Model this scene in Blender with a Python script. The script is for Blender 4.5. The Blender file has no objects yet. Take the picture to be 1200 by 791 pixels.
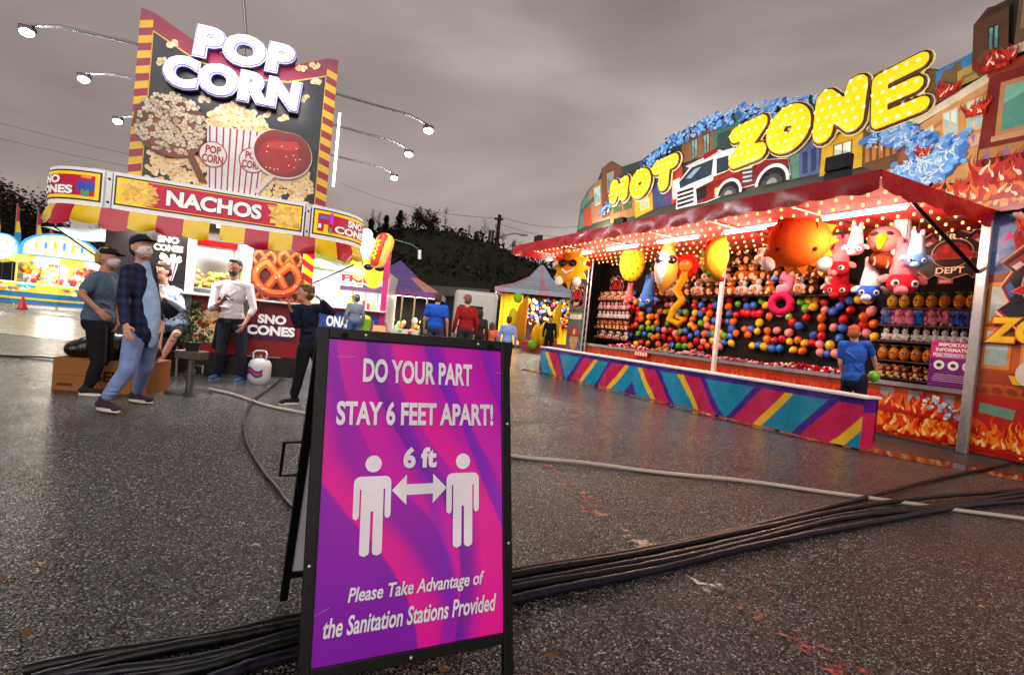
import bpy, bmesh, math, random
from mathutils import Vector, Matrix
from mathutils.bvhtree import BVHTree
R = math.radians
rnd = random.Random(7)
S = bpy.context.scene
COL = S.collection

# ------------------------------------------------------------------ camera
CAM_H = 1.18
F_PX, CXP, CYP = 620.0, 600.0, 395.5      # focal length and centre measured on the 1200 px wide photograph
ROLL, PITCH = R(5.6), R(1.15)
cd = bpy.data.cameras.new('camera'); cam = bpy.data.objects.new('camera', cd); COL.objects.link(cam)
cd.sensor_width = 36; cd.lens = 36 * F_PX / 1200.0; cd.clip_end = 3000; cd.clip_start = 0.05
cam.matrix_world = (Matrix.Translation((0, 0, CAM_H)) @ Matrix.Rotation(R(90) - PITCH, 4, 'X') @ Matrix.Rotation(ROLL, 4, 'Z'))
S.camera = cam

# ------------------------------------------------------------------ world, sun, exposure
W = bpy.data.worlds.new('World'); S.world = W; W.use_nodes = True
nt = W.node_tree; nt.nodes.clear()
def wn(t, **k):
    n = nt.nodes.new(t)
    for a, b in k.items(): setattr(n, a, b)
    return n
SUN_EL, SUN_AZ = R(32), R(188)
out = wn('ShaderNodeOutputWorld'); bg = wn('ShaderNodeBackground')
sky = wn('ShaderNodeTexSky', sky_type='NISHITA', sun_disc=False); sky.sun_elevation = R(4); sky.sun_rotation = SUN_AZ
sky.dust_density = 4
tc = wn('ShaderNodeTexCoord'); mp = wn('ShaderNodeMapping'); mp.inputs['Scale'].default_value = (.7, .7, 2.0); mp.inputs['Rotation'].default_value = (0, R(6), R(30))
n1 = wn('ShaderNodeTexNoise'); n1.inputs['Scale'].default_value = 2.1; n1.inputs['Detail'].default_value = 7; n1.inputs['Roughness'].default_value = .45
n1.inputs['Distortion'].default_value = .35
cr = wn('ShaderNodeValToRGB')
e = cr.color_ramp.elements; e[0].position = .34; e[0].color = (.165, .128, .120, 1); e[1].position = .72; e[1].color = (.44, .375, .350, 1)
m = e.new(.52); m.color = (.288, .232, .214, 1)
ad = wn('ShaderNodeMixRGB', blend_type='ADD'); ad.inputs[0].default_value = .012
L = nt.links.new
sx = wn('ShaderNodeSeparateXYZ'); L(tc.outputs['Generated'], sx.inputs[0]); gr = wn('ShaderNodeMapRange'); gr.inputs[1].default_value = .02; gr.inputs[2].default_value = .75; gr.inputs[3].default_value = 1.12; gr.inputs[4].default_value = .62; L(sx.outputs[2], gr.inputs[0])
L(tc.outputs['Generated'], mp.inputs[0]); L(mp.outputs[0], n1.inputs[0]); L(n1.outputs['Fac'], cr.inputs[0])
L(cr.outputs[0], ad.inputs[1]); L(sky.outputs[0], ad.inputs[2]); L(ad.outputs[0], bg.inputs[0]); L(bg.outputs[0], out.inputs[0])
L(gr.outputs[0], bg.inputs[1])     # town-lit overcast: brighter towards the horizon
sd = bpy.data.lights.new('sun', 'SUN'); sd.energy = 1.15; sd.angle = R(50); sd.color = (1, .95, .9)
so = bpy.data.objects.new('sun', sd); COL.objects.link(so)
so.rotation_euler = (R(90) - SUN_EL, 0, R(8))       # soft grey evening light from behind the camera
S.view_settings.view_transform = 'Standard'; S.view_settings.look = 'None'; S.view_settings.gamma = 1; S.view_settings.exposure = 0.48
S.view_settings.use_curve_mapping = False
S.cycles.use_denoising = True; S.cycles.max_bounces = 6; S.cycles.sample_clamp_indirect = 4.0; S.cycles.caustics_reflective = False; S.cycles.caustics_refractive = False

# ------------------------------------------------------------------ helpers: measuring
def ray(x, y):
    dx, dy = x - CXP, y - CYP
    u = dx*math.cos(ROLL) + dy*math.sin(ROLL); v = -dx*math.sin(ROLL) + dy*math.cos(ROLL)
    d = (u/F_PX, 1, -v/F_PX); c, s = math.cos(PITCH), math.sin(PITCH)
    return Vector((d[0], d[1]*c + d[2]*s, -d[1]*s + d[2]*c))
def gnd(x, y, z=0.0):
    r = ray(x, y); t = (z - CAM_H)/r.z
    return Vector((r.x*t, r.y*t, z))
def at(x, y, Y):
    r = ray(x, y); t = Y/r.y
    return Vector((r.x*t, Y, CAM_H + r.z*t))
class Frame:                                # local axes of a stand: x along its front, y away, z up
    def __init__(s, o, ang): s.o = Vector((o[0], o[1], 0)); s.a = ang; s.x = Vector((math.cos(ang), math.sin(ang), 0)); s.y = Vector((-math.sin(ang), math.cos(ang), 0))
    def px(s, x, y, off=0.0):               # pixel -> (local x, z) on the vertical plane local y = off
        r = ray(x, y); t = (s.o.dot(s.y) + off)/r.dot(s.y)
        P = Vector((r.x*t, r.y*t, CAM_H + r.z*t)); return ((P - s.o).dot(s.x), P.z)
    def w(s, x, y, z): return s.o + s.x*x + s.y*y + Vector((0, 0, z))
    def loc(s, P): d = P - s.o; return Vector((d.dot(s.x), d.dot(s.y), P.z))

def rgb(r, g, b): return tuple(((c/255)/12.92 if c/255 <= .04045 else ((c/255 + .055)/1.055)**2.4) for c in (r, g, b))
def lerp(a, b, t): return tuple(x + (y - x)*t for x, y in zip(a, b))

# ------------------------------------------------------------------ helpers: objects
def tag(o, label=None, cat=None, group=None, kind=None):
    if label: o['label'] = label
    if cat: o['category'] = cat
    if group: o['group'] = group
    if kind: o['kind'] = kind
    return o
def thing(name, label, cat, loc=(0, 0, 0), rz=0, group=None, kind=None):
    o = bpy.data.objects.new(name, None); COL.objects.link(o); o.location = loc; o.rotation_euler = (0, 0, rz); o.empty_display_size = .1
    return tag(o, label, cat, group, kind)

def rotm(axis, deg): return Matrix.Rotation(R(deg), 4, axis)
def align(d):
    return Vector(d).to_track_quat('Z', 'Y').to_matrix().to_4x4()

_txt = {}
def text_geo(body, offset=0.0, shear=0.0, space=1.0):
    k = (body, offset, shear, space)
    if k in _txt: return _txt[k]
    cu = bpy.data.curves.new('t', 'FONT'); cu.body = body; cu.offset = offset; cu.shear = shear; cu.space_character = space; cu.resolution_u = 4
    ob = bpy.data.objects.new('t', cu); COL.objects.link(ob)
    dg = bpy.context.evaluated_depsgraph_get(); me = ob.evaluated_get(dg).to_mesh()
    v = [(p.co.x, p.co.y) for p in me.vertices]; f = [list(p.vertices) for p in me.polygons]
    ob.evaluated_get(dg).to_mesh_clear(); bpy.data.objects.remove(ob); bpy.data.curves.remove(cu)
    xs = [p[0] for p in v]; ys = [p[1] for p in v]
    _txt[k] = (v, f, min(xs), max(xs), min(ys), max(ys))
    return _txt[k]

class MB:
    def __init__(s, M=None): s.v = []; s.f = []; s.c = []; s.sm = []; s.M = M or Matrix.Identity(4)
    def add(s, vs, fs, col, smooth=False, M=None):
        b = len(s.v); MM = s.M @ M if M is not None else s.M
        s.v += [tuple(MM @ Vector(p)) for p in vs]
        for f in fs:
            s.f.append([i + b for i in f]); s.c.append(col); s.sm.append(smooth)
        return s
    def box(s, x0, x1, y0, y1, z0, z1, col, M=None):
        v = [(x0,y0,z0),(x1,y0,z0),(x1,y1,z0),(x0,y1,z0),(x0,y0,z1),(x1,y0,z1),(x1,y1,z1),(x0,y1,z1)]
        return s.add(v, [(0,3,2,1),(4,5,6,7),(0,1,5,4),(1,2,6,5),(2,3,7,6),(3,0,4,7)], col, False, M)
    def bbox(s, x0, x1, y0, y1, z0, z1, col, r=.01, M=None):      # box with chamfered vertical and horizontal edges
        bm = bmesh.new(); bmesh.ops.create_cube(bm, size=1)
        for v in bm.verts: v.co = Vector(((x0+x1)/2 + v.co.x*(x1-x0), (y0+y1)/2 + v.co.y*(y1-y0), (z0+z1)/2 + v.co.z*(z1-z0)))
        bmesh.ops.bevel(bm, geom=bm.edges[:], offset=r, segments=2, affect='EDGES', profile=.5)
        bm.verts.index_update(); v = [tuple(q.co) for q in bm.verts]; f = [[q.index for q in p.verts] for p in bm.faces]; bm.free()
        return s.add(v, f, col, False, M)
    def tube(s, pts, r, col, n=8, M=None, smooth=True, cap=True):
        pts = [Vector(p) for p in pts]; rr = r if isinstance(r, (list, tuple)) else [r]*len(pts)
        vs = []; fs = []; prev = None
        for i, p in enumerate(pts):
            d = (pts[min(i+1, len(pts)-1)] - pts[max(i-1, 0)]).normalized()
            if prev is None: u = d.orthogonal().normalized()
            else: u = (prev - d*prev.dot(d)); u = u.normalized() if u.length > 1e-6 else d.orthogonal().normalized()
            prev = u; w = d.cross(u)
            for k in range(n):
                a = 2*math.pi*k/n; vs.append(tuple(p + (u*math.cos(a) + w*math.sin(a))*rr[i]))
        for i in range(len(pts)-1):
            for k in range(n): fs.append((i*n+k, i*n+(k+1) % n, (i+1)*n+(k+1) % n, (i+1)*n+k))
        s.add(vs, fs, col, smooth, M)
        if cap: s.add(vs[:n][::-1], [tuple(range(n))], col, False, M); s.add(vs[-n:], [tuple(range(n))], col, False, M)
        return s
    def ell(s, c, r, col, M=None, seg=14, rings=9, smooth=True):
        r = r if isinstance(r, (list, tuple)) else (r, r, r)
        T = Matrix.Translation(c) @ (M if M is not None else Matrix.Identity(4))
        vs = [(0, 0, -r[2])]; fs = []
        for i in range(1, rings):
            t = -math.pi/2 + math.pi*i/rings
            for k in range(seg):
                a = 2*math.pi*k/seg; vs.append((r[0]*math.cos(t)*math.cos(a), r[1]*math.cos(t)*math.sin(a), r[2]*math.sin(t)))
        vs.append((0, 0, r[2])); top = len(vs)-1
        for k in range(seg): fs.append((0, 1+(k+1) % seg, 1+k)); fs.append((top, top-seg+k, top-seg+(k+1) % seg))
        for i in range(rings-2):
            for k in range(seg): fs.append((1+i*seg+k, 1+i*seg+(k+1) % seg, 1+(i+1)*seg+(k+1) % seg, 1+(i+1)*seg+k))
        return s.add(vs, fs, col, smooth, T)
    def cap(s, p, q, r0, r1, col=(1, 1, 1), n=10):                  # tapered capsule
        p = Vector(p); q = Vector(q); d = q - p; Ln = max(d.length, 1e-5); T = Matrix.Translation(p) @ align(d)
        prof = [(-r0, 0)] + [(-r0*math.cos(t), r0*math.sin(t)) for t in (.5, 1.0)] + [(0, r0), (Ln, r1)] + [(Ln + r1*math.sin(t), r1*math.cos(t)) for t in (.5, 1.0)] + [(Ln + r1, 0)]
        vs = []; fs = []
        for z, r in prof:
            for k in range(n): a = 2*math.pi*k/n; vs.append((max(r, 1e-5)*math.cos(a), max(r, 1e-5)*math.sin(a), z))
        m_ = len(prof)
        for i in range(m_-1):
            for k in range(n): fs.append((i*n+k, i*n+(k+1) % n, (i+1)*n+(k+1) % n, (i+1)*n+k))
        fs.append(tuple(range(n))[::-1]); fs.append(tuple(range((m_-1)*n, m_*n)))
        return s.add(vs, fs, col, True, T)
    def poly(s, pts, y, col, th=0.0, M=None):                       # polygon in the x-z plane, front at y, thickness th behind it
        n = len(pts); vs = [(p[0], y, p[1]) for p in pts]; fs = [tuple(range(n))]
        if th > 0:
            vs += [(p[0], y+th, p[1]) for p in pts]; fs.append(tuple(range(n, 2*n))[::-1])
            for i in range(n): fs.append((i, i+n, (i+1) % n + n, (i+1) % n))
        return s.add(vs, fs, col, False, M)
    def rect(s, x0, x1, z0, z1, y, col, th=0.0, M=None): return s.poly([(x0, z0), (x1, z0), (x1, z1), (x0, z1)], y, col, th, M)
    def disc(s, cx, cz, rx, rz, y, col, n=24, th=0.0, a0=0, a1=360, M=None):
        full = (a1 - a0) >= 360; k = n if full else n+1
        return s.poly([(cx + rx*math.cos(R(a0 + (a1-a0)*i/n)), cz + rz*math.sin(R(a0 + (a1-a0)*i/n))) for i in range(k)], y, col, th, M)
    def text(s, body, x0, x1, z0, z1, y, col, bold=0.02, shear=0.0, th=0.0, fn=None, M=None, space=1.0, ref=None):
        v, f, a, b, c, d = text_geo(body, bold, shear, space)
        if ref is not None: _, _, a, b, c, d = text_geo(body, ref, shear, space)
        q = [(x0 + (p[0]-a)/(b-a)*(x1-x0), z0 + (p[1]-c)/(d-c)*(z1-z0)) for p in v]
        fr = [fn(p[0], p[1], 0) if fn else (p[0], y, p[1]) for p in q]
        s.add(fr, f, col, False, M)
        if th > 0:
            bk = [fn(p[0], p[1], th) if fn else (p[0], y+th, p[1]) for p in q]
            cnt = {}
            for fc in f:
                for i in range(len(fc)):
                    e_ = (fc[i], fc[(i+1) % len(fc)]); cnt[e_] = 1
            sides = [(e_[0], e_[0]+len(q), e_[1]+len(q), e_[1]) for e_ in cnt if (e_[1], e_[0]) not in cnt]
            s.add(fr + bk, sides, col, False, M)
        return s
    def mesh(s, name):
        me = bpy.data.meshes.new(name); me.from_pydata(s.v, [], s.f)
        at_ = me.color_attributes.new('Col', 'FLOAT_COLOR', 'CORNER'); buf = []
        for c, f in zip(s.c, s.f): buf += [c[0], c[1], c[2], 1.0]*len(f)
        at_.data.foreach_set('color', buf); me.polygons.foreach_set('use_smooth', s.sm); me.update()
        return me
    def build(s, name, mat, parent=None, remesh=None, smooth=3, col=None, sf=.5):
        me = s.mesh(name)
        if remesh:
            t = bpy.data.objects.new('tmp', me); COL.objects.link(t)
            md = t.modifiers.new('r', 'REMESH'); md.mode = 'VOXEL'; md.voxel_size = remesh
            if smooth: sm = t.modifiers.new('s', 'SMOOTH'); sm.factor = sf; sm.iterations = smooth
            dg = bpy.context.evaluated_depsgraph_get(); me2 = bpy.data.meshes.new_from_object(t.evaluated_get(dg))
            bpy.data.objects.remove(t); bpy.data.meshes.remove(me); me = me2; me.name = name
            c = col or s.c[0]
            for a in list(me.color_attributes): me.color_attributes.remove(a)
            at_ = me.color_attributes.new('Col', 'FLOAT_COLOR', 'POINT'); at_.data.foreach_set('color', [c[0], c[1], c[2], 1.0]*len(me.vertices))
            me.polygons.foreach_set('use_smooth', [True]*len(me.polygons)); me.update()
        me.materials.append(mat)
        o = bpy.data.objects.new(name, me); COL.objects.link(o)
        if parent is not None: o.parent = parent
        return o
def copy_tree(o, parent=None):
    c = o.copy(); COL.objects.link(c)
    if parent is not None: c.parent = parent
    for ch in o.children: copy_tree(ch, c)
    return c

# ------------------------------------------------------------------ materials (colour comes from each face's own paint colour)
def mat(name, rough=.6, spec=.5, metal=0, emit=0, var=.0, vscale=6, bump=0, bscale=60, coat=0, trans=0, sss=0, rvar=0):
    m = bpy.data.materials.new(name); m.use_nodes = True; t = m.node_tree; b = t.nodes['Principled BSDF']
    a = t.nodes.new('ShaderNodeAttribute'); a.attribute_name = 'Col'; c = a.outputs['Color']
    if var:
        tc_ = t.nodes.new('ShaderNodeTexCoord'); n = t.nodes.new('ShaderNodeTexNoise'); n.inputs['Scale'].default_value = vscale; n.inputs['Detail'].default_value = 6
        mr = t.nodes.new('ShaderNodeMapRange'); mr.inputs[1].default_value = .3; mr.inputs[2].default_value = .7; mr.inputs[3].default_value = 1-var; mr.inputs[4].default_value = 1+var*.4
        mx = t.nodes.new('ShaderNodeMixRGB'); mx.blend_type = 'MULTIPLY'; mx.inputs[0].default_value = 1
        t.links.new(tc_.outputs['Object'], n.inputs[0]); t.links.new(n.outputs['Fac'], mr.inputs[0]); t.links.new(c, mx.inputs[1]); t.links.new(mr.outputs[0], mx.inputs[2]); c = mx.outputs[0]
        if rvar:
            m2 = t.nodes.new('ShaderNodeMapRange'); m2.inputs[1].default_value = .3; m2.inputs[2].default_value = .7; m2.inputs[3].default_value = rough-rvar; m2.inputs[4].default_value = rough+rvar
            t.links.new(n.outputs['Fac'], m2.inputs[0]); t.links.new(m2.outputs[0], b.inputs['Roughness'])
    t.links.new(c, b.inputs['Base Color'])
    if not rvar: b.inputs['Roughness'].default_value = rough
    b.inputs['Specular IOR Level'].default_value = spec; b.inputs['Metallic'].default_value = metal
    b.inputs['Coat Weight'].default_value = coat; b.inputs['Coat Roughness'].default_value = .12
    if sss: b.inputs['Subsurface Weight'].default_value = sss; b.inputs['Subsurface Radius'].default_value = (.01, .004, .002)
    if emit:
        t.links.new(c, b.inputs['Emission Color']); b.inputs['Emission Strength'].default_value = emit
    if trans: b.inputs['Transmission Weight'].default_value = trans
    if bump:
        tc2 = t.nodes.new('ShaderNodeTexCoord'); nb = t.nodes.new('ShaderNodeTexNoise'); nb.inputs['Scale'].default_value = bscale; nb.inputs['Detail'].default_value = 4
        bp_ = t.nodes.new('ShaderNodeBump'); bp_.inputs['Strength'].default_value = bump; bp_.inputs['Distance'].default_value = .02
        t.links.new(tc2.outputs['Object'], nb.inputs[0]); t.links.new(nb.outputs['Fac'], bp_.inputs['Height']); t.links.new(bp_.outputs[0], b.inputs['Normal'])
    return m
M_paint = mat('painted_panel', .42, .5, var=.10, vscale=3, rvar=.1)
M_print = mat('printed_vinyl', .30, .5, var=.16, vscale=5, rvar=.08, bump=.08, bscale=3)
M_metal = mat('brushed_metal', .35, .5, metal=.85, var=.15, vscale=20, rvar=.08)
M_black = mat('black_frame', .34, .28, var=.3, vscale=40, rvar=.12, bump=.15, bscale=300)
M_plastic = mat('plastic', .35, .5, var=.06)
M_cloth = mat('fabric', .85, .25, var=.22, vscale=16, bump=.9, bscale=8)
M_tarp = mat('vinyl_tarp', .28, .5, var=.12, vscale=5, bump=.35, bscale=6, rvar=.08)
M_skin = mat('skin', .5, .4, var=.08, vscale=15, sss=.08)
M_hair = mat('hair', .6, .4, var=.35, vscale=60, bump=.6, bscale=90)
M_plush = mat('plush_fur', .95, .2, var=.2, vscale=35, bump=.7, bscale=90)
M_balloon = mat('balloon_rubber', .22, .5, coat=.3, sss=.1)
M_rubber = mat('cable_rubber', .34, .32, var=.3, vscale=30, rvar=.12)
M_wood = mat('cardboard', .85, .2, var=.12, vscale=12)
M_leaf = mat('foliage', .75, .2, var=.4, vscale=2)
M_bark = mat('bark', .9, .2, var=.4, vscale=5)
M_white_glow = mat('lit_white', .5, emit=2.6)
M_lamp = mat('lamp_glow', .5, emit=30)
M_tube = mat('tube_glow', .5, emit=3.6)
M_letter = mat('lit_letter', .4, emit=.62)
M_lit = mat('backlit_and_added_glow', .45, emit=.35, var=.08)  # backlit panels; also glow added to awnings, lettering and figures that are no lamps
M_bulb = mat('bulb_glow', .4, emit=2.6)
for q in (M_bulb, M_letter, M_lit): q.cycles.emission_sampling = 'NONE'
M_glass = mat('dark_glass', .08, .6)

def lamp(kind, loc, energy, color=(1, 1, 1), size=.2, size_y=None, rot=(0, 0, 0), parent=None, name='light', spread=None):
    d = bpy.data.lights.new(name, kind); d.energy = energy; d.color = color
    if kind == 'AREA':
        d.size = size
        if size_y: d.shape = 'RECTANGLE'; d.size_y = size_y
    else: d.shadow_soft_size = size
    o = bpy.data.objects.new(name, d); COL.objects.link(o); o.location = loc; o.rotation_euler = rot
    if parent is not None: o.parent = parent
    return o

# common colours
WHITE = rgb(235, 233, 230); BLACK = rgb(14, 13, 14); YEL = rgb(250, 205, 20); MAG = rgb(190, 12, 72); RED = rgb(190, 18, 24); STEEL = rgb(200, 200, 205)
NAVY = rgb(16, 20, 38); CREAM = rgb(246, 226, 160); ORANGE = rgb(240, 110, 20)

# ================================================================== THE SETTING
def asphalt_mat(name, wet=False):
    m = bpy.data.materials.new(name); m.use_nodes = True; t = m.node_tree; b = t.nodes['Principled BSDF']; N = t.nodes.new; K = t.links.new
    tc = N('ShaderNodeTexCoord')
    # stones of the surface course: slightly warped cells, aggregate tones with sky glints painted pale and pits painted dark
    wp = N('ShaderNodeTexNoise'); wp.inputs['Scale'].default_value = 60; wp.inputs['Detail'].default_value = 2; K(tc.outputs['Object'], wp.inputs[0])
    wa = N('ShaderNodeMixRGB'); wa.blend_type = 'ADD'; wa.inputs[0].default_value = .012; K(tc.outputs['Object'], wa.inputs[1]); K(wp.outputs['Color'], wa.inputs[2])
    vo = N('ShaderNodeTexVoronoi'); vo.inputs['Scale'].default_value = 112; vo.inputs['Randomness'].default_value = 1
    cr = N('ShaderNodeValToRGB'); e = cr.color_ramp.elements
    e[0].position = 0; e[0].color = (.018, .018, .0185, 1); e[1].position = 1; e[1].color = (.50, .495, .49, 1)
    x = e.new(.45); x.color = (.072, .072, .073, 1); x = e.new(.85); x.color = (.19, .187, .185, 1)
    sp = N('ShaderNodeSeparateXYZ'); K(wa.outputs[0], vo.inputs['Vector']); K(vo.outputs['Color'], sp.inputs[0]); K(sp.outputs[0], cr.inputs[0])
    pit = N('ShaderNodeMapRange'); pit.inputs[1].default_value = .38; pit.inputs[2].default_value = .62; pit.inputs[3].default_value = 1.0; pit.inputs[4].default_value = .06; K(vo.outputs['Distance'], pit.inputs[0])
    pm = N('ShaderNodeMixRGB'); pm.blend_type = 'MULTIPLY'; pm.inputs[0].default_value = 1; K(cr.outputs[0], pm.inputs[1]); K(pit.outputs[0], pm.inputs[2]); cr = pm
    nz = N('ShaderNodeTexNoise'); nz.inputs['Scale'].default_value = .33; nz.inputs['Detail'].default_value = 6; K(tc.outputs['Object'], nz.inputs[0])
    mr = N('ShaderNodeMapRange'); mr.inputs[1].default_value = .35; mr.inputs[2].default_value = .65; mr.inputs[3].default_value = .60; mr.inputs[4].default_value = 1.25; K(nz.outputs['Fac'], mr.inputs[0])
    mx = N('ShaderNodeMixRGB'); mx.blend_type = 'MULTIPLY'; mx.inputs[0].default_value = 1; K(cr.outputs[0], mx.inputs[1]); K(mr.outputs[0], mx.inputs[2])
    nm = N('ShaderNodeTexNoise'); nm.inputs['Scale'].default_value = 16; nm.inputs['Detail'].default_value = 8; nm.inputs['Roughness'].default_value = .7; K(tc.outputs['Object'], nm.inputs[0])
    mm = N('ShaderNodeMapRange'); mm.inputs[1].default_value = .36; mm.inputs[2].default_value = .64; mm.inputs[3].default_value = .45; mm.inputs[4].default_value = 1.6; K(nm.outputs['Fac'], mm.inputs[0])
    m4 = N('ShaderNodeMixRGB'); m4.blend_type = 'MULTIPLY'; m4.inputs[0].default_value = 1; K(mx.outputs[0], m4.inputs[1]); K(mm.outputs[0], m4.inputs[2]); mx = m4
    # rusty tint in broad stains
    n3 = N('ShaderNodeTexNoise'); n3.inputs['Scale'].default_value = .8; n3.inputs['Detail'].default_value = 5; K(tc.outputs['Object'], n3.inputs[0])
    m3 = N('ShaderNodeMapRange'); m3.inputs[1].default_value = .52; m3.inputs[2].default_value = .72; K(n3.outputs['Fac'], m3.inputs[0])
    tn = N('ShaderNodeMixRGB'); tn.blend_type = 'MULTIPLY'; tn.inputs[2].default_value = (1.14, .98, .87, 1); K(m3.outputs[0], tn.inputs[0]); K(mx.outputs[0], tn.inputs[1]); K(tn.outputs[0], b.inputs['Base Color'])
    # wetness: thin water film, patchy
    n2 = N('ShaderNodeTexNoise'); n2.inputs['Scale'].default_value = 1.3; n2.inputs['Detail'].default_value = 9; n2.inputs['Roughness'].default_value = .62; K(tc.outputs['Object'], n2.inputs[0])
    rr = N('ShaderNodeMapRange'); rr.inputs[1].default_value = .36; rr.inputs[2].default_value = .62
    rr.inputs[3].default_value = .12; rr.inputs[4].default_value = .25; K(n2.outputs['Fac'], rr.inputs[0]); K(rr.outputs[0], b.inputs['Roughness'])
    sl = N('ShaderNodeMath'); sl.operation = 'MULTIPLY'; sl.inputs[1].default_value = 1.0; K(pit.outputs[0], sl.inputs[0]); K(sl.outputs[0], b.inputs['Specular IOR Level'])
    bp1 = N('ShaderNodeBump'); bp1.inputs['Strength'].default_value = 1.0; bp1.inputs['Distance'].default_value = .0058; bp1.invert = True
    K(vo.outputs['Distance'], bp1.inputs['Height'])
    nf = N('ShaderNodeTexNoise'); nf.inputs['Scale'].default_value = 260; nf.inputs['Detail'].default_value = 3; K(tc.outputs['Object'], nf.inputs[0])
    bp2 = N('ShaderNodeBump'); bp2.inputs['Strength'].default_value = .5; bp2.inputs['Distance'].default_value = .0025; K(nf.outputs['Fac'], bp2.inputs['Height']); b3 = N('ShaderNodeBump'); b3.inputs['Strength'].default_value = .7; b3.inputs['Distance'].default_value = .018; K(nm.outputs['Fac'], b3.inputs['Height']); K(b3.outputs[0], bp1.inputs['Normal']); K(bp1.outputs[0], bp2.inputs['Normal'])
    K(bp2.outputs[0], b.inputs['Normal'])
    return m
M_asph = asphalt_mat('wet_asphalt')
g = MB(); g.add([(-400, -60, 0), (400, -60, 0), (400, 500, 0), (-400, 500, 0)], [(0, 1, 2, 3)], (1, 1, 1)); tag(g.build('asphalt_ground', M_asph), kind='structure')

def simple_mat(name, col, rough, bump=0, scale=8, dist=.01, spec=.5, var=0):
    m = bpy.data.materials.new(name); m.use_nodes = True; t = m.node_tree; b = t.nodes['Principled BSDF']
    b.inputs['Base Color'].default_value = (*col, 1); b.inputs['Roughness'].default_value = rough; b.inputs['Specular IOR Level'].default_value = spec
    tc = t.nodes.new('ShaderNodeTexCoord'); n = t.nodes.new('ShaderNodeTexNoise'); n.inputs['Scale'].default_value = scale; n.inputs['Detail'].default_value = 5; t.links.new(tc.outputs['Object'], n.inputs[0])
    if bump:
        bp = t.nodes.new('ShaderNodeBump'); bp.inputs['Strength'].default_value = bump; bp.inputs['Distance'].default_value = dist; t.links.new(n.outputs['Fac'], bp.inputs['Height']); t.links.new(bp.outputs[0], b.inputs['Normal'])
    if var:
        r = t.nodes.new('ShaderNodeValToRGB'); r.color_ramp.elements[0].position = .35; r.color_ramp.elements[1].position = .65
        r.color_ramp.elements[0].color = (*[c*(1-var) for c in col], 1); r.color_ramp.elements[1].color = (*[c*(1+var) for c in col], 1)
        t.links.new(n.outputs['Fac'], r.inputs[0]); t.links.new(r.outputs[0], b.inputs['Base Color'])
    return m
def blob(pts, name, m, z):                  # flat ground patch with a ragged outline
    rr = random.Random(len(name)*7 + len(pts)); q = []
    for i in range(len(pts)):
        a, b = Vector(pts[i]), Vector(pts[(i+1) % len(pts)]); k = max(2, int((b-a).length/.15)); d = (b-a).normalized(); nn = Vector((-d.y, d.x, 0))
        for j in range(k):
            p = a + (b-a)*j/k + nn*rr.uniform(-.05, .05); q.append((p.x, p.y, z))
    mb = MB(); mb.add(q, [tuple(range(len(q)))], (1, 1, 1)); return tag(mb.build(name, m), kind='structure')
# booth frame and popcorn stand frame
FB = Frame((6.68, 7.63), R(-63.5))
FP = Frame(tuple(Vector((-.373, .928)).normalized()*8.4), math.atan2(.373, .928))
M_pud = simple_mat('puddle_water', (.020, .013, .011), .05, .12, 14, .004, .6)
w_ = FB.w
blob([w_(-9.5, -2.45, 0), w_(-6, -2.38, 0), w_(-3, -2.45, 0), w_(-1.2, -2.32, 0), w_(0.2, -1.85, 0), w_(1.9, -1.0, 0), w_(2.3, -.55, 0), w_(1.6, -.55, 0), w_(.2, -1.35, 0), w_(-2, -2.0, 0), w_(-9.5, -2.1, 0)], 'puddle', M_pud, .004)
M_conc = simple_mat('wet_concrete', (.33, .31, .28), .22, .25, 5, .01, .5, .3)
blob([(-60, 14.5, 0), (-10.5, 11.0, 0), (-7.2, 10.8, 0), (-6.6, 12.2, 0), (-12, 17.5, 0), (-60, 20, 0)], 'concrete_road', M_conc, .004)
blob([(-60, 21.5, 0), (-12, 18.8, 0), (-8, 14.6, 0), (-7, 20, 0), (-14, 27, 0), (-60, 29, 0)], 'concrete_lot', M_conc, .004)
# worn parking line: scraps of white, red and yellow paint
def paint_mat(name, col):
    m = simple_mat(name, col, .45, .8, 95, .004); t = m.node_tree; b = t.nodes['Principled BSDF']
    tc = t.nodes.new('ShaderNodeTexCoord'); n = t.nodes.new('ShaderNodeTexNoise'); n.inputs['Scale'].default_value = 9; n.inputs['Detail'].default_value = 9; n.inputs['Roughness'].default_value = .75
    r = t.nodes.new('ShaderNodeMapRange'); r.inputs[1].default_value = .50; r.inputs[2].default_value = .58; t.links.new(tc.outputs['Object'], n.inputs[0]); t.links.new(n.outputs['Fac'], r.inputs[0]); t.links.new(r.outputs[0], b.inputs['Alpha'])
    return m
for px_, cl, nm in ([((640, 545), (668, 570), (690, 595), (705, 608)), rgb(150, 60, 40), 'red'], [((700, 605), (745, 630), (770, 648)), rgb(185, 150, 140), 'pale'], [((800, 675), (835, 688), (862, 705)), rgb(215, 212, 210), 'white'], [((860, 705), (905, 730), (930, 745)), rgb(150, 80, 60), 'red'], [((925, 742), (965, 768), (1005, 795), (1060, 830)), rgb(190, 45, 35), 'red']):
    q = [gnd(*p) for p in px_]; L_ = []; R_ = []
    for i, p in enumerate(q):
        d = (q[min(i+1, len(q)-1)] - q[max(i-1, 0)]).normalized(); n_ = Vector((-d.y, d.x, 0))*.05; L_.append(p+n_); R_.append(p-n_)
    blob(L_ + R_[::-1], 'painted_line', paint_mat('worn_paint_'+nm, cl), .005)

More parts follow.
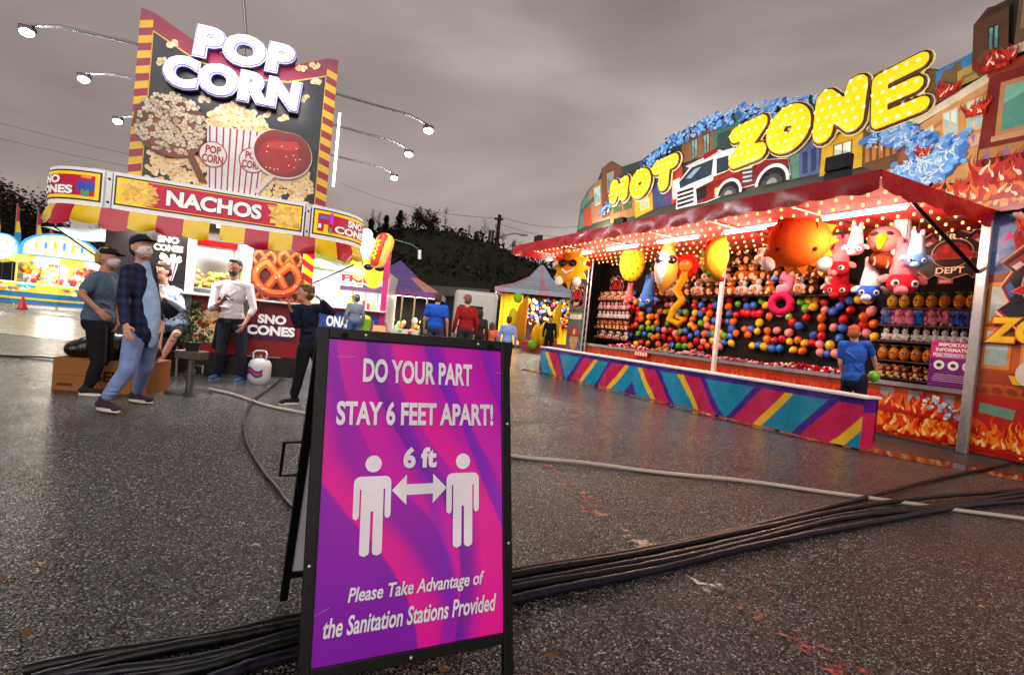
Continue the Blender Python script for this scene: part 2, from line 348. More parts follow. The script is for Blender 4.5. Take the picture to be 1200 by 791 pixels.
# hills behind the fairground
prof = [(-420, 190), (-250, 175), (-120, 185), (-40, 215), (30, 250), (90, 275), (160, 292), (250, 296), (330, 292), (390, 282), (430, 274), (475, 268), (520, 270), (560, 280), (600, 296), (640, 312), (690, 330), (760, 350), (900, 372), (1100, 400), (1500, 440)]
hv = []; hf = []
P = []
for i in range(len(prof)-1):
    for k in range(6):
        t = k/6; P.append((prof[i][0] + (prof[i+1][0]-prof[i][0])*t, prof[i][1] + (prof[i+1][1]-prof[i][1])*t))
rr = random.Random(3)
for x, y in P:
    top = at(x, y, 95); h = max(top.z, .5) + rr.uniform(-.3, .3)
    for Y, k in ((72, 0), (80, .45), (88, .82), (95, 1), (125, 1.05), (170, .0)): hv.append((top.x*Y/95, Y, h*k - (.2 if k == 0 else 0)))
n = len(P)
for i in range(n-1):
    for k in range(5): hf.append((i*6+k, (i+1)*6+k, (i+1)*6+k+1, i*6+k+1))
hb = MB(); hb.add(hv, hf, rgb(34, 34, 24), True); tag(hb.build('hills', M_leaf), kind='structure')
# the wood that covers them: leaf clumps on the slope
wv = MB(); rr = random.Random(11)
for i in range(15000):
    j = rr.randrange(n-1); k = rr.random()
    b0 = Vector(hv[j*6+1]); b1 = Vector(hv[j*6+3]); p = b0.lerp(b1, k) if k < .9 else b1.copy(); p.x += rr.uniform(-2, 2)
    p.z = p.z + rr.uniform(-.6, 1.0)*(1.2 if k < .9 else 1.0)
    s_ = rr.uniform(.16, .5); c = lerp(rgb(24, 26, 16), rgb(56, 50, 32), rr.random()**2)
    M_ = Matrix.Translation(p) @ Matrix.Rotation(rr.uniform(0, 6.3), 4, 'Z') @ Matrix.Rotation(rr.uniform(-1, 1), 4, 'X')
    vv = [(s_*rr.uniform(.5, 1)*math.cos(a), 0, s_*rr.uniform(.5, 1)*math.sin(a)) for a in (0, .9, 1.9, 2.7, 3.6, 4.5, 5.4)]
    wv.add(vv, [tuple(range(7))], c, False, M_)
for i in range(150):                          # bare crowns along the skyline
    j = rr.randrange(n-1); p = Vector(hv[j*6+3]); q_ = Vector(hv[j*6+1]); p = p.lerp(q_, rr.random()**2*.7); p.x += rr.uniform(-1.5, 1.5); H_ = rr.uniform(1.8, 4.4)
    wv.tube([p, p + Vector((rr.uniform(-.2, .2), 0, H_))], [.09, .02], rgb(40, 33, 28), 4)
    for k in range(16):
        t = rr.uniform(.25, .95); b0 = p + Vector((0, 0, H_*t)); a = rr.uniform(0, 6.28); L_ = H_*rr.uniform(.2, .42)*(1.15-t); e_ = b0 + Vector((L_*math.cos(a), L_*math.sin(a)*.5, L_*rr.uniform(.5, 1.3))); wv.tube([b0, e_], [.035, .012], rgb(40, 33, 28), 3, cap=False)
        for s_ in range(3): o_ = b0.lerp(e_, rr.uniform(.4, 1)); wv.tube([o_, o_ + Vector((rr.uniform(-.35, .35), 0, rr.uniform(.1, .5)))], [.016, .008], rgb(40, 33, 28), 3, cap=False)
tag(wv.build('hillside_wood', M_leaf), 'dark wooded hillside rising behind the fairground', 'woods', kind='stuff')

def bare_tree(loc, h, seed, label, group, dens=1.0, leaf=0):
    rr = random.Random(seed); root = thing('bare_tree' if not leaf else 'autumn_tree', label, 'tree', loc, 0, group)
    tr = MB(); br = MB(); col = rgb(40, 33, 28); tips = []
    def grow(p, d, L, r, lev):
        n_ = 4; pts = [p]; q = p.copy(); dd = d.copy()
        for i in range(n_):
            dd = (dd + Vector((rr.uniform(-.16, .16), rr.uniform(-.16, .16), rr.uniform(-.04, .10)))).normalized(); q = q + dd*L/n_; pts.append(q.copy())
        (tr if lev == 0 else br).tube(pts, [r*(1 - .6*i/n_) for i in range(n_+1)], col, 5 if lev < 2 else 3, cap=False)
        tips.append(q)
        if lev >= 4: return
        for i in range(int((5 if lev == 0 else 4)*dens)):
            k = rr.randint(2, n_) if lev == 0 else rr.randint(1, n_); o = pts[k]; a = rr.uniform(0, 6.28); tilt = rr.uniform(.35, .95)
            u = dd.orthogonal().normalized(); w = dd.cross(u); nd = (dd*math.cos(tilt) + (u*math.cos(a) + w*math.sin(a))*math.sin(tilt)); nd.z += .15
            grow(o, nd.normalized(), L*rr.uniform(.5, .75), r*.42, lev+1)
    grow(Vector((0, 0, 0)), Vector((0, 0, 1)), h*.5, h*.018, 0)
    tr.build('trunk', M_bark, root); br.build('branches', M_bark, root)
    if leaf:
        lf = MB()
        for t in tips:
            for i in range(leaf):
                p = t + Vector((rr.gauss(0, .3), rr.gauss(0, .3), rr.gauss(0, .25))); s_ = rr.uniform(.08, .22); M_ = Matrix.Translation(p) @ Matrix.Rotation(rr.uniform(0, 6.3), 4, 'Z') @ Matrix.Rotation(rr.uniform(-1.4, 1.4), 4, 'X')
                lf.add([(-s_, 0, 0), (0, 0, -s_*.6), (s_, 0, 0), (0, 0, s_*.6)], [(0, 1, 2, 3)], lerp(rgb(30, 28, 16), rgb(66, 56, 34), rr.random()), False, M_)
        lf.build('crown', M_leaf, root)
    return root
def conifer(loc, h, seed, label, group):
    rr = random.Random(seed); root = thing('evergreen_tree', label, 'tree', loc, 0, group)
    t = MB(); t.tube([(0, 0, 0), (.1, 0, h*.5), (0, 0, h)], [h*.02, h*.014, .02], rgb(38, 30, 26), 6); t.build('trunk', M_bark, root)
    c = MB()
    for i in range(1700):
        z = h*(.15 + .85*rr.random()**.9); w = (h*1.02 - z)*.46*(.6 + .4*math.sin(z*3.1 + seed)) + .2; a = rr.uniform(0, 6.28); r = w*rr.random()**.6
        s_ = rr.uniform(.08, .26); M_ = Matrix.Translation((r*math.cos(a), r*math.sin(a), z - r*.25)) @ Matrix.Rotation(a, 4, 'Z') @ Matrix.Rotation(rr.uniform(-.9, .9), 4, 'Y')
        c.add([(-s_, -s_*.4, 0), (s_, -s_*.25, -.05), (s_*1.1, s_*.25, 0), (-s_, s_*.4, .05)], [(0, 1, 2, 3)], lerp(rgb(18, 22, 14), rgb(42, 44, 26), rr.random()), False, M_)
    c.build('crown', M_leaf, root); return root
def hz(x, Y):                                # hill height under a point on the ridge, from the profile
    for i in range(len(prof)-1):
        if prof[i][0] <= x <= prof[i+1][0]:
            t = (x-prof[i][0])/(prof[i+1][0]-prof[i][0]); return at(x, prof[i][1] + (prof[i+1][1]-prof[i][1])*t, Y)
side = ['tall', 'slim', 'spreading', 'leaning', 'low', 'twiggy']
for i, (x, py, kind, what) in enumerate([(452, 258, 'e', 'bushy dark evergreen at the left end of the ridge beside the fries stand'), (468, 252, 'e', 'taller dark evergreen standing second on the ridge above the fries stand'),
        (487, 250, 'l', 'half bare tree with leafy tips on the ridge right of the evergreens'), (505, 256, 'l', 'thin half bare tree in the middle of the wooded ridge'), (523, 258, 'b', 'bare pale tree on the ridge left of the two widest bare ones'),
        (543, 262, 'b', 'wide bare tree on the ridge left of the utility pole'), (556, 266, 'b', 'bare tree on the ridge nearest the utility pole'), (434, 262, 'e', 'dark evergreen half hidden by the sno cones panel')]):
    b = hz(x, 93); t = at(x, py-2, 93); h = max(t.z - b.z, 2.0) + 2.0; loc = (b.x, 93, b.z - 2.0)
    if kind == 'e': conifer(loc, h + .5, i, what, 'trees on the hill ridge')
    else: bare_tree(loc, h, i + 20, what, 'trees on the hill ridge', 1.0, 3 if kind == 'l' else 0)
for i, (x, py, Y, lf, what) in enumerate([(6, 196, 46, 7, 'leafy dark tree at the left edge behind the lit game stand'), (30, 205, 50, 3, 'half bare tree behind the flags of the lit game stand'), (52, 232, 54, 1, 'small bare tree behind the lit game stand nearest the popcorn trailer'), (-40, 180, 44, 6, 'tall leafy tree past the left edge of the lit game stand')]):
    t = at(x, py, Y); bare_tree((t.x, Y, 0), t.z*1.0, 41 + i, what, 'trees behind the game stand', 1.0, lf)

# utility pole with street lamp, wires
base = at(568, 370, 36); top = at(586, 252, 36)
up = thing('utility_pole', 'dark wooden utility pole with a curved street lamp arm, behind the row of tents', 'utility pole', (top.x-.05, 36, 0))
m_ = MB(); m_.tube([(0, 0, 0), (.03, 0, top.z)], [.17, .12], rgb(40, 34, 30), 10); m_.build('pole', M_bark, up)
m_ = MB(); m_.tube([(0, 0, top.z-1.7), (.5, 0, top.z-1.35), (1.1, 0, top.z-1.15), (1.55, 0, top.z-1.15)], .04, rgb(110, 108, 104), 6); a_ = m_.build('lamp_arm', M_metal, up)
m_ = MB(); m_.ell((1.75, 0, top.z-1.17), (.32, .14, .1), rgb(150, 150, 150)); m_.build('lamp_head', M_plastic, a_)
m_ = MB(); m_.tube([(-.42, 0, top.z-1.9), (-.42, 0, top.z-1.1)], .2, rgb(70, 68, 66), 10); m_.box(-.6, .0, -.03, .03, top.z-1.2, top.z-1.14, rgb(70, 66, 62)); m_.build('transformer', M_metal, up)
m_ = MB(); m_.box(-.3, .3, -.06, .06, top.z-.35, top.z-.22, rgb(50, 42, 36)); m_.build('crossarm', M_bark, up)
def wire(pa, pb, Ya, Yb, sag, label):
    a = at(*pa, Ya); b = at(*pb, Yb); m_ = MB()
    m_.tube([a.lerp(b, i/12) - Vector((0, 0, sag*4*(i/12)*(1-i/12))) for i in range(13)], .012*max(Ya, Yb)/36, rgb(45, 42, 42), 4)
    tag(m_.build('overhead_wire', M_rubber), label, 'wire', 'overhead wires')
wire((-60, 128), (160, 183), 34, 36, .1, 'upper overhead wire left of the popcorn sign'); wire((-60, 148), (160, 197), 34, 36, .1, 'lower overhead wire left of the popcorn sign')
wire((586, 254), (700, 262), 36, 40, .5, 'upper overhead wire from the utility pole towards the hot zone sign'); wire((585, 262), (700, 275), 36, 40, .5, 'lower overhead wire from the utility pole towards the hot zone sign')
wire((585, 256), (400, 215), 36, 44, .6, 'overhead wire from the utility pole towards the popcorn sign')

# long dark shed and white camper van beyond the men
a = at(478, 340, 52); b = at(700, 366, 44)
dirv = (b-a); dirv.z = 0; L_ = dirv.length; sh = thing('long_shed', 'long low dark shed with a pale eave line at the foot of the hill', 'shed', (a.x, a.y, 0), math.atan2(dirv.y, dirv.x))
m_ = MB(); m_.box(0, L_, 0, 8, 0, a.z-.35, rgb(30, 29, 28)); m_.build('wall', M_paint, sh)
m_ = MB(); m_.poly([(-.3, a.z-.35), (L_+.3, a.z-.35), (L_+.3, a.z-.22), (-.3, a.z-.22)], -.4, rgb(70, 68, 66), .1); m_.add([(-.3, -.35, a.z-.24), (L_+.3, -.35, a.z-.24), (L_+.3, 4, a.z+.9), (-.3, 4, a.z+.9)], [(0, 1, 2, 3)], rgb(46, 44, 42)); m_.add([(-.3, 8.3, a.z-.24), (L_+.3, 8.3, a.z-.24), (L_+.3, 4, a.z+.9), (-.3, 4, a.z+.9)], [(0, 1, 2, 3)], rgb(46, 44, 42)); m_.build('roof', M_paint, sh)
Yv = 24; p = at(528, 396, Yv); q = at(585, 340, Yv)
cv = thing('camper_van', 'white camper van parked behind the two men', 'camper van', (p.x, Yv, 0), R(6))
wv_ = q.x - p.x; hv_ = at(560, 341, Yv).z
m_ = MB(); m_.bbox(0, wv_, 0, 5.2, .4, hv_, rgb(205, 203, 200), .18); m_.build('body', M_paint, cv)
m_ = MB(); m_.bbox(.25, wv_-.65, -.012, .05, hv_*.50, hv_*.74, rgb(22, 24, 28), .01); m_.build('windscreen', M_glass, cv)
m_ = MB(); m_.box(.05, wv_-.05, -.08, 0, .45, .65, rgb(120, 118, 116)); m_.build('bumper', M_plastic, cv)
for x in (.25, wv_-.35):
    m_ = MB(); m_.ell((x, -.01, .95), (.16, .05, .11), rgb(230, 228, 220)); m_.build('headlight', M_plastic, cv)
    m_ = MB(); m_.tube([(x-.1, .9, .4), (x+.12, .9, .4)], .4, BLACK, 16); m_.build('wheel', M_rubber, cv)
for x0 in (1.0, 2.7): m_ = MB(); m_.box(wv_, wv_+.012, x0, x0+1.1, hv_*.5, hv_*.78, rgb(24, 26, 30)); m_.build('side_window', M_glass, cv)

# ================================================================== POPCORN STAND
pc = thing('popcorn_stand', 'red and yellow popcorn trailer with a tall lit sign, striped awning and serving window', 'food stand', FP.o, FP.a)
pp = FP.px
def kern(mb, cx, cz, r, y, rr, dark=False):           # one printed piece of popcorn
    base = lerp(rgb(255, 216, 110), rgb(240, 168, 48), rr.random()) if not dark else lerp(rgb(226, 205, 170), rgb(120, 84, 50), rr.random())
    yy = y - rr.uniform(0, .006)
    for k in range(3):
        a = rr.uniform(0, 6.28); x = cx + math.cos(a)*r*.45; z = cz + math.sin(a)*r*.45; n = 7
        mb.poly([(x + r*.62*rr.uniform(.75, 1.2)*math.cos(2*math.pi*i/n), z + r*.62*rr.uniform(.75, 1.2)*math.sin(2*math.pi*i/n)) for i in range(n)], yy - .0004*k, lerp(base, rgb(255, 250, 225) if not dark else rgb(245, 232, 205), rr.uniform(.1, .8)))
    mb.disc(cx + r*rr.uniform(-.3, .3), cz + r*rr.uniform(-.3, .3), r*.2, r*.16, yy - .0016, rgb(205, 120, 35) if not dark else rgb(90, 55, 30), 6)
rr = random.Random(5)
bd = MB(); y0 = .12
outl = [(-2.28, 2.6), (.21, 2.6), (.21, 4.89), (.05, 4.87), (-.45, 4.62), (-1.03, 4.5), (-1.62, 4.62), (-2.12, 4.87), (-2.28, 4.89)]
bd.poly(outl, y0, rgb(150, 14, 66), .14)
inn = [(-2.13, 2.6), (.06, 2.6), (.06, 4.62), (-.45, 4.40), (-1.03, 4.3), (-1.62, 4.40), (-2.13, 4.64)]
bd.poly(inn, y0-.002, rgb(240, 190, 60)); bd.poly([(x*1 + (.012 if x < -2 else -.012 if x > 0 else 0), z-.025) for x, z in inn], y0-.004, rgb(14, 18, 38))
for sx in (-2.28, .06):                                  # striped posts down both sides
    bd.rect(sx, sx+.15, 2.6, 4.80, y0-.004, rgb(165, 14, 62))
    for i in range(11):
        z = 2.62 + i*.2; bd.poly([(sx, z), (sx+.15, z+(.05 if sx < 0 else -.05)), (sx+.15, z+(.15 if sx < 0 else .05)), (sx, z+.1)], y0-.006, rgb(245, 200, 25))
# popcorn heap along the bottom
for i in range(300):
    x = rr.uniform(-2.06, .0); lim = 2.98 + .34*abs((x+1.03)/1.03)**1.5 + .05*math.sin(x*9); z = 2.62 + (lim-2.62)*rr.random()
    kern(bd, x, z, rr.uniform(.045, .075), y0-.008, rr)
# box of popcorn
tl, tr_, br_, bl_ = pp(243, 148, .12), pp(314, 157, .12), pp(303, 232, .12), pp(243, 224, .12)
for i in range(130):
    t = rr.random(); x = tl[0] + (tr_[0]-tl[0])*t*1.04 - .02; z = tl[1] + (tr_[1]-tl[1])*t - .05 + .40*rr.random()*(1-(2*t-1)**2)**.6; kern(bd, x, z, rr.uniform(.045, .075), y0-.016, rr)
bd.poly([bl_, br_, tr_, tl], y0-.026, rgb(238, 236, 238))
for i in range(9):
    t0, t1 = (i+.28)/9, (i+.52)/9
    q = lambda a, b, t: (a[0] + (b[0]-a[0])*t, a[1] + (b[1]-a[1])*t)
    bd.poly([q(bl_, br_, t0), q(bl_, br_, t1), q(tl, tr_, t1), q(tl, tr_, t0)], y0-.028, rgb(178, 20, 50))
for cx, cy in ((250, 182), (296, 189)):
    c = pp(cx, cy, .12); bd.disc(c[0], c[1], .175, .18, y0-.030, rgb(178, 20, 50)); bd.disc(c[0], c[1], .16, .165, y0-.032, WHITE)
    bd.text('POP', c[0]-.095, c[0]+.095, c[1]+.01, c[1]+.12, y0-.034, rgb(178, 16, 40), .04); bd.text('CORN', c[0]-.13, c[0]+.13, c[1]-.12, c[1]-.005, y0-.034, rgb(178, 16, 40), .04)
# caramel popcorn ball on a stick
c = pp(201, 147, .12)
s0 = pp(222, 180, .12); s1 = pp(238, 215, .12); bd.poly([(s0[0]-.05, s0[1]), (s1[0]-.04, s1[1]), (s1[0]+.06, s1[1]), (s0[0]+.05, s0[1])], y0-.034, rgb(120, 52, 24))
bd.disc(c[0], c[1]-.02, .43, .42, y0-.030, rgb(96, 44, 22), 30); bd.disc(c[0]+.06, c[1]-.14, .33, .29, y0-.032, rgb(140, 62, 30), 24)
for i in range(260):
    a = rr.uniform(0, 6.28); d = rr.random()**.5*.41; x, z = d*math.cos(a), d*math.sin(a)
    if z < -.26 and rr.random() < .75: continue
    kern(bd, c[0]+x, c[1]+z, rr.uniform(.028, .045), y0-.036, rr, True)
# candy apple
c = pp(332, 181, .12); s0 = pp(322, 203, .12); s1 = pp(300, 226, .12)
bd.poly([(s0[0]-.03, s0[1]+.02), (s1[0]-.03, s1[1]), (s1[0]+.03, s1[1]-.02), (s0[0]+.04, s0[1]-.01)], y0-.040, rgb(236, 228, 214))
app = []
for i in range(32):
    a = 2*math.pi*i/32; r = .365*(1 - .10*math.exp(-((a-1.57)/.35)**2) + .05*math.cos(2*a)); app.append((c[0]+r*math.cos(a), c[1]+r*math.sin(a)*.98))
bd.poly([(c[0]+(x-c[0])*1.06-.012, c[1]+(z-c[1])*1.05-.012) for x, z in app], y0-.042, rgb(236, 226, 222)); bd.poly(app, y0-.044, rgb(140, 4, 8))
bd.disc(c[0]-.05, c[1]-.06, .27, .24, y0-.045, rgb(176, 8, 12)); bd.poly([(c[0]-.22, c[1]+.12), (c[0]+.16, c[1]+.20), (c[0]+.22, c[1]+.12), (c[0]+.1, c[1]+.05), (c[0]-.2, c[1]+.04)], y0-.046, rgb(206, 44, 44))
for i in range(14): bd.disc(c[0]+rr.uniform(-.25, .25), c[1]+rr.uniform(-.25, .1), .011, .011, y0-.047, rgb(250, 225, 220), 6)
for x, y in ((200, 52), (186, 72), (352, 82), (369, 97), (355, 116), (312, 134), (330, 139), (238, 118), (367, 78)):
    c = pp(x, y, .12); kern(bd, c[0], c[1], .06, y0-.008, rr); kern(bd, c[0]+.05, c[1]+.02, .05, y0-.009, rr)
sb = bd.build('sign_board', M_print, pc)
m_ = MB(); m_.box(-2.2, .13, .275, .33, 2.7, 4.45, rgb(90, 88, 86)); m_.build('back_panel', M_metal, sb)
def bigword(body, q, tag_):
    tl, tr, br, bl = [pp(x, y, -.02) for x, y in q]
    def fn(x, z, th, yb): 
        u, v = x, z
        X = (bl[0]*(1-u)+br[0]*u)*(1-v) + (tl[0]*(1-u)+tr[0]*u)*v; Z = (bl[1]*(1-u)+br[1]*u)*(1-v) + (tl[1]*(1-u)+tr[1]*u)*v
        return (X, yb+th, Z)
    a = MB()
    a.text(body, 0, 1, 0, 1, 0, rgb(34, 30, 74), .100, 0, .09, lambda x, z, th: fn(x, z, th, .02), space=1.10, ref=.045)
    a.text(body, 0, 1, 0, 1, 0, rgb(214, 208, 246), .086, 0, .02, lambda x, z, th: fn(x, z, th, -.005), space=1.10, ref=.045)
    a.text(body, 0, 1, 0, 1, 0, rgb(92, 78, 150), .066, 0, .02, lambda x, z, th: fn(x, z, th, -.012), space=1.10, ref=.045)
    o = a.build(tag_ + '_backing', M_paint, sb)
    b = MB(); b.text(body, 0, 1, 0, 1, 0, rgb(255, 253, 255), .040, 0, .02, lambda x, z, th: fn(x, z, th, -.045), space=1.10, ref=.045)
    b.build(tag_ + '_letters', M_white_glow, sb)
bigword('POP', [(233, 29), (347, 56), (341, 88), (227, 64)], 'pop'); bigword('CORN', [(194, 62), (353, 98), (347, 131), (190, 98)], 'corn')
lamp('AREA', (-1.0, -.55, 4.35), 10, (1, .97, 1), 1.6, .5, (R(70), 0, 0), pc, 'board_fill')  # added fill lamp that brightens the whole board; no fitting hangs here

# ---- marquee band (straight middle, rounded ends), awning
RA = .8
def path(t):                                             # t: -1.25..0 left arc, 0..2.52 straight, 2.52..3.77 right arc
    if t < 0: th = -t/RA; return (-2.49 - RA*math.sin(th), RA - RA*math.cos(th), (-math.sin(th), -math.cos(th)))
    if t > 2.52: th = (t-2.52)/RA; return (.03 + RA*math.sin(th), RA - RA*math.cos(th), (math.sin(th), -math.cos(th)))
    return (-2.49 + t, 0, (0, -1))
def pfn(t, z, off): x, y, n = path(t); return (x + n[0]*off, y + n[1]*off, z)
def strip(mb, t0, t1, z0, z1, off, col, smooth=False, dt=.1, th=0):
    k = max(1, int(abs(t1-t0)/dt)); vs = []; fs = []
    for i in range(k+1):
        t = t0 + (t1-t0)*i/k; vs += [pfn(t, z0, off), pfn(t, z1, off)]
    for i in range(k): fs.append((2*i, 2*i+2, 2*i+3, 2*i+1))
    mb.add(vs, fs, col, smooth)
    if th:
        b = len(vs); vs2 = []
        for i in range(k+1):
            t = t0 + (t1-t0)*i/k; vs2 += [pfn(t, z0, off-th), pfn(t, z1, off-th)]
        f2 = [(2*i+1, 2*i+3, b+2*i+3, b+2*i+1) for i in range(k)] + [(2*i, b+2*i, b+2*i+2, 2*i+2) for i in range(k)] + [(0, 1, b+1, b), (2*k, b+2*k, b+2*k+1, 2*k+1)]
        mb.add(vs + vs2, f2, col)
def band(t0, t1, name):
    m = MB(); strip(m, t0, t1, 2.205, 2.675, 0, rgb(215, 214, 215), th=.10)
    strip(m, t0+.02, t1-.02, 2.255, 2.635, .004, rgb(20, 18, 20)); strip(m, t0+.04, t1-.04, 2.275, 2.615, .007, rgb(240, 200, 20)); return m
def wtext(mb, body, t0, t1, z0, z1, off=.016, col=WHITE):
    mb.text(body, t0, t1, z0, z1, 0, rgb(26, 14, 20), .07, 0, 0, lambda t, z, th: pfn(t, z, off), ref=.045); mb.text(body, t0, t1, z0, z1, 0, col, .045, 0, 0, lambda t, z, th: pfn(t, z, off+.004), ref=.045)
def nachos(mb, t0, t1, z0, z1):
    for i in range(60):
        t = rr.uniform(t0, t1); z = rr.uniform(z0+.03, z1-.03); s_ = rr.uniform(.04, .075); a = rr.uniform(0, 6.28)
        mb.add([pfn(t + s_*math.cos(a+k*2.09), z + s_*.8*math.sin(a+k*2.09), .011 + rr.uniform(0, .006)) for k in range(3)], [(0, 1, 2)], lerp(rgb(238, 200, 105), rgb(196, 140, 40), rr.random()))
b1 = band(.10, 2.42, 'n'); strip(b1, .48, 2.05, 2.285, 2.605, .010, rgb(186, 16, 64))
nachos(b1, .20, .58, 2.29, 2.60); nachos(b1, 1.98, 2.34, 2.29, 2.60); mid = b1.build('nachos_panel', M_lit, pc)
l_ = MB(); wtext(l_, 'NACHOS', .70, 1.86, 2.34, 2.55, .018); l_.build('lettering', M_lit, mid)
for s_, nm in ((-1, 'l'), (1, 'r')):
    t0, t1 = (-1.25, 0) if s_ < 0 else (2.52, 3.77); b = band(t0, t1, nm); strip(b, t0+.09, t1-.09, 2.315, 2.575, .010, rgb(180, 16, 60))
    ic = -.19 if s_ < 0 else 2.72
    if s_ < 0:
        for (a0, a1, z0, z1, c) in ((-.24, -.15, 2.31, 2.40, (60, 140, 110)), (-.30, -.09, 2.38, 2.48, (50, 70, 170)), (-.28, -.12, 2.48, 2.52, (90, 60, 150)), (-.25, -.13, 2.54, 2.57, (240, 140, 40))): strip(b, a0, a1, z0, z1, .013, rgb(*c))
    else:
        for (a0, a1, z0, z1, c) in ((2.63, 2.76, 2.50, 2.54, (70, 110, 200)), (2.78, 2.83, 2.44, 2.60, (190, 60, 200)), (2.62, 2.66, 2.36, 2.42, (240, 240, 240)), (2.70, 2.76, 2.30, 2.42, (240, 200, 40)), (2.78, 2.82, 2.30, 2.38, (60, 160, 80))): strip(b, a0, a1, z0, z1, .013, rgb(*c))
    o = b.build('sno_cones_panel', M_lit, pc); l_ = MB()
    a, bb = (-1.12, -.34) if s_ < 0 else (2.86, 3.62)
    wtext(l_, 'SNO', a + (.12 if s_ < 0 else .22), bb - (.20 if s_ < 0 else .16), 2.455, 2.565, .016); l_.build('lettering', M_lit, o); l_ = MB(); wtext(l_, 'CONES', a, bb, 2.325, 2.435, .016); l_.build('lettering', M_lit, o)
m_ = MB()
for t in (0.02, 2.44): strip(m_, t, t+.06, 2.21, 2.67, -.02, rgb(190, 190, 195), th=.06)
for t in (.05, 2.47):
    for z in (2.28, 2.58): m_.ell(pfn(t, z, -.01), .016, rgb(120, 120, 120))
m_.build('hinge_post', M_metal, pc)
# awning of sewn stripes
aw = MB(); k = 0; t = -1.25
while t < 3.77:
    t2 = min(t + .31, 3.77); c = rgb(252, 212, 18) if k % 2 else rgb(196, 14, 60)
    if not (1.02 < t < 1.24):
        vs = []; fs = []; n_ = 6
        for i in range(n_+1):
            u = i/n_; tt = t + (t2-t)*u; sag = .035*math.sin(math.pi*u) + .02*math.sin(tt*7)
            for (z, o_) in ((2.20, -.01), (2.10, .03), (2.00, .05 + .015*math.sin(tt*11)), (1.955 + (.03 if k % 2 else 0) - sag, .05 + .03*math.sin(tt*9))): vs.append(pfn(tt, z, o_))
        for i in range(n_):
            for j in range(3): fs.append((i*4+j, (i+1)*4+j, (i+1)*4+j+1, i*4+j+1))
        aw.add(vs, fs, c, True)
    t = t2 if not (1.02 < t < 1.24) else t + .13; k += 1
aw.build('striped_awning', M_tarp, pc)
# ---- trailer body
m_ = MB(); dk = rgb(28, 20, 22)
m_.box(-2.6, -1.60, .6, .68, .35, 2.62, dk); m_.box(-.02, .12, .6, .68, .35, 2.62, rgb(170, 14, 50)); m_.box(-1.6, -.02, .6, .68, 2.02, 2.62, rgb(60, 50, 50))
m_.box(-2.6, -2.52, .68, 3.4, .35, 2.62, rgb(190, 188, 186)); m_.box(.04, .12, .68, 3.4, .35, 1.25, rgb(150, 14, 34)); m_.box(-2.52, .04, 3.32, 3.4, .35, 2.62, rgb(235, 234, 230)); m_.box(-2.52, .04, .68, 3.32, .35, .45, rgb(90, 88, 86))
m_.build('trailer_wall', M_paint, pc)
m_ = MB(); m_.box(-2.65, .17, .1, 3.45, 2.64, 2.70, rgb(205, 205, 205)); m_.build('roof', M_paint, pc)
m_ = MB(); m_.box(-1.60, -1.50, .56, .66, .5, 2.10, rgb(195, 192, 196)); m_.box(-.86, -.75, .56, .66, .5, 2.10, rgb(195, 192, 196)); m_.build('window_post', M_paint, pc)
m_ = MB(); m_.rect(-1.60, -.02, .35, 1.19, .590, rgb(150, 12, 24), .01); m_.build('lower_panel', M_paint, pc)
for i in range(0): pass
lp = MB(); rr = random.Random(9)
for i in range(40): kern(lp, rr.uniform(-1.45, -1.05), rr.uniform(.55, .98), .06, .582, rr)
lp.rect(-.76, -.04, .60, 1.0, .582, rgb(86, 16, 70), .004); lp.rect(-.76, -.04, .86, 1.03, .578, rgb(140, 14, 60), .003)
lp.build('picture_panel', M_print, pc)
l_ = MB(); l_.text('SNO', -.60, -.20, .86, 1.0, .572, WHITE, .05); l_.build('lettering', M_lit, pc); l_ = MB(); l_.text('CONES', -.74, -.06, .68, .83, .572, WHITE, .05); l_.build('lettering', M_lit, pc)
m_ = MB(); m_.bbox(-1.62, .14, .36, .62, 1.185, 1.215, rgb(205, 204, 205), .008); m_.build('counter', M_metal, pc)
m_ = MB(); m_.box(-2.6, .1, .5, .58, .05, .34, rgb(22, 20, 22)); m_.build('skirt', M_tarp, pc)
# striped corner post
m_ = MB(); m_.rect(-.03, .13, 1.22, 2.02, .585, rgb(176, 12, 52), .012)
for i in range(4): z = 1.22 + i*.2; m_.poly([(-.03, z+.10), (.13, z), (.13, z+.10), (-.03, z+.20)], .582, YEL)
m_.build('corner_post', M_print, pc)
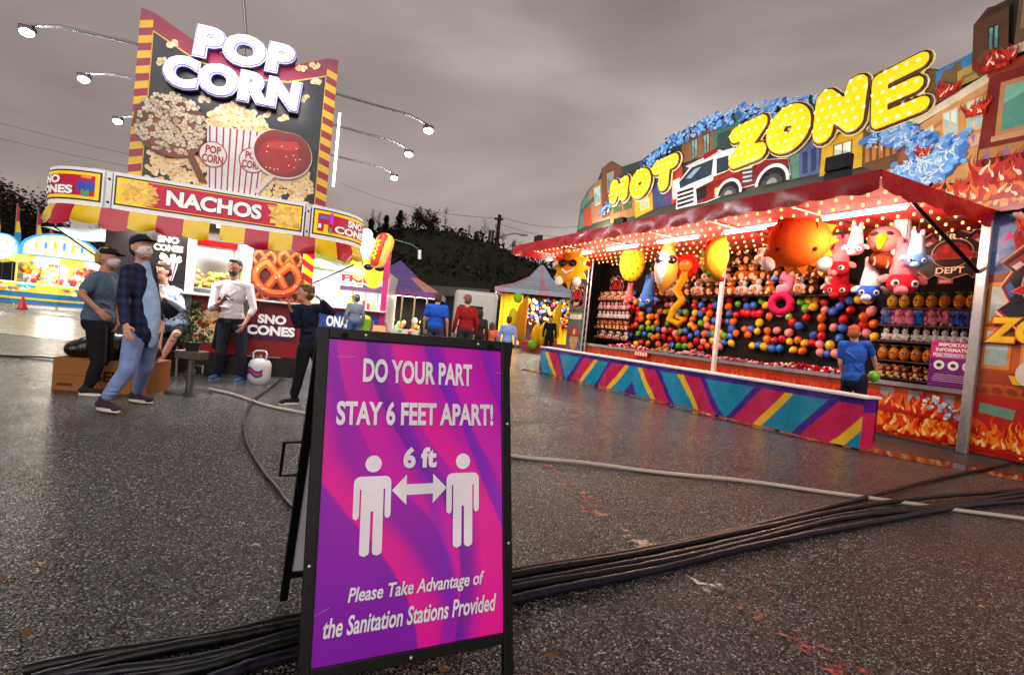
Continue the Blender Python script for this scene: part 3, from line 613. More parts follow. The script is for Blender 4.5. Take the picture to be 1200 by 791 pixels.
# pretzel poster
m_ = MB(); m_.rect(-.74, -.04, 1.22, 2.03, .588, rgb(62, 26, 14), .01); rr = random.Random(2)
def pretzel(cx, cz, r, y, c1, c2):
    def loop(pts, w, y_, col):
        for i in range(len(pts)-1):
            a, b = Vector((pts[i][0], 0, pts[i][1])), Vector((pts[i+1][0], 0, pts[i+1][1])); d = (b-a); 
            if d.length < 1e-6: continue
            n_ = Vector((-d.z, 0, d.x)).normalized()*w; e_ = d.normalized()*w*.5
            yy = y_ - .00007*i
            m_.poly([((a-n_-e_).x, (a-n_-e_).z), ((b-n_+e_).x, (b-n_+e_).z), ((b+n_+e_).x, (b+n_+e_).z), ((a+n_-e_).x, (a+n_-e_).z)], yy, col)
    pts = []
    for i in range(41):
        a = R(-65 + (310)*i/40) ; pts.append((cx + r*1.15*math.sin(a+R(180-90)-R(90)), cz - r*.95*math.cos(a+R(0))*-1 if False else cz + r*.9*math.cos(a)))
    pts = [(cx - r*.55, cz + r*.15)] + [(cx + r*1.15*math.sin(R(t_)), cz - r*.9*math.cos(R(t_))) for t_ in range(-150, 151, 10)] 
    pts[0] = (cx + r*.45, cz - r*.55); pts.append((cx - r*.45, cz - r*.55)); pts.insert(1, (cx + r*.1, cz + r*.05)); pts.insert(-1, (cx - r*.1, cz + r*.05))
    loop(pts, r*.23, y, c1); loop([(x, z + r*.05) for x, z in pts], r*.11, y-.004, c2)
    for i in range(14): q = rr.choice(pts); m_.disc(q[0]+rr.uniform(-.1, .1)*r, q[1]+rr.uniform(-.1, .1)*r, r*.035, r*.03, y-.009, rgb(245, 235, 220), 5)
for a in ((-.58, 1.85, .13), (-.22, 1.88, .14), (-.60, 1.32, .12), (-.18, 1.30, .12)): pretzel(*a, .576, rgb(120, 50, 18), rgb(160, 80, 32))
pretzel(-.38, 1.58, .27, .562, rgb(140, 44, 16), rgb(196, 92, 38))
m_.build('pretzel_poster', M_print, pc)
# black sno cone poster left of the window
m_ = MB(); m_.rect(-2.05, -1.62, 1.35, 2.05, .588, rgb(16, 14, 18), .01); m_.text('SNO', -1.98, -1.72, 1.90, 1.99, .584, WHITE, .03); m_.text('CONES', -2.02, -1.66, 1.78, 1.87, .584, WHITE, .03)
m_.poly([(-1.95, 1.62), (-1.70, 1.64), (-1.76, 1.36), (-1.88, 1.36)], .584, WHITE)
for i in range(4): t0, t1 = (i+.3)/4, (i+.7)/4; m_.poly([(-1.88+.12*t0, 1.362), (-1.88+.12*t1, 1.362), (-1.95+.25*t1, 1.62), (-1.95+.25*t0, 1.62)], .582, rgb(170, 30, 60))
rr = random.Random(4)
for i in range(16): kern(m_, rr.uniform(-1.93, -1.70), 1.64 + .08*rr.random(), .04, .580, rr)
m_.build('sno_cone_poster', M_print, pc)
# interior seen through the window
m_ = MB(); m_.box(-2.5, .03, 2.2, 2.25, .5, 2.6, rgb(240, 240, 236)); m_.box(-2.5, .03, .70, 2.2, 2.55, 2.6, rgb(240, 240, 236)); m_.build('inside_wall', M_paint, pc)
m_ = MB(); m_.bbox(-1.75, -1.05, 1.45, 1.95, 1.25, 1.32, rgb(170, 172, 176), .01); m_.box(-1.72, -1.68, 1.5, 1.54, 1.3, 2.0, STEEL); m_.box(-1.12, -1.08, 1.5, 1.54, 1.3, 2.0, STEEL); m_.bbox(-1.75, -1.05, 1.45, 1.95, 2.0, 2.12, rgb(190, 30, 36), .01)
m_.build('popcorn_machine', M_metal, pc); m_ = MB(); rr = random.Random(8)
for i in range(110): m_.ell((rr.uniform(-1.65, -1.15), rr.uniform(1.5, 1.9), 1.33 + .25*rr.random()**1.6), .035, lerp(rgb(250, 225, 140), rgb(240, 200, 90), rr.random()), None, 6, 4)
m_.build('popcorn_heap', M_plush, pc)
m_ = MB()
for i in range(7): m_.tube([(-1.0 + i*.1, 2.0, 1.5), (-1.0 + i*.1, 2.0, 1.64), (-1.0 + i*.1, 2.0, 1.72)], [.035, .035, .015], rr.choice([rgb(200, 40, 40), rgb(240, 220, 60), rgb(60, 110, 190), rgb(235, 235, 235)]), 8)
m_.box(-1.1, .0, 1.9, 2.15, 1.46, 1.49, STEEL); m_.box(-1.1, .0, 1.9, 2.15, 1.82, 1.85, STEEL)
for i in range(5): m_.tube([(-.95 + i*.16, 2.0, 1.86), (-.95 + i*.16, 2.0, 2.02)], [.05, .065], WHITE, 10)
m_.build('supply_shelf', M_plastic, pc)
lamp('AREA', (-1.2, 1.3, 2.5), 90, (.95, 1, .97), 1.6, .8, (0, 0, 0), pc, 'inside_light')
for x in (-1.9, -.75):
    m_ = MB(); m_.box(x-.45, x+.45, .14, .20, 2.17, 2.20, WHITE); m_.build('awning_tube', M_tube, pc)
lamp('AREA', (-1.25, .28, 2.14), 60, (1, .95, .92), 2.3, .2, (0, 0, 0), pc, 'awning_light')
# white side awnings, lit from below
for nm, q in (('l', [(-2.62, .75, 2.0), (-3.45, .95, 1.93), (-3.5, 3.0, 1.93), (-2.62, 3.2, 2.02)]), ('r', [(.14, .75, 1.98), (.80, .75, 1.90), (1.25, 3.0, 1.93), (.14, 3.2, 2.0)])):
    m_ = MB(); n_ = 6; vs = []
    for i in range(n_+1):
        for j in range(n_+1):
            u, v = i/n_, j/n_; a = [Vector(k_) for k_ in q]; p_ = (a[0]*(1-u)+a[1]*u)*(1-v) + (a[3]*(1-u)+a[2]*u)*v
            vs.append((p_.x, p_.y, p_.z + .04*math.sin(u*9)*math.sin(v*7)))
    m_.add(vs, [(i*(n_+1)+j, (i+1)*(n_+1)+j, (i+1)*(n_+1)+j+1, i*(n_+1)+j+1) for i in range(n_) for j in range(n_)], rgb(240, 240, 238), True); m_.build('side_awning', M_cloth, pc)
lamp('AREA', (-3.0, 2.0, 1.2), 16, (1, 1, 1), .8, .8, (R(180), 0, 0), pc, 'side_light'); lamp('AREA', (.5, 2.0, 1.1), 18, (1, 1, 1), .6, 1.2, (R(180), 0, 0), pc, 'side_light')
m_ = MB(); m_.tube([(.12, .8, 1.55), (.75, .82, 1.95)], .012, rgb(60, 60, 60), 6); m_.tube([(-2.6, .8, 1.5), (-3.3, .95, 1.95)], .012, rgb(60, 60, 60), 6); m_.build('awning_strut', M_metal, pc)
# floodlights on long arms over the roof, antenna mast, vertical tube light
for i, (l, r) in enumerate([((30, 33), (502, 151)), ((96, 88), (479, 179)), ((137, 139), (462, 207))]):
    A_ = FP.loc(gnd(*l, 4.70)); B_ = FP.loc(gnd(*r, 4.70)); A_.y = B_.y = (A_.y + B_.y)/2*.5 + .5*A_.y
    B_ = FP.loc(gnd(*r, 4.70))
    m_ = MB(); mid_ = (A_ + B_)/2; mid_.z = 4.95
    k1 = A_.lerp(B_, .06); k1.z = 4.86; k2 = A_.lerp(B_, .94); k2.z = 4.86
    m_.tube([A_ + Vector((0, 0, .06)), k1, mid_, k2, B_ + Vector((0, 0, .06))], .022, rgb(120, 118, 122), 6); arm = m_.build('light_arm', M_metal, pc)
    m_ = MB(); m_.tube([(mid_.x, mid_.y, 2.68), (mid_.x, mid_.y, 4.95)], .03, rgb(120, 118, 122), 6); m_.build('mast', M_metal, pc)
    for P_, sx in ((A_, -1), (B_, 1)):
        m_ = MB(); m_.bbox(P_.x-.09, P_.x+.09, P_.y-.07, P_.y+.07, P_.z-.03, P_.z+.05, rgb(60, 60, 62), .02); h_ = m_.build('lamp_head', M_metal, arm)
        m_ = MB(); m_.ell((P_.x, P_.y-.02, P_.z-.045), (.085, .07, .055), WHITE); m_.build('lamp_glass', M_lamp, arm)
        lamp('POINT', (P_.x, P_.y-.05, P_.z-.16), 130, (.90, .95, 1), .12, parent=pc, name='flood_light')
m_ = MB(); a = pp(283, 0, .5); b = pp(288, 42, .5); m_.tube([(b[0], .5, 2.7), (b[0], .5, b[1]), (a[0]+.05, .5, a[1]-.15), (a[0]-.1, .5, a[1]+.7)], .022, rgb(150, 150, 154), 6); m_.build('antenna_pole', M_metal, pc)
m_ = MB(); m_.tube([(.30, .3, 3.06), (.30, .3, 4.18)], .018, WHITE, 8); m_.build('tube_light', M_tube, pc)
# cash shelf brackets: wheel
m_ = MB(); m_.tube([(-1.2, .9, .33), (-1.2, 1.15, .33)], .33, BLACK, 20); m_.build('wheel', M_rubber, pc)

# ---- things around the stand
def propane(P, label, rz=0):
    o = thing('propane_tank', label, 'gas tank', P, rz, 'white propane tanks'); m = MB()
    prof_ = [(.11, 0), (.13, .03), (.155, .07), (.155, .27), (.13, .33), (.05, .365)]
    m.tube([(0, 0, z) for r, z in prof_], [r for r, z in prof_], rgb(222, 224, 228), 20); m.build('tank', M_paint, o)
    c = MB()
    for s_ in (-1, 1): c.tube([(s_*.09, -.03, .35), (s_*.10, -.03, .44), (s_*.07, 0, .47), (0, .02, .475)], .013, rgb(215, 216, 220), 6)
    c.tube([(0, 0, .35), (0, 0, .42)], .02, rgb(170, 150, 90), 8); c.build('handle_collar', M_paint, o)
    b = MB()
    for z0, z1, c_ in ((.12, .22, rgb(40, 70, 160)), (.155, .19, rgb(220, 60, 50))):
        vs = []; 
        for i in range(9):
            a = R(-150 + 100*i/8); vs += [(.157*math.cos(a), .157*math.sin(a), z0 + .03*math.sin(i*.8)), (.157*math.cos(a), .157*math.sin(a), z1 + .03*math.sin(i*.8))]
        b.add([(x*(1.002 if z0 > .13 else 1), y*(1.002 if z0 > .13 else 1), z) for x, y, z in vs], [(2*i, 2*i+2, 2*i+3, 2*i+1) for i in range(8)], c_, True)
    b.build('blue_label', M_print, o); return o
propane(gnd(303, 449), 'white propane tank with a blue label on the ground before the sno cones panel')
rk = gnd(326, 437); ro = thing('wire_rack', 'low white wire rack holding a tank beside the propane tank', 'rack', rk, R(22)); m_ = MB()
for x in (-.24, .30):
    for y in (-.12, .2): m_.tube([(x, y, 0), (x, y, .48)], .01, rgb(215, 215, 220), 6)
for z in (.10, .46):
    m_.tube([(-.24, -.12, z), (.30, -.12, z), (.30, .2, z), (-.24, .2, z), (-.24, -.12, z)], .009, rgb(215, 215, 220), 6)
    for i in range(6): m_.tube([(-.2 + i*.09, -.12, z), (-.2 + i*.09, .2, z)], .005, rgb(205, 205, 210), 4)
m_.build('wire_frame', M_paint, ro)
pz = FP.loc(rk); propane(rk + Vector((.16, .06, .11)), 'white propane tank standing on the wire rack', R(40))
# cardboard box with a black bag on it
p = gnd(60, 456); q = gnd(150, 463); d = q-p
cb = thing('cardboard_box', 'brown cardboard carton on the asphalt under a black bag', 'box', p, math.atan2(d.y, d.x)+.05); Lb = .95; m_ = MB()
m_.box(0, Lb, 0, .55, 0, .36, rgb(150, 100, 52)); m_.build('carton', M_wood, cb)
m_ = MB(); m_.text('GENP', .38, .80, .12, .24, -.003, rgb(60, 34, 20), .03); m_.box(.05, .2, -.004, -.002, .05, .08, rgb(90, 56, 30)); m_.build('lettering', M_wood, cb)
m_ = MB(); m_.box(0, Lb, -.002, .002, .17, .175, rgb(110, 72, 38)); m_.build('tape_seam', M_wood, cb)
bg_ = MB(); rr = random.Random(3)
for i in range(9): bg_.ell((.12 + .085*i, .27 + rr.uniform(-.06, .06), .07 + .06*math.sin(math.pi*(i+1)/10)), (.13, .22, .08 + .10*math.sin(math.pi*(i+1)/10)), BLACK, rotm('Y', rr.uniform(-15, 15)))
for i in range(6): bg_.cap((.1 + .13*i, .1, .10), (.16 + .13*i, .42, .24), .03, .02)
o = bg_.build('black_bag', M_tarp, None, .018, 3, rgb(20, 19, 21)); o.location = p + Vector((0, 0, .36)); o.rotation_euler.z = math.atan2(d.y, d.x) + .05; tag(o, 'slouched black bag lying on the cardboard carton', 'bag')
# trailer jack with a tabletop shrub
jp = gnd(221, 461); jk = thing('jack_stand', 'grey steel jack stand with a wide dark foot on the asphalt', 'jack stand', jp); m_ = MB()
m_.tube([(0, 0, .03), (0, 0, .42)], .04, rgb(120, 118, 120), 10); m_.tube([(0, 0, .2), (0, 0, .28)], .055, rgb(110, 108, 110), 10); m_.build('post', M_metal, jk)
m_ = MB(); m_.tube([(0, 0, 0), (0, 0, .03)], [.26, .22], rgb(40, 40, 42), 16); m_.build('foot', M_black, jk); m_ = MB(); m_.bbox(-.15, .15, -.1, .1, .42, .52, rgb(120, 116, 114), .01); m_.build('head_plate', M_metal, jk)
m_ = MB(); m_.tube([(.04, 0, .35), (.16, -.03, .35), (.16, -.03, .26)], .01, rgb(130, 130, 132), 6); m_.build('crank', M_metal, jk)
sh = thing('potted_shrub', 'little dark green leafy shrub standing on the jack stand', 'plant', jp + Vector((0, 0, .522))); m_ = MB(); m_.tube([(0, 0, 0), (0, 0, .10)], [.07, .09], rgb(50, 40, 36), 12); m_.build('pot', M_plastic, sh)
m_ = MB(); rr = random.Random(12)
for i in range(420):
    z = .08 + .5*rr.random(); w = .20*(1 - (z-.08)/.62) + .03; a = rr.uniform(0, 6.28); r = w*rr.random()**.5; s_ = rr.uniform(.015, .035); M_ = Matrix.Translation((r*math.cos(a), r*math.sin(a), z)) @ Matrix.Rotation(a, 4, 'Z') @ Matrix.Rotation(rr.uniform(-1.2, 1.2), 4, 'Y')
    m_.add([(-s_, 0, 0), (0, -s_*.5, .01), (s_, 0, 0), (0, s_*.5, .01)], [(0, 1, 2, 3)], lerp(rgb(30, 60, 34), rgb(90, 130, 80), rr.random()), False, M_)
m_.build('leaves', M_leaf, sh)

# ================================================================== DART BOOTH
bo = thing('dart_booth', 'balloon dart game trailer with red canopy and painted burning city front', 'game booth', FB.o, FB.a)
bp = FB.px
class Art:
    def __init__(s): s.m = MB(); s.k = 0
    def P(s, col, pts, local=False, bump=True):
        if bump: s.k += 1
        q = pts if local else [bp(*p) for p in pts]
        s.m.poly(q, -.002 - .0008*s.k, rgb(*col)); return s
    def y(s): s.k += 1; return -.002 - .0008*s.k
rr = random.Random(21)
def tongue(cx, z0, w, h, sway, n=11):                       # one curling flame tongue outline, base at z0
    x, z, th = cx, z0, R(90) + sway*.35; A_ = 1.15*(1 if sway > 0 else -1)*(.6 + .5*abs(sway)); Lp = []; Rp = []; st = h*1.12/n
    for i in range(n+1):
        t = i/n; ww = w*.5*(1 - t)**.8*(.72 + .5*math.sin(min(1, t*1.5)*math.pi)) + .001
        nx_, nz_ = -math.sin(th), math.cos(th); Lp.append((x + nx_*ww, z + nz_*ww)); Rp.append((x - nx_*ww, z - nz_*ww))
        x += st*math.cos(th); z += st*math.sin(th); th = R(90) + sway*.35 + A_*math.sin(t*4.6 + .3)*(.35 + t)
    return Lp + Rp[::-1][1:]
def flames(A, x0, x1, z0, h, n, w, rnd_=rr, cols=((176, 22, 12), (226, 70, 12), (246, 140, 24), (252, 214, 130))):
    for li, c in enumerate(cols):
        k = max(1, int(n*(1 - .12*li))); A.k += 1
        for i in range(k):
            cx = x0 + (x1-x0)*(i + .5 + rnd_.uniform(-.3, .3))/k; hh = h*(1 - .2*li)*rnd_.uniform(.6, 1.1); ww = w*(1 - .22*li)*rnd_.uniform(.7, 1.2)
            zb = z0 + (rnd_.uniform(0, h*.35) if li else 0)
            A.m.poly(tongue(cx, zb, ww, hh, rnd_.uniform(-.9, .9)), -.002 - .0008*(A.k) - .0001*i/max(1, k)*6, rgb(*c))
        A.k += 1
def firespot(A, px, py, r):
    x, z = bp(px, py); flames(A, x-r*.6, x+r*.6, z-r*.7, r*1.5, 6, r*.36, cols=((150, 20, 14), (205, 40, 18), (214, 60, 24), (252, 230, 200)))
def swirl(A, pts, r, n, cols):                              # spray of water: rounded curls along a pixel path
    q = [bp(*p) for p in pts]
    for li in range(3):
        A.k += 1
        for i in range(n):
            t = rr.random()*(len(q)-1.001); j = int(t); f = t-j; x = q[j][0] + (q[j+1][0]-q[j][0])*f; z = q[j][1] + (q[j+1][1]-q[j][1])*f
            R_ = r if not isinstance(r, tuple) else r[0] + (r[1]-r[0])*t/(len(q)-1)
            x += rr.uniform(-1, 1)*R_; z += rr.uniform(-1, 1)*R_; s_ = R_*rr.uniform(.25, .5)*(1 - .25*li); a0 = rr.uniform(0, 360)
            if li < 2: A.m.disc(x, z, s_, s_*.8, -.002 - .0008*A.k - rr.random()*.0007, rgb(*cols[min(2*li + rr.randrange(2), len(cols)-1)]), 10)
            else:                                           # foam crescents
                o_ = [(x + s_*1.2*math.cos(R(a0+t_*14)), z + s_*1.2*math.sin(R(a0+t_*14))) for t_ in range(11)] + [(x + s_*(1.2-.45*math.sin(math.pi*t_/10))*math.cos(R(a0+t_*14)), z + s_*(1.2-.45*math.sin(math.pi*t_/10))*math.sin(R(a0+t_*14))) for t_ in range(10, -1, -1)]
                A.m.poly(o_, -.002 - .0008*A.k - rr.random()*.0007, rgb(*cols[-1]))
def win(A, c, frame, pane, rows=1):                         # window quad (tl,tr,br,bl) with frame
    c = [bp(*p) for p in c]; cx = sum(p[0] for p in c)/4; cz = sum(p[1] for p in c)/4
    A.k += 1; A.m.poly([(cx + (x-cx)*1.22, cz + (z-cz)*1.15) for x, z in c], -.002-.0008*A.k, rgb(*frame)); A.k += 1; A.m.poly(c, -.002-.0008*A.k, rgb(*pane))
    A.k += 1; A.m.poly([c[0], c[1], ((c[1][0]*.4+c[2][0]*.6), (c[1][1]*.4+c[2][1]*.6)), (c[0][0]*.8+c[3][0]*.2, c[0][1]*.8+c[3][1]*.2)], -.002-.0008*A.k, rgb(*[min(255, int(v*1.15+12)) for v in pane]))
    A.k += 1; m0 = ((c[0][0]+c[1][0])/2, (c[0][1]+c[1][1])/2); m1 = ((c[3][0]+c[2][0])/2, (c[3][1]+c[2][1])/2); e_ = .012
    A.m.poly([(m0[0]-e_, m0[1]), (m0[0]+e_, m0[1]), (m1[0]+e_, m1[1]), (m1[0]-e_, m1[1])], -.002-.0008*A.k, rgb(*frame))
# --- the board itself
sil = [(676, 272), (681, 238), (690, 222), (700, 212), (706, 197), (716, 189), (728, 196), (752, 188), (775, 170), (800, 153), (830, 141), (870, 130), (915, 124), (945, 124), (949, 111), (966, 119), (985, 112), (1000, 106), (1018, 93), (1036, 82), (1044, 86), (1062, 70), (1066, 76), (1100, 82), (1143, 60), (1143, 30), (1160, 10)]
q = [bp(*p) for p in sil]; XR = 1.55
ztop = 6.62
board = [(-10.95, 3.45)] + q + [(.25, ztop), (.55, ztop + .18), (XR, ztop + .25), (XR, 0.02), (.03, .02), (.03, 3.45)]
bm_ = MB(); bm_.poly(board, 0, rgb(58, 62, 52), .10); fb = bm_.build('facade_board', M_paint, bo)
A = Art()
P = A.P
P((84, 120, 104), [(677, 270), (682, 238), (690, 224), (693, 262)]); P((150, 112, 84), [(692, 263), (690, 224), (700, 212), (714, 206), (716, 256)]); P((110, 72, 52), [(705, 226), (705, 198), (716, 190), (729, 197), (730, 250), (706, 256)])
P((60, 92, 84), [(681, 246), (700, 226), (701, 230), (681, 252)]); P((170, 64, 40), [(684, 266), (685, 246), (692, 242), (694, 264)])
win(A, [(697, 222), (703, 219), (703, 238), (698, 240)], (210, 190, 150), (120, 160, 160)); win(A, [(712, 205), (719, 202), (719, 222), (713, 225)], (180, 140, 100), (90, 120, 120))
P((160, 116, 70), [(716, 262), (716, 236), (746, 226), (748, 252)]); P((104, 70, 46), [(716, 240), (716, 234), (746, 224), (746, 230)])
for x in (720, 732): win(A, [(x, 240-(x-720)*.3), (x+8, 237-(x-720)*.3), (x+8, 247-(x-720)*.3), (x, 250-(x-720)*.3)], (110, 76, 44), (70, 96, 70))
P((216, 176, 40), [(745, 256), (744, 226), (765, 214), (766, 246)]); win(A, [(751, 233), (760, 230), (761, 243), (752, 246)], (250, 226, 120), (190, 190, 170))
P((70, 70, 130), [(766, 246), (764, 196), (786, 186), (788, 240)]); P((52, 92, 112), [(772, 240), (771, 212), (777, 209), (778, 238)]); P((120, 60, 110), [(780, 237), (779, 208), (784, 206), (785, 235)])
P((186, 60, 46), [(788, 240), (786, 190), (800, 182), (802, 235)]); win(A, [(789, 214), (797, 210), (798, 230), (790, 233)], (226, 220, 200), (200, 205, 205))
P((136, 96, 62), [(800, 192), (800, 160), (838, 142), (840, 180)]); win(A, [(812, 166), (818, 163), (818, 184), (813, 187)], (90, 58, 36), (110, 150, 150)); win(A, [(826, 160), (832, 157), (832, 178), (827, 181)], (90, 58, 36), (110, 150, 150))
P((74, 116, 104), [(838, 184), (838, 144), (874, 132), (876, 184)]); P((50, 76, 72), [(842, 180), (842, 158), (858, 152), (860, 178)])
P((60, 56, 58), [(870, 190), (870, 132), (930, 124), (932, 200)])
P((92, 138, 116), [(926, 212), (926, 170), (940, 162), (942, 208)]); P((86, 104, 150), [(938, 209), (938, 160), (972, 146), (974, 202)])
for x in (942, 952, 962): P((50, 60, 108), [(x, 180-(x-942)*.4), (x+6, 177-(x-942)*.4), (x+6, 203-(x-942)*.3), (x, 205-(x-942)*.3)])
P((220, 178, 44), [(962, 208), (966, 160), (1018, 140), (1014, 196)]); win(A, [(980, 172), (999, 166), (998, 187), (979, 192)], (160, 116, 30), (205, 215, 205)); P((120, 84, 30), [(964, 166), (1016, 148), (1016, 144), (965, 162)])
P((120, 84, 52), [(1000, 106), (1018, 93), (1036, 84), (1062, 72), (1100, 84), (1100, 120), (1000, 140)]); P((150, 92, 50), [(1018, 94), (1036, 83), (1042, 96), (1020, 108)])
P((66, 138, 196), [(1098, 86), (1143, 62), (1146, 80), (1150, 90), (1100, 112)]); P((124, 96, 60), [(1098, 110), (1108, 84), (1118, 82), (1120, 76), (1128, 73), (1130, 106), (1098, 124)]); P((190, 160, 84), [(1124, 104), (1124, 86), (1162, 66), (1164, 86)]); P((150, 124, 72), [(1128, 96), (1130, 92), (1160, 76), (1160, 80)])
P((110, 76, 44), [(1012, 196), (1014, 150), (1090, 118), (1092, 196), (1060, 214)]); 
for x in range(1016, 1056, 8): P((196, 130, 62), [(x, 174 - (x-1016)*.3), (x+5, 172 - (x-1016)*.3), (x+5, 190 - (x-1016)*.3), (x, 192 - (x-1016)*.3)])
P((156, 92, 50), [(1050, 206), (1060, 170), (1092, 156), (1092, 214)]);
for i in range(5): P((206, 140, 80), [(1042+i*9, 200-i*2), (1050+i*9, 196-i*2), (1048+i*9, 206-i*2), (1040+i*9, 209-i*2)])
P((214, 160, 100), [(1082, 216), (1078, 150), (1168, 90), (1166, 216)]); P((232, 218, 190), [(1066, 146), (1176, 78), (1178, 88), (1068, 154)]); P((190, 132, 78), [(1080, 160), (1170, 100), (1170, 104), (1080, 164)])
for c in ([(1088, 154), (1096, 149), (1097, 172), (1089, 176)], [(1109, 136), (1124, 129), (1124, 158), (1110, 163)], [(1137, 124), (1153, 117), (1153, 150), (1137, 154)]): win(A, c, (238, 200, 150), (176, 206, 206))
P((226, 182, 150), [(1092, 178), (1166, 152), (1166, 166), (1092, 190)])
for i in range(5): P((180, 120, 170), [(1098+i*14, 176-i*5), (1104+i*14, 174-i*5), (1102+i*14, 185-i*5)])
# the tall brick tower and the dark red corner block run on to the end of the panel
P((92, 60, 42), [(1142, 84), (1144, 32), (1160, 12), (1186, 4), (1184, 76), (1150, 90)]); P((70, 44, 32), [(1152, 28), (1162, 14), (1186, 5), (1186, 10), (1166, 20)]); win(A, [(1163, 36), (1173, 32), (1172, 58), (1162, 61)], (60, 40, 30), (84, 150, 150))
P((120, 72, 46), [(1142, 80), (1156, 62), (1186, 56), (1184, 84), (1150, 92)])
z1 = bp(1178, 84)[1]
x_ = .12
P((112, 86, 64), [(.06, 5.7), (XR, 5.75), (XR, ztop+.25), (.55, ztop+.18), (.06, ztop-.02)], True); P((225, 205, 175), [(-.02, 5.66), (XR, 5.80), (XR, 5.92), (-.02, 5.80)], True)
P((120, 34, 22), [(x_-.36, 3.9), (XR, 3.9), (XR, 5.68), (x_-.30, 5.60)], True); P((150, 52, 30), [(x_-.33, 5.45), (XR, 5.55), (XR, 5.68), (x_-.33, 5.60)], True)
for X in (.02, .52, 1.02): 
    P((190, 130, 90), [(X-.06, 4.55), (X+.32, 4.55), (X+.32, 5.32), (X-.06, 5.32)], True); P((84, 150, 132), [(X, 4.62), (X+.26, 4.62), (X+.26, 5.25), (X, 5.25)], True); P((120, 184, 160), [(X, 5.0), (X+.26, 5.12), (X+.26, 5.25), (X, 5.25)], True); P((200, 150, 110), [(X-.1, 4.48), (X+.36, 4.48), (X+.36, 4.56), (X-.1, 4.56)], True)
for X in (.16, .66, 1.15): P((150, 120, 90), [(X-.05, 6.0), (X+.25, 6.0), (X+.25, 6.62), (X-.05, 6.62)], True); P((96, 150, 150), [(X, 6.05), (X+.2, 6.05), (X+.2, 6.57), (X, 6.57)], True)
P((180, 128, 70), [(-.2, 4.25), (XR, 4.22), (XR, 4.42), (-.2, 4.40)], True)
for i in range(8): P((150, 110, 160), [(-.15+i*.22, 4.25), (-.05+i*.22, 4.25), (-.10+i*.22, 4.40)], True)
for c, r_ in (((1114, 106), .19), ((1088, 178), .13), ((1150, 128), .19), ((1172, 72), .24), ((1184, 66), .18)): firespot(A, *c, r_)
P((206, 60, 16), [(-.9, 3.5), (XR, 3.5), (XR, 4.0), (-.4, 3.9)], True); flames(A, -1.3, XR-.1, 3.45, .55, 34, .17); flames(A, -.8, XR-.1, 3.62, .50, 30, .14, cols=((190, 26, 14), (206, 40, 16), (240, 120, 30), (252, 224, 180))); flames(A, -.2, XR-.1, 3.85, .50, 18, .13, cols=((170, 20, 14), (190, 30, 16), (226, 80, 24), (252, 226, 196)))
fa = A.m.build('city_painting', M_print, fb)
# --- right hand panel below the cornice
A = Art(); P = A.P; P((196, 96, 30), [(.05, .04), (XR, .04), (XR, 3.55), (.05, 3.55)], True); P((96, 130, 196), [(.05, 2.55), (XR, 2.75), (XR, 3.75), (.05, 3.75)], True)
P((120, 150, 205), [(.05, 2.9), (.6, 3.05), (1.1, 2.9), (XR, 3.1), (XR, 3.35), (.05, 3.3)], True); P((214, 60, 120), [(.15, 3.02), (.28, 3.10), (.22, 3.2)], True); P((214, 60, 120), [(.42, 2.95), (.56, 3.02), (.5, 3.1)], True)
P((150, 62, 22), [(.05, 2.45), (XR, 2.62), (XR, 2.78), (.05, 2.58)], True); P((224, 122, 44), [(.05, 2.38), (XR, 2.5), (XR, 2.62), (.05, 2.45)], True); P((168, 70, 24), [(.05, 1.05), (XR, 1.05), (XR, 1.22), (.05, 1.22)], True)
for X in (.10, .52, .95): 
    for z in (1.30, 1.93): P((232, 140, 60), [(X-.03, z-.05), (X+.29, z-.05), (X+.29, z+.54), (X-.03, z+.54)], True); P((206, 222, 216), [(X, z), (X+.25, z), (X+.25, z+.48), (X, z+.48)], True); P((168, 192, 192), [(X, z), (X+.25, z), (X+.25, z+.22), (X, z+.24)], True)
for i in range(9): P((150, 50, 20), [(.08+.16*i, .92), (.16+.16*i, .92), (.16+.16*i, 1.0), (.08+.16*i, 1.0)], True)
P((178, 30, 18), [(.05, .04), (XR, .04), (XR, .82), (.05, .90)], True); P((100, 150, 130), [(.12, .62), (.5, .58), (.52, .72), (.12, .76)], True)
flames(A, .10, XR-.1, .07, .60, 20, .17); flames(A, .10, XR-.1, .10, .34, 22, .12); flames(A, .45, XR-.1, 2.75, .70, 10, .17); flames(A, .35, XR-.1, 3.15, .45, 14, .14)
A.m.build('panel_painting', M_print, fb)
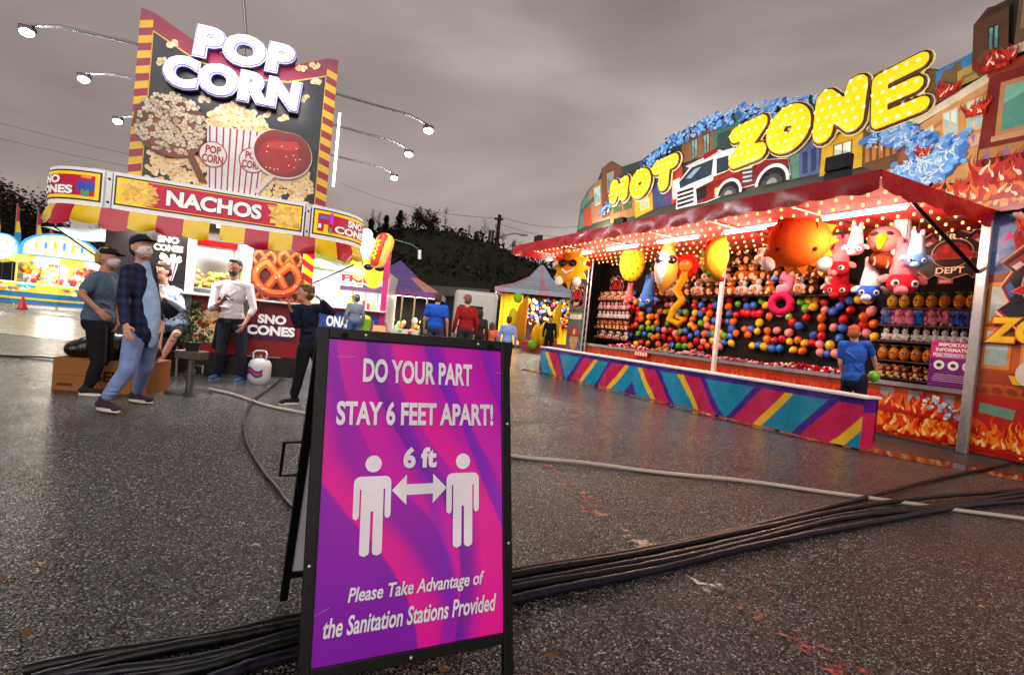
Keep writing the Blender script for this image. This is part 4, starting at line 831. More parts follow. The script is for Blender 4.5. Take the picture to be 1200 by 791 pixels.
def crest(cx, cz, w, h, y, parent, name, offs=0):
    m = MB(); k = [0]
    def D(col, pts): k[0] += 1; m.poly([(cx + x*w, cz + z*h) for x, z in pts], y - .002*k[0], rgb(*col), .004)
    def cross(s): return [(-.22*s, .40*s), (0, .50*s), (.22*s, .40*s), (.30*s, .48*s), (.52*s, .28*s), (.40*s, .18*s), (.50*s, 0), (.40*s, -.18*s), (.52*s, -.28*s), (.30*s, -.48*s), (.22*s, -.40*s), (0, -.50*s), (-.22*s, -.40*s), (-.30*s, -.48*s), (-.52*s, -.28*s), (-.40*s, -.18*s), (-.50*s, 0), (-.40*s, .18*s), (-.52*s, .28*s), (-.30*s, .48*s)]
    D((238, 200, 150), cross(1.06)); D((150, 24, 20), cross(1.02)); D((20, 18, 20), cross(.97))
    for s in (-1, 1): D((176, 40, 36), [(s*.30, .40), (s*.46, .27), (s*.36, .18), (s*.24, .30)]); D((226, 226, 226), [(s*.34, .30), (s*.42, .24), (s*.37, .20), (s*.29, .26)]); D((70, 100, 170), [(s*.42, .06), (s*.47, 0), (s*.40, -.14), (s*.33, -.06)])
    D((240, 190, 150), [(.30*math.cos(R(a)), .02 + .31*math.sin(R(a))) for a in range(0, 360, 15)]); D((20, 18, 20), [(.28*math.cos(R(a)), .02 + .29*math.sin(R(a))) for a in range(0, 360, 15)])
    D((240, 130, 110), [(-.40, -.06), (-.24, .04), (.24, .04), (.44, -.03), (.42, -.09), (-.30, -.10)]); D((196, 24, 20), [(-.38, -.06), (-.24, .02), (.24, .02), (.42, -.04), (.41, -.08), (-.30, -.09)])
    D((196, 24, 20), [(-.24, .0)] + [(.24*math.cos(R(a)), .02 + .22*math.sin(R(a))) for a in range(180, -1, -12)]); D((226, 66, 50), [(-.10, .03), (-.12, .16), (-.04, .22), (-.03, .03)]); D((140, 14, 14), [(.04, .02), (.05, .22), (.09, .21), (.09, .02)])
    o = m.build(name, M_print, parent); l = MB(); c_ = rgb(245, 205, 160)
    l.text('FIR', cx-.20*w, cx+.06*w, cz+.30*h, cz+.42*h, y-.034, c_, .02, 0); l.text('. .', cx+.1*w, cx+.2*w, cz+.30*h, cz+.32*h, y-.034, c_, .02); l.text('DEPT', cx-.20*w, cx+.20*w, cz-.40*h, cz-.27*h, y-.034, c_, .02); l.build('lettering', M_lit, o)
    return o
crest(.75, 2.40, 1.05, 1.15, -.05, fb, 'fire_crest')
l_ = MB(); l_.text('ZONE', .10, 1.34, 1.62, 1.98, -.050, rgb(60, 20, 10), .09, .12, .02, ref=.05); l_.text('ZONE', .10, 1.34, 1.62, 1.98, -.056, rgb(244, 110, 26), .07, .12, 0, ref=.05); l_.text('ZONE', .10, 1.34, 1.62, 1.98, -.060, rgb(250, 206, 30), .04, .12, 0, ref=.05); l_.build('zone_lettering', M_print, fb)
# a painted fire helmet under the lettering
m_ = MB(); m_.disc(.75, 1.18, .26, .20, -.045, rgb(210, 60, 24), 20, 0, 0, 180); m_.poly([(.40, 1.18), (1.12, 1.18), (1.06, 1.08), (.46, 1.06)], -.047, rgb(240, 180, 40)); m_.disc(.62, 1.22, .15, .17, -.049, rgb(228, 214, 200), 18); m_.build('helmet_painting', M_print, fb)
# --- fire truck, water, lit letters
A = Art(); A.k = 70; P = A.P
P((236, 236, 234), [(794, 246), (797, 214), (813, 194), (838, 181), (862, 174), (868, 178), (868, 190), (926, 186), (929, 206), (870, 222), (830, 238)]); P((40, 58, 72), [(798, 214), (813, 197), (838, 187), (836, 206), (814, 215), (799, 222)]); P((140, 176, 190), [(806, 210), (816, 199), (824, 196), (812, 210)])
P((40, 60, 70), [(842, 187), (856, 183), (856, 200), (842, 205)]); P((124, 26, 22), [(818, 222), (838, 212), (838, 208), (868, 196), (868, 190), (926, 187), (928, 205), (868, 222), (830, 237), (819, 240)]); P((150, 40, 30), [(840, 208), (866, 198), (866, 204), (840, 214)])
for i in range(4): P((24, 24, 26), [(796, 226+i*5), (815, 220+i*5), (815, 223+i*5), (796, 229+i*5)])
P((26, 26, 28), [(818, 222), (830, 218), (830, 232), (819, 236)]); P((60, 60, 64), [(872, 196), (884, 194), (885, 214), (874, 217)])
for i in range(4): P((200, 200, 200), [(873, 198+i*5), (884, 196+i*5), (884, 198+i*5), (873, 200+i*5)])
P((226, 190, 60), [(840, 222), (844, 220), (844, 230), (840, 232)]); P((205, 206, 205), [(806, 196), (846, 176), (850, 178), (810, 198)]); P((150, 20, 18), [(826, 184), (842, 175), (844, 179), (828, 188)])
for cx, cy, r_ in ((856, 229, .36), (907, 216, .40)):
    x, z = bp(cx, cy); A.k += 1; A.m.disc(x, z, r_, r_, -.002-.0008*A.k, rgb(240, 240, 238), 20, 0, 0, 180); A.k += 1; A.m.disc(x, z, r_*.82, r_*.82, -.002-.0008*A.k, rgb(22, 22, 24), 20, 0, 0, 180); A.k += 1; A.m.disc(x, z-.02, r_*.62, r_*.55, -.002-.0008*A.k, rgb(66, 66, 68), 20, 0, 0, 180); A.k += 1; A.m.disc(x, z, r_*.3, r_*.28, -.002-.0008*A.k, rgb(150, 150, 152), 16, 0, 0, 180)
A.m.build('fire_truck_painting', M_print, fb)
A = Art(); A.k = 110; wc = ((44, 90, 170), (74, 130, 206), (96, 156, 226), (130, 184, 240), (222, 238, 250))
swirl(A, [(757, 196), (790, 168), (830, 147), (870, 134), (915, 128), (965, 124)], .17, 170, wc); A.m.build('water_arch', M_print, fb); A = Art(); A.k = 110; swirl(A, [(708, 250), (718, 240), (728, 230)], .14, 22, wc); A.m.build('water_splash', M_print, fb)
A = Art(); A.k = 110; swirl(A, [(1025, 158), (1055, 160), (1082, 170), (1095, 192)], .17, 110, wc); swirl(A, [(1060, 208), (1085, 205), (1100, 188), (1120, 176)], .22, 120, wc); A.m.build('water_spray', M_print, fb)
ST = dict(H=[[(.12, 0), (.14, 1)], [(.86, 0), (.88, 1)], [(.14, .5), (.86, .5)]], T=[[(.05, .95), (.95, 1)], [(.5, .95), (.48, 0)]], Z=[[(.05, .95), (.95, 1), (.05, .02), (.95, .05)]], N=[[(.08, 0), (.12, .95), (.86, .05), (.92, 1)]], E=[[(.10, 0), (.12, .95)], [(.12, .97), (.95, 1.03)], [(.12, .5), (.84, .53)], [(.10, 0), (.95, .02)]],
    O=[[(.5 + .40*math.cos(R(t)), .5 + .46*math.sin(R(t))) for t in range(0, 361, 20)]])
def bigletter(ch, x0, x1, z0, z1, rot=0):
    y = -.13; cx, cz = (x0+x1)/2, (z0+z1)/2; x0 -= .09; x1 += .09; z0 -= .08; z1 += .08; r = (.145 if ch == 'E' else .20)*(x1-x0)/1.08
    def strokes(rad, yy, fl, col):
        M = Matrix.Translation((cx, yy, cz)) @ Matrix.Rotation(R(-rot), 4, 'Y') @ Matrix.Diagonal((1, fl, 1, 1)); m = MB(M)
        for st in ST[ch]:
            q = [Vector((x0 + r + (x1-x0-2*r)*p[0] - cx, 0, z0 + r + (z1-z0-2*r)*p[1] - cz)) for p in st]
            for i in range(len(q)-1): m.cap(q[i], q[i+1], rad, rad, col, 14)
        return m
    o = strokes(r + .062, y + .05, .22, rgb(250, 238, 180)).build('letter_outline', M_paint, fb, .02, 2); strokes(r + .040, y + .025, .30, rgb(74, 40, 20)).build('letter_edge', M_paint, o, .018, 2)
    l = strokes(r, y, .42, rgb(240, 184, 8)); bv = BVHTree.FromPolygons([Vector(v) for v in l.v], l.f); lo = l.build('letter_' + ch.lower(), M_letter, fb, .018, 3)
    b = MB(); nx = int((x1-x0)/.15); nz = int((z1-z0)/.15)
    for i in range(-1, nx+2):
        for j in range(-1, nz+2):
            X = x0 + (x1-x0)*(i+.5)/nx + (.03 if j % 2 else -.03); Z = z0 + (z1-z0)*(j+.5)/nz; h = bv.ray_cast(Vector((X, -2, Z)), Vector((0, 1, 0)))
            if h[0] is not None and h[0].y < y - .035: b.ell((X, h[0].y + .006, Z), (.034, .02, .034), rgb(255, 240, 150), None, 8, 5)
    if b.v: bb = b.build('letter_bulbs', M_bulb2, lo); bb['kind'] = 'stuff'
M_bulb2 = mat('letter_bulb_glow', .4, emit=1.1); M_bulb2.cycles.emission_sampling = 'NONE'
for ch, x0, x1, z0, z1, r_ in (('H', -9.15, -8.30, 5.12, 5.70, 2), ('O', -8.22, -7.38, 5.05, 5.78, 0), ('T', -7.30, -6.42, 5.10, 5.85, 3), ('Z', -4.76, -3.90, 5.18, 6.02, 4), ('O', -3.86, -2.90, 5.18, 6.05, 0), ('N', -2.82, -1.90, 5.22, 6.10, 3), ('E', -1.80, -.98, 5.22, 6.05, 6)): bigletter(ch, x0, x1, z0, z1, r_)
lamp('AREA', (-2.9, -.6, 5.6), 16, (1, .9, .4), 3.6, .8, (R(90), 0, R(180)), bo, 'letter_glow')
# --- lower front, floor, walls
A = Art(); P = A.P; x0, x1 = -9.9, -.03
bm_ = MB(); bm_.box(x0, x1, 0.0, .06, .04, .86, rgb(150, 40, 20)); sk = bm_.build('lower_front', M_paint, bo)
P((206, 72, 24), [(x0, .05), (x1, .05), (x1, .85), (x0, .85)], True)
for i in range(4): X = x1 - 1.6 + i*.41; P((150, 160, 150), [(X, .50), (X+.2, .50), (X+.2, .80), (X, .80)], True, bump=(i == 0))
A.k += 1
flames(A, x0+.1, x1-.08, .07, .62, 120, .18); flames(A, x0+.1, x1-.08, .09, .36, 130, .13); flames(A, x0+.1, x1-.08, .42, .36, 120, .11, cols=((186, 26, 14), (206, 40, 16), (236, 110, 30), (250, 200, 120)))
swirl(A, [(1085, 468), (1110, 482), (1128, 488)], .10, 16, ((90, 130, 190), (150, 180, 220), (190, 210, 235), (225, 232, 240), (250, 250, 250))); A.m.build('flame_painting', M_print, sk)
m_ = MB(); m_.box(x0, x1, -.06, .30, .86, .90, STEEL); m_.box(x0, x1, -.065, -.06, .84, .91, rgb(170, 168, 170)); m_.build('ledge', M_metal, bo)
m_ = MB(); m_.box(-10.7, 0, .95, 1.0, .1, 3.62, rgb(20, 17, 18)); m_.build('back_wall', M_cloth, bo)
m_ = MB(); m_.box(-.02, .0, .08, 1.0, .1, 3.62, rgb(24, 20, 22)); m_.build('end_wall', M_cloth, bo); m_ = MB(); m_.box(-10.72, -10.7, .06, 1.0, .1, 3.62, rgb(24, 20, 22)); m_.build('end_wall', M_cloth, bo)
m_ = MB(); m_.box(-10.7, 0, .06, .95, .60, .66, rgb(80, 30, 24)); m_.build('floor', M_paint, bo)
m_ = MB(); m_.box(-10.9, 1.5, 1.0, 2.4, .35, 3.7, rgb(120, 118, 116)); m_.build('trailer_body', M_paint, bo)
m_ = MB(); m_.bbox(-.075, .055, -.10, -.012, 0, 3.72, rgb(205, 200, 200), .012); m_.build('corner_post', M_metal, bo)
m_ = MB(); m_.box(.03, .05, -.02, -.004, 0, 3.5, rgb(20, 18, 18)); m_.build('panel_seam', M_black, bo)
m_ = MB(); m_.bbox(-1.4, XR, -.06, -.03, 3.58, 3.80, rgb(214, 210, 208), .01); m_.text('~%~', -.62, -.34, 3.66, 3.74, -.064, BLACK, .03); m_.build('beam', M_paint, bo)
m_ = MB()
for dx in (-.09, .09): m_.tube([(-9.78+dx, -.12, .1), (-9.78+dx, -.12, 3.5)], .028, STEEL, 8)
for i in range(14): z = .25 + i*.24; m_.tube([(-9.87, -.12, z), (-9.69, -.12, z+.2)], .010, STEEL, 6)
m_.build('truss_post', M_metal, bo)
m_ = MB(); PX_ = bp(844, 356, -.45)[0]; m_.bbox(PX_-.04, PX_+.04, -.49, -.41, 0, 3.42, rgb(232, 226, 222), .01); m_.build('support_pole', M_paint, bo)
m_ = MB(); m_.tube([(-.30, -1.5, 3.42), (-.05, -.12, 2.62)], .03, rgb(30, 26, 26), 8); m_.build('brace', M_metal, bo); m_ = MB(); m_.tube([(-9.8, -1.5, 3.4), (-9.8, -.12, 2.7)], .03, rgb(120, 118, 118), 8); m_.build('brace', M_metal, bo)
# decorated column at the far end
m_ = MB(); m_.box(-10.9, -10.0, -.05, 0, .3, 3.5, rgb(86, 100, 104)); m_.rect(-10.8, -10.1, 1.62, 1.78, -.054, rgb(245, 240, 205)); m_.rect(-10.85, -10.05, 1.78, 1.84, -.056, rgb(150, 140, 110))
m_.disc(-10.45, .95, .24, .34, -.056, rgb(205, 150, 120), 18); m_.disc(-10.45, 1.12, .30, .30, -.060, rgb(176, 24, 24), 18, 0, 0, 180); m_.rect(-10.80, -10.10, 1.07, 1.14, -.062, rgb(150, 18, 20)); m_.disc(-10.45, 1.22, .08, .10, -.064, rgb(230, 200, 90), 12)
fc = m_.build('end_column', M_print, bo); crest(-10.45, 2.35, .75, .75, -.06, fc, 'fire_crest')
crest(-.84, 3.08, 1.0, .80, .90, bo, 'fire_dept_sign')
m_ = MB(); m_.box(-1.08, -1.01, .935, .945, 3.3, 3.62, WHITE); m_.box(-.62, -.55, .935, .945, 3.3, 3.62, WHITE); m_.build('sign_strap', M_paint, bo)
crest(-9.75, 2.75, .7, .7, .90, bo, 'fire_dept_sign')
m_ = MB(); m_.rect(-1.02, -.80, 2.60, 2.70, .93, rgb(200, 70, 60), .006); m_.rect(-.99, -.83, 2.62, 2.66, .926, rgb(240, 200, 180)); m_.build('price_card', M_print, bo)
# information poster
m_ = MB(); x0, x1, z0, z1 = -.56, .04, .92, 1.60; m_.rect(x0, x1, z0, z1, -.02, rgb(112, 22, 120), .012); m_.poly([(x0, z0+.42), (x1, z0+.42), (x1, z1), (x0, z1)], -.023, rgb(186, 24, 110))
for i, t in enumerate(('IMPORTANT', 'INFORMATION', "FOR TODAY'S VISIT")): m_.text(t, x0+.10-.03*i, x1-.06+.02*i, z1-.08-.075*i, z1-.025-.075*i, -.026, WHITE, .04)
for i in range(3):
    m_.disc(x0+.13+i*.18, z0+.32, .07, .07, -.026, WHITE, 20); m_.disc(x0+.13+i*.18, z0+.32, .035, .030, -.028, rgb(60, 20, 70), 10)
rr = random.Random(31)
for i in range(4): 
    for zz in (z0+.08+.03*i, z0+.44+.018*i): m_.rect(x0+.06+rr.uniform(0, .03), x1-.06-rr.uniform(0, .1), zz, zz+.009, -.026, rgb(200, 170, 215))
m_.build('information_poster', M_print, bo)
# --- canopy
YF, X0, X1, ZE, ZB = -2.80, -9.80, .03, 3.47, 3.50
redc = rgb(156, 14, 26); m_ = MB(); nx, ny = 40, 8; vs = []
for i in range(nx+1):
    for j in range(ny+1):
        u, v = i/nx, j/ny; vs.append((X0 + (X1-X0)*u, YF*(1-v), ZE + (ZB-ZE)*v + .012*math.sin(u*60)*math.sin(v*3.1)))
m_.add(vs, [(i*(ny+1)+j, (i+1)*(ny+1)+j, (i+1)*(ny+1)+j+1, i*(ny+1)+j+1) for i in range(nx) for j in range(ny)], redc, True); ct = m_.build('canopy_top', M_tarp, bo)
m_ = MB()
def valance(p, q, h, k, out, zb0=0, zb1=0):
    p = Vector(p); q = Vector(q); vs = []; o_ = Vector(out)
    for i in range(k+1):
        u = i/k; a = p.lerp(q, u); sc = abs(math.sin(u*k*math.pi/4))
        for z, w in ((0.01, 0), (-h*.5, .02 + .018*math.sin(u*k*.9)), (-h*(.86 + .14*sc), .01 + .035*math.sin(u*k*.7 + 1))): vs.append(tuple(a + Vector((0, 0, z)) + o_*w))
    m_.add(vs, [(i*3+j, (i+1)*3+j, (i+1)*3+j+1, i*3+j+1) for i in range(k) for j in range(2)], rgb(172, 16, 30), True)
valance((X0, YF, ZE), (X1, YF, ZE), .26, 88, (0, -1, 0)); valance((X1, YF, ZE), (X1, 0, ZB), .26, 24, (1, 0, 0)); valance((X0, YF, ZE), (X0, 0, ZB), .26, 24, (-1, 0, 0)); m_.build('valance', M_tarp, bo)
m_ = MB(); vs = []
for i in range(41):
    for j in range(9): u, v = i/40, j/8; vs.append((X0 + .04 + (X1-X0-.08)*u, YF + .04 + (2.8 + .86)*v, ZE - .035 + .03*v + .012*math.sin(u*60)*math.sin(v*3.1)))
m_.add(vs, [(i*9+j, (i+1)*9+j, (i+1)*9+j+1, i*9+j+1) for i in range(40) for j in range(8)], rgb(186, 44, 44), True); m_.build('canopy_lining', M_cloth, bo)
for i in range(7):
    X = X0 + .03 + (X1-X0-.06)*i/6; m_ = MB(); m_.tube([(X, YF+.03, ZE-.05), (X, -.02, ZB-.06)], .025, rgb(150, 120, 116), 6); m_.build('canopy_rib', M_metal, bo)
m_ = MB(); m_.tube([(X0, YF+.03, ZE-.04), (X1, YF+.03, ZE-.04)], .025, rgb(150, 120, 116), 6); m_.build('canopy_rail', M_metal, bo)
for i, X in enumerate((-8.7, -6.8, -4.9, -3.0, -1.05)):
    m_ = MB(); m_.box(X-.62, X+.62, -1.33, -1.27, 3.40, 3.43, rgb(235, 230, 228)); m_.tube([(X-.6, -1.3, 3.375), (X+.6, -1.3, 3.375)], .022, WHITE, 8); m_.build('fluorescent_tube', M_tube, bo)
    for dx in (-.4, .4): lamp('POINT', (X+dx, -1.3, 3.06), 52, (1, .74, .56), .12, parent=bo, name='canopy_light')
bulb = MB(); bulb.ell((0, 0, -.03), (.021, .021, .026), rgb(255, 172, 92), None, 8, 6); bme = bulb.mesh('bulb'); bme.materials.append(M_bulb)
far = MB(); spots = []
for j in range(8):
    for i in range(45): spots.append((X1-.18 - i*.215 - (.11 if j % 2 else 0), YF + .20 + j*.44))
spots = [(x, y, ZE - .05) for x, y in spots if x > X0+.1]; spots.sort(key=lambda p: -p[0])
for p in spots[:98]: o = bpy.data.objects.new('bulb', bme); COL.objects.link(o); o.parent = bo; o.location = p
for p in spots[98:]: far.ell((p[0], p[1], p[2]-.03), (.021, .021, .026), rgb(255, 172, 92), None, 6, 5)
fo = far.build('bulb_rows', M_bulb, bo); fo['kind'] = 'stuff'
for X, Y, Z in ((-.62, -2.62, 3.62), (-5.2, -2.62, 3.44), (-9.5, -2.2, 3.62), (-9.35, -.35, 3.95)):
    m_ = MB(); m_.bbox(X-.16, X+.16, Y-.06, Y+.06, Z+.02, Z+.22, rgb(20, 20, 22), .015); m_.box(X-.18, X+.18, Y-.015, Y+.015, Z-.12, Z+.02, rgb(30, 30, 32)); m_.build('floodlight', M_black, bo); lamp('AREA', (X, Y+.10, Z+.16), (30 if X > -1 else 70) if Y < -1 else 30, (1, .93, .84), .3, .2, (R(118), 0, 0), bo, 'flood_beam')
# --- counter with the striped skirt (stands free in front)
co = thing('striped_counter', 'long game counter with white top and blue skirt of diagonal coloured stripes', 'counter', FB.w(0, -2.07, 0), FB.a); CL, CR = -8.90, -.29
def sk_pt(X, z): return (X, -.015*math.sin(X*4.1) - .03*(1 - z/.69)*math.sin(X*6.5 + 1) - .02*(1-z/.69), z)
cols = dict(t=rgb(16, 142, 176), p=rgb(66, 20, 136), m=rgb(206, 24, 86), y=rgb(250, 192, 36), b=rgb(28, 100, 206))
m_ = MB(); nz = 10; nxs = 640
# chevron bands: x position at the hem and at the top for each stripe boundary
bands = []; x = CL
seq = 'tpmyt' 
XV1, XL1, XV2 = (bp(px_, py_, -2.07)[0] for px_, py_ in ((849, 495), (741, 440), (666, 430)))
def colour(X, z):                                     # stripes fan out from two V points
    if z > .60: return cols['p']
    V_ = XV1 if X > XL1 else XV2; u = abs(X - V_) - .85*z
    if X > XV1: seq = ((.13, 'p'), (.55, 'm'), (.70, 'y'), (1.22, 't'), (1.36, 'p'), (1.80, 'm'), (1.97, 'y'), (2.42, 't'), (2.55, 'p'), (2.95, 'm'), (3.10, 'y'), (3.55, 'b'), (3.70, 'p'), (9, 'm'))
    else: seq = ((.13, 'p'), (.55, 'm'), (.70, 'y'), (1.15, 't'), (1.28, 'p'), (1.70, 'm'), (1.85, 'y'), (2.25, 't'), (9, 'p'))
    if u < 0: return cols['t']
    for lim, c in seq:
        if u < lim: return cols[c]
zz_ = [0.02 + .58*i/36 for i in range(37)] + [.69]
for i in range(nxs):
    xa, xb = CL + (CR-CL)*i/nxs, CL + (CR-CL)*(i+1)/nxs
    for j in range(len(zz_)-1): m_.add([sk_pt(xa, zz_[j]), sk_pt(xb, zz_[j]), sk_pt(xb, zz_[j+1]), sk_pt(xa, zz_[j+1])], [(0, 1, 2, 3)], colour((xa+xb)/2, (zz_[j]+zz_[j+1])/2), True)
for j in range(len(zz_)-1):
    for X, in ((CR,), (CL,)): m_.add([sk_pt(X, zz_[j]), (X, .34, zz_[j]), (X, .34, zz_[j+1]), sk_pt(X, zz_[j+1])], [(0, 1, 2, 3)], cols['m'] if zz_[j] < .5 else cols['p'])
sk_ = m_.build('striped_skirt', M_tarp, co)
m_ = MB(); m_.bbox(CL-.03, CR+.03, -.05, .36, .69, .725, rgb(236, 232, 234), .008); m_.build('counter_top', M_paint, co)
m_ = MB(); m_.box(CL, CR, .30, .34, .1, .69, rgb(90, 84, 84))
for i in range(8): X = CL + .1 + (CR-CL-.2)*i/7; m_.box(X-.02, X+.02, .12, .16, 0, .69, rgb(120, 118, 118))
m_.build('counter_frame', M_metal, co)

# ================================================================== PRIZES IN THE DART BOOTH
ORD = ['first', 'second', 'third', 'fourth', 'fifth', 'sixth', 'seventh', 'eighth', 'ninth', 'tenth', 'eleventh', 'twelfth', 'thirteenth', 'fourteenth', 'fifteenth', 'sixteenth', 'seventeenth', 'eighteenth', 'nineteenth', 'twentieth', 'twenty-first', 'twenty-second', 'twenty-third', 'twenty-fourth', 'twenty-fifth']
BC = dict(R=(rgb(206, 20, 30), 'red'), O=(rgb(240, 112, 24), 'orange'), Y=(rgb(244, 200, 40), 'yellow'), G=(rgb(110, 176, 50), 'green'), B=(rgb(52, 106, 206), 'blue'), P=(rgb(244, 150, 150), 'pink'))
bmesh_ = {}
for k, (c, nm) in BC.items():
    m = MB(); prof_ = []
    m.ell((0, 0, 0), (.086, .082, .094), c, None, 16, 11); m.tube([(0, .0, -.088), (0, .0, -.108)], [.008, .016], c, 8)
    me = m.mesh('balloon'); me.materials.append(M_balloon); bmesh_[k] = me
c3 = """383,415G 424,428R 452,440B 490,436Y 530,438Y 556,446O 15,428R 82,440G 100,460Y 20,465B 48,460B 133,478B 200,468P 248,443G 280,437Y 311,434Y 300,466Y 346,444R 267,472G 412,462B 348,479P 383,484B 457,479R 545,484P 5,490R 25,492R 50,495R 74,492R 77,503Y 114,506O 161,495P 197,508G 270,510R 334,512O 427,519R 511,508O 509,542R 553,538O 72,533Y 211,530R 240,546B 335,552O 385,553P 424,556B 11,560O 37,558B 63,569Y 106,567O 146,565P 196,575P 24,583O 300,584B 334,587R 410,597B 523,576P 556,592Y 105,603O 136,607R 168,601R 199,612Y 234,606O 264,619Y 294,618R 326,624P 369,627Y 430,632G 43,630Y 68,628B 92,634Y 125,641B 157,641B 215,647Y 253,651O 328,657P 360,665B 393,663P"""
c2 = """138,443O 179,458O 130,458B 210,460R 355,464O 400,456Y 50,500R 76,505R 89,480G 110,490O 215,488P 240,487P 350,493R 383,490B 432,497R 457,490B 505,438B 522,462R 562,483G 515,497O 45,520R 77,530R 131,513B 90,534Y 127,546Y 141,517R 183,520O 208,522Y 229,520G 250,527Y 284,522B 307,525G 352,527Y 379,530B 396,515R 424,530O 520,530B 553,536R 73,558R 91,558O 143,545O 167,546O 240,556G 268,541G 303,557R 341,557O 408,557Y 447,565B 512,570B 539,570O 65,584O 48,594R 91,600G 123,576Y 167,576O 218,579G 243,567G 271,585R 330,586Y 350,600O 381,578G 411,589P 531,604B 124,603G 148,601G 174,608B 203,611P 75,628G 105,630B 133,637G 171,641O 201,643R 257,626P 281,618G 305,615B 330,640B 364,627B 399,629O 424,630B 444,630G 495,640G 523,640B 552,627O 268,654R 299,655R 360,662R 392,667P 441,664Y 493,671B 529,675Y"""
spots = []
for txt, ox, oy, sc_ in ((c3, 870, 230, 3.594), (c2, 730, 240, 4.1625)):
    for t in txt.split():
        x, y = t[:-1].split(','); X, Z = bp(ox + float(x)/sc_, oy + float(y)/sc_, .86); spots.append((X, Z, t[-1]))
ok = []
for p in spots:
    if all((p[0]-q[0])**2 + (p[1]-q[1])**2 > .12**2 for q in ok): ok.append(p)
fr_ = random.Random(4)
for py in range(345, 404, 8):                              # the close packed left half
    for px_ in range(738, 850, 7):
        X, Z = bp(px_ + fr_.uniform(-2, 2), py + (px_-738)*.06 + fr_.uniform(-2, 2), .86)
        if all((X-q[0])**2 + (Z-q[1])**2 > .145**2 for q in ok) and fr_.random() < .92 and len(ok) < 290: ok.append((X, Z, fr_.choice('ROYGBPRO')))
zs = sorted(p[1] for p in ok); zmin, zmax = zs[0], zs[-1]; NR = 9; rows = [[] for _ in range(NR)]
for p in ok: rows[min(NR-1, int((zmax - p[1])/(zmax-zmin)*NR))].append(p)
rr = random.Random(77)
for i, row in enumerate(rows):
    row.sort(key=lambda p: p[0]); cnt = {}
    where = 'top row' if i == 0 else 'bottom row' if i == NR-1 else ORD[i] + ' row from top'
    for X, Z, k in row:
        cnt[k] = cnt.get(k, 0) + 1; nm = BC[k][1]
        o = bpy.data.objects.new('balloon', bmesh_[k]); COL.objects.link(o); o.location = FB.w(X, .86, Z); o.rotation_euler = (rr.uniform(-.5, .5), rr.uniform(-1.2, 1.2), FB.a); s_ = rr.uniform(.88, 1.08); o.scale = (s_,)*3
        tag(o, '%s %s balloon from left in %s of dart wall' % (ORD[cnt[k]-1], nm, where), 'balloon', 'balloons on the dart wall')

def plush_mesh(kind, c1, c2, c3=None):
    m = MB(); c3 = c3 or c2; K = rgb(14, 12, 12)
    def eyes(z, y, dx, r): 
        for s in (-1, 1): m.ell((s*dx, y, z), r, WHITE, None, 8, 6); m.ell((s*dx, y-r*.7, z), r*.6, K, None, 6, 4)
    if kind == 'bear':
        m.ell((0, 0, .13), (.12, .10, .14), c1); m.ell((0, -.03, .12), (.085, .085, .10), c2); m.ell((0, -.02, .32), (.115, .10, .10), c1); m.ell((0, -.11, .295), (.055, .05, .045), c2); m.ell((0, -.155, .31), (.02, .015, .015), K, None, 8, 5)
        for s in (-1, 1):
            m.ell((s*.09, 0, .41), (.042, .03, .042), c1, None, 8, 6); m.ell((s*.09, -.02, .41), (.025, .02, .025), c2, None, 8, 6); m.ell((s*.13, -.05, .17), (.04, .05, .085), c1, rotm('Y', -s*35), 8, 6); m.ell((s*.09, -.12, .04), (.05, .09, .045), c1, None, 8, 6); m.ell((s*.09, -.20, .045), (.042, .02, .042), c2, None, 8, 6); m.ell((s*.045, -.105, .345), .014, K, None, 6, 4)
    elif kind == 'elephant':
        m.ell((0, 0, .12), (.10, .09, .13), c1); m.ell((0, -.03, .28), (.09, .09, .09), c1); m.tube([(0, -.10, .27), (0, -.15, .22), (0, -.16, .15)], [.035, .028, .022], c1, 8)
        for s in (-1, 1): m.ell((s*.11, .01, .30), (.075, .02, .085), c1, rotm('Z', -s*15), 10, 6); m.ell((s*.11, -.015, .30), (.05, .015, .06), c2, rotm('Z', -s*15), 10, 6); m.ell((s*.08, -.09, .035), (.04, .07, .04), c1, None, 8, 6); m.ell((s*.11, -.04, .15), (.035, .04, .07), c1, None, 8, 6)
        eyes(.31, -.105, .04, .020)
    elif kind == 'rabbit':
        m.ell((0, 0, .11), (.085, .07, .11), c1); m.ell((0, -.02, .25), (.07, .065, .065), c1)
        for s in (-1, 1): m.ell((s*.04, .0, .36), (.022, .015, .08), c1, rotm('Y', s*8), 8, 6); m.ell((s*.04, -.012, .36), (.012, .01, .06), c2, rotm('Y', s*8), 8, 5); m.ell((s*.07, -.07, .03), (.032, .06, .03), c1, None, 8, 5); m.ell((s*.085, -.03, .13), (.025, .03, .06), c1, None, 8, 5); m.ell((s*.03, -.075, .265), .011, K, None, 6, 4)
        m.ell((0, -.085, .24), .012, c3, None, 6, 4)
    elif kind == 'pineapple':
        m.ell((0, 0, .14), (.10, .085, .14), c1, None, 14, 10)
        for i in range(26):
            a = i*2.4; z = .03 + .23*(i/26); w = math.sqrt(max(0, 1 - ((z-.14)/.14)**2)); m.ell((.10*w*math.cos(a), .085*w*math.sin(a), z), .014, lerp(c1, rgb(170, 90, 10), .6), None, 5, 3)
        for i in range(7): a = i*.9; m.tube([(0, 0, .26), (.04*math.cos(a), .04*math.sin(a), .32), (.09*math.cos(a), .09*math.sin(a), .34)], [.025, .018, .002], c2, 5)
        eyes(.17, -.085, .04, .026)
    me = m.mesh('plush_' + kind); me.materials.append(M_plush); return me
PM = {}
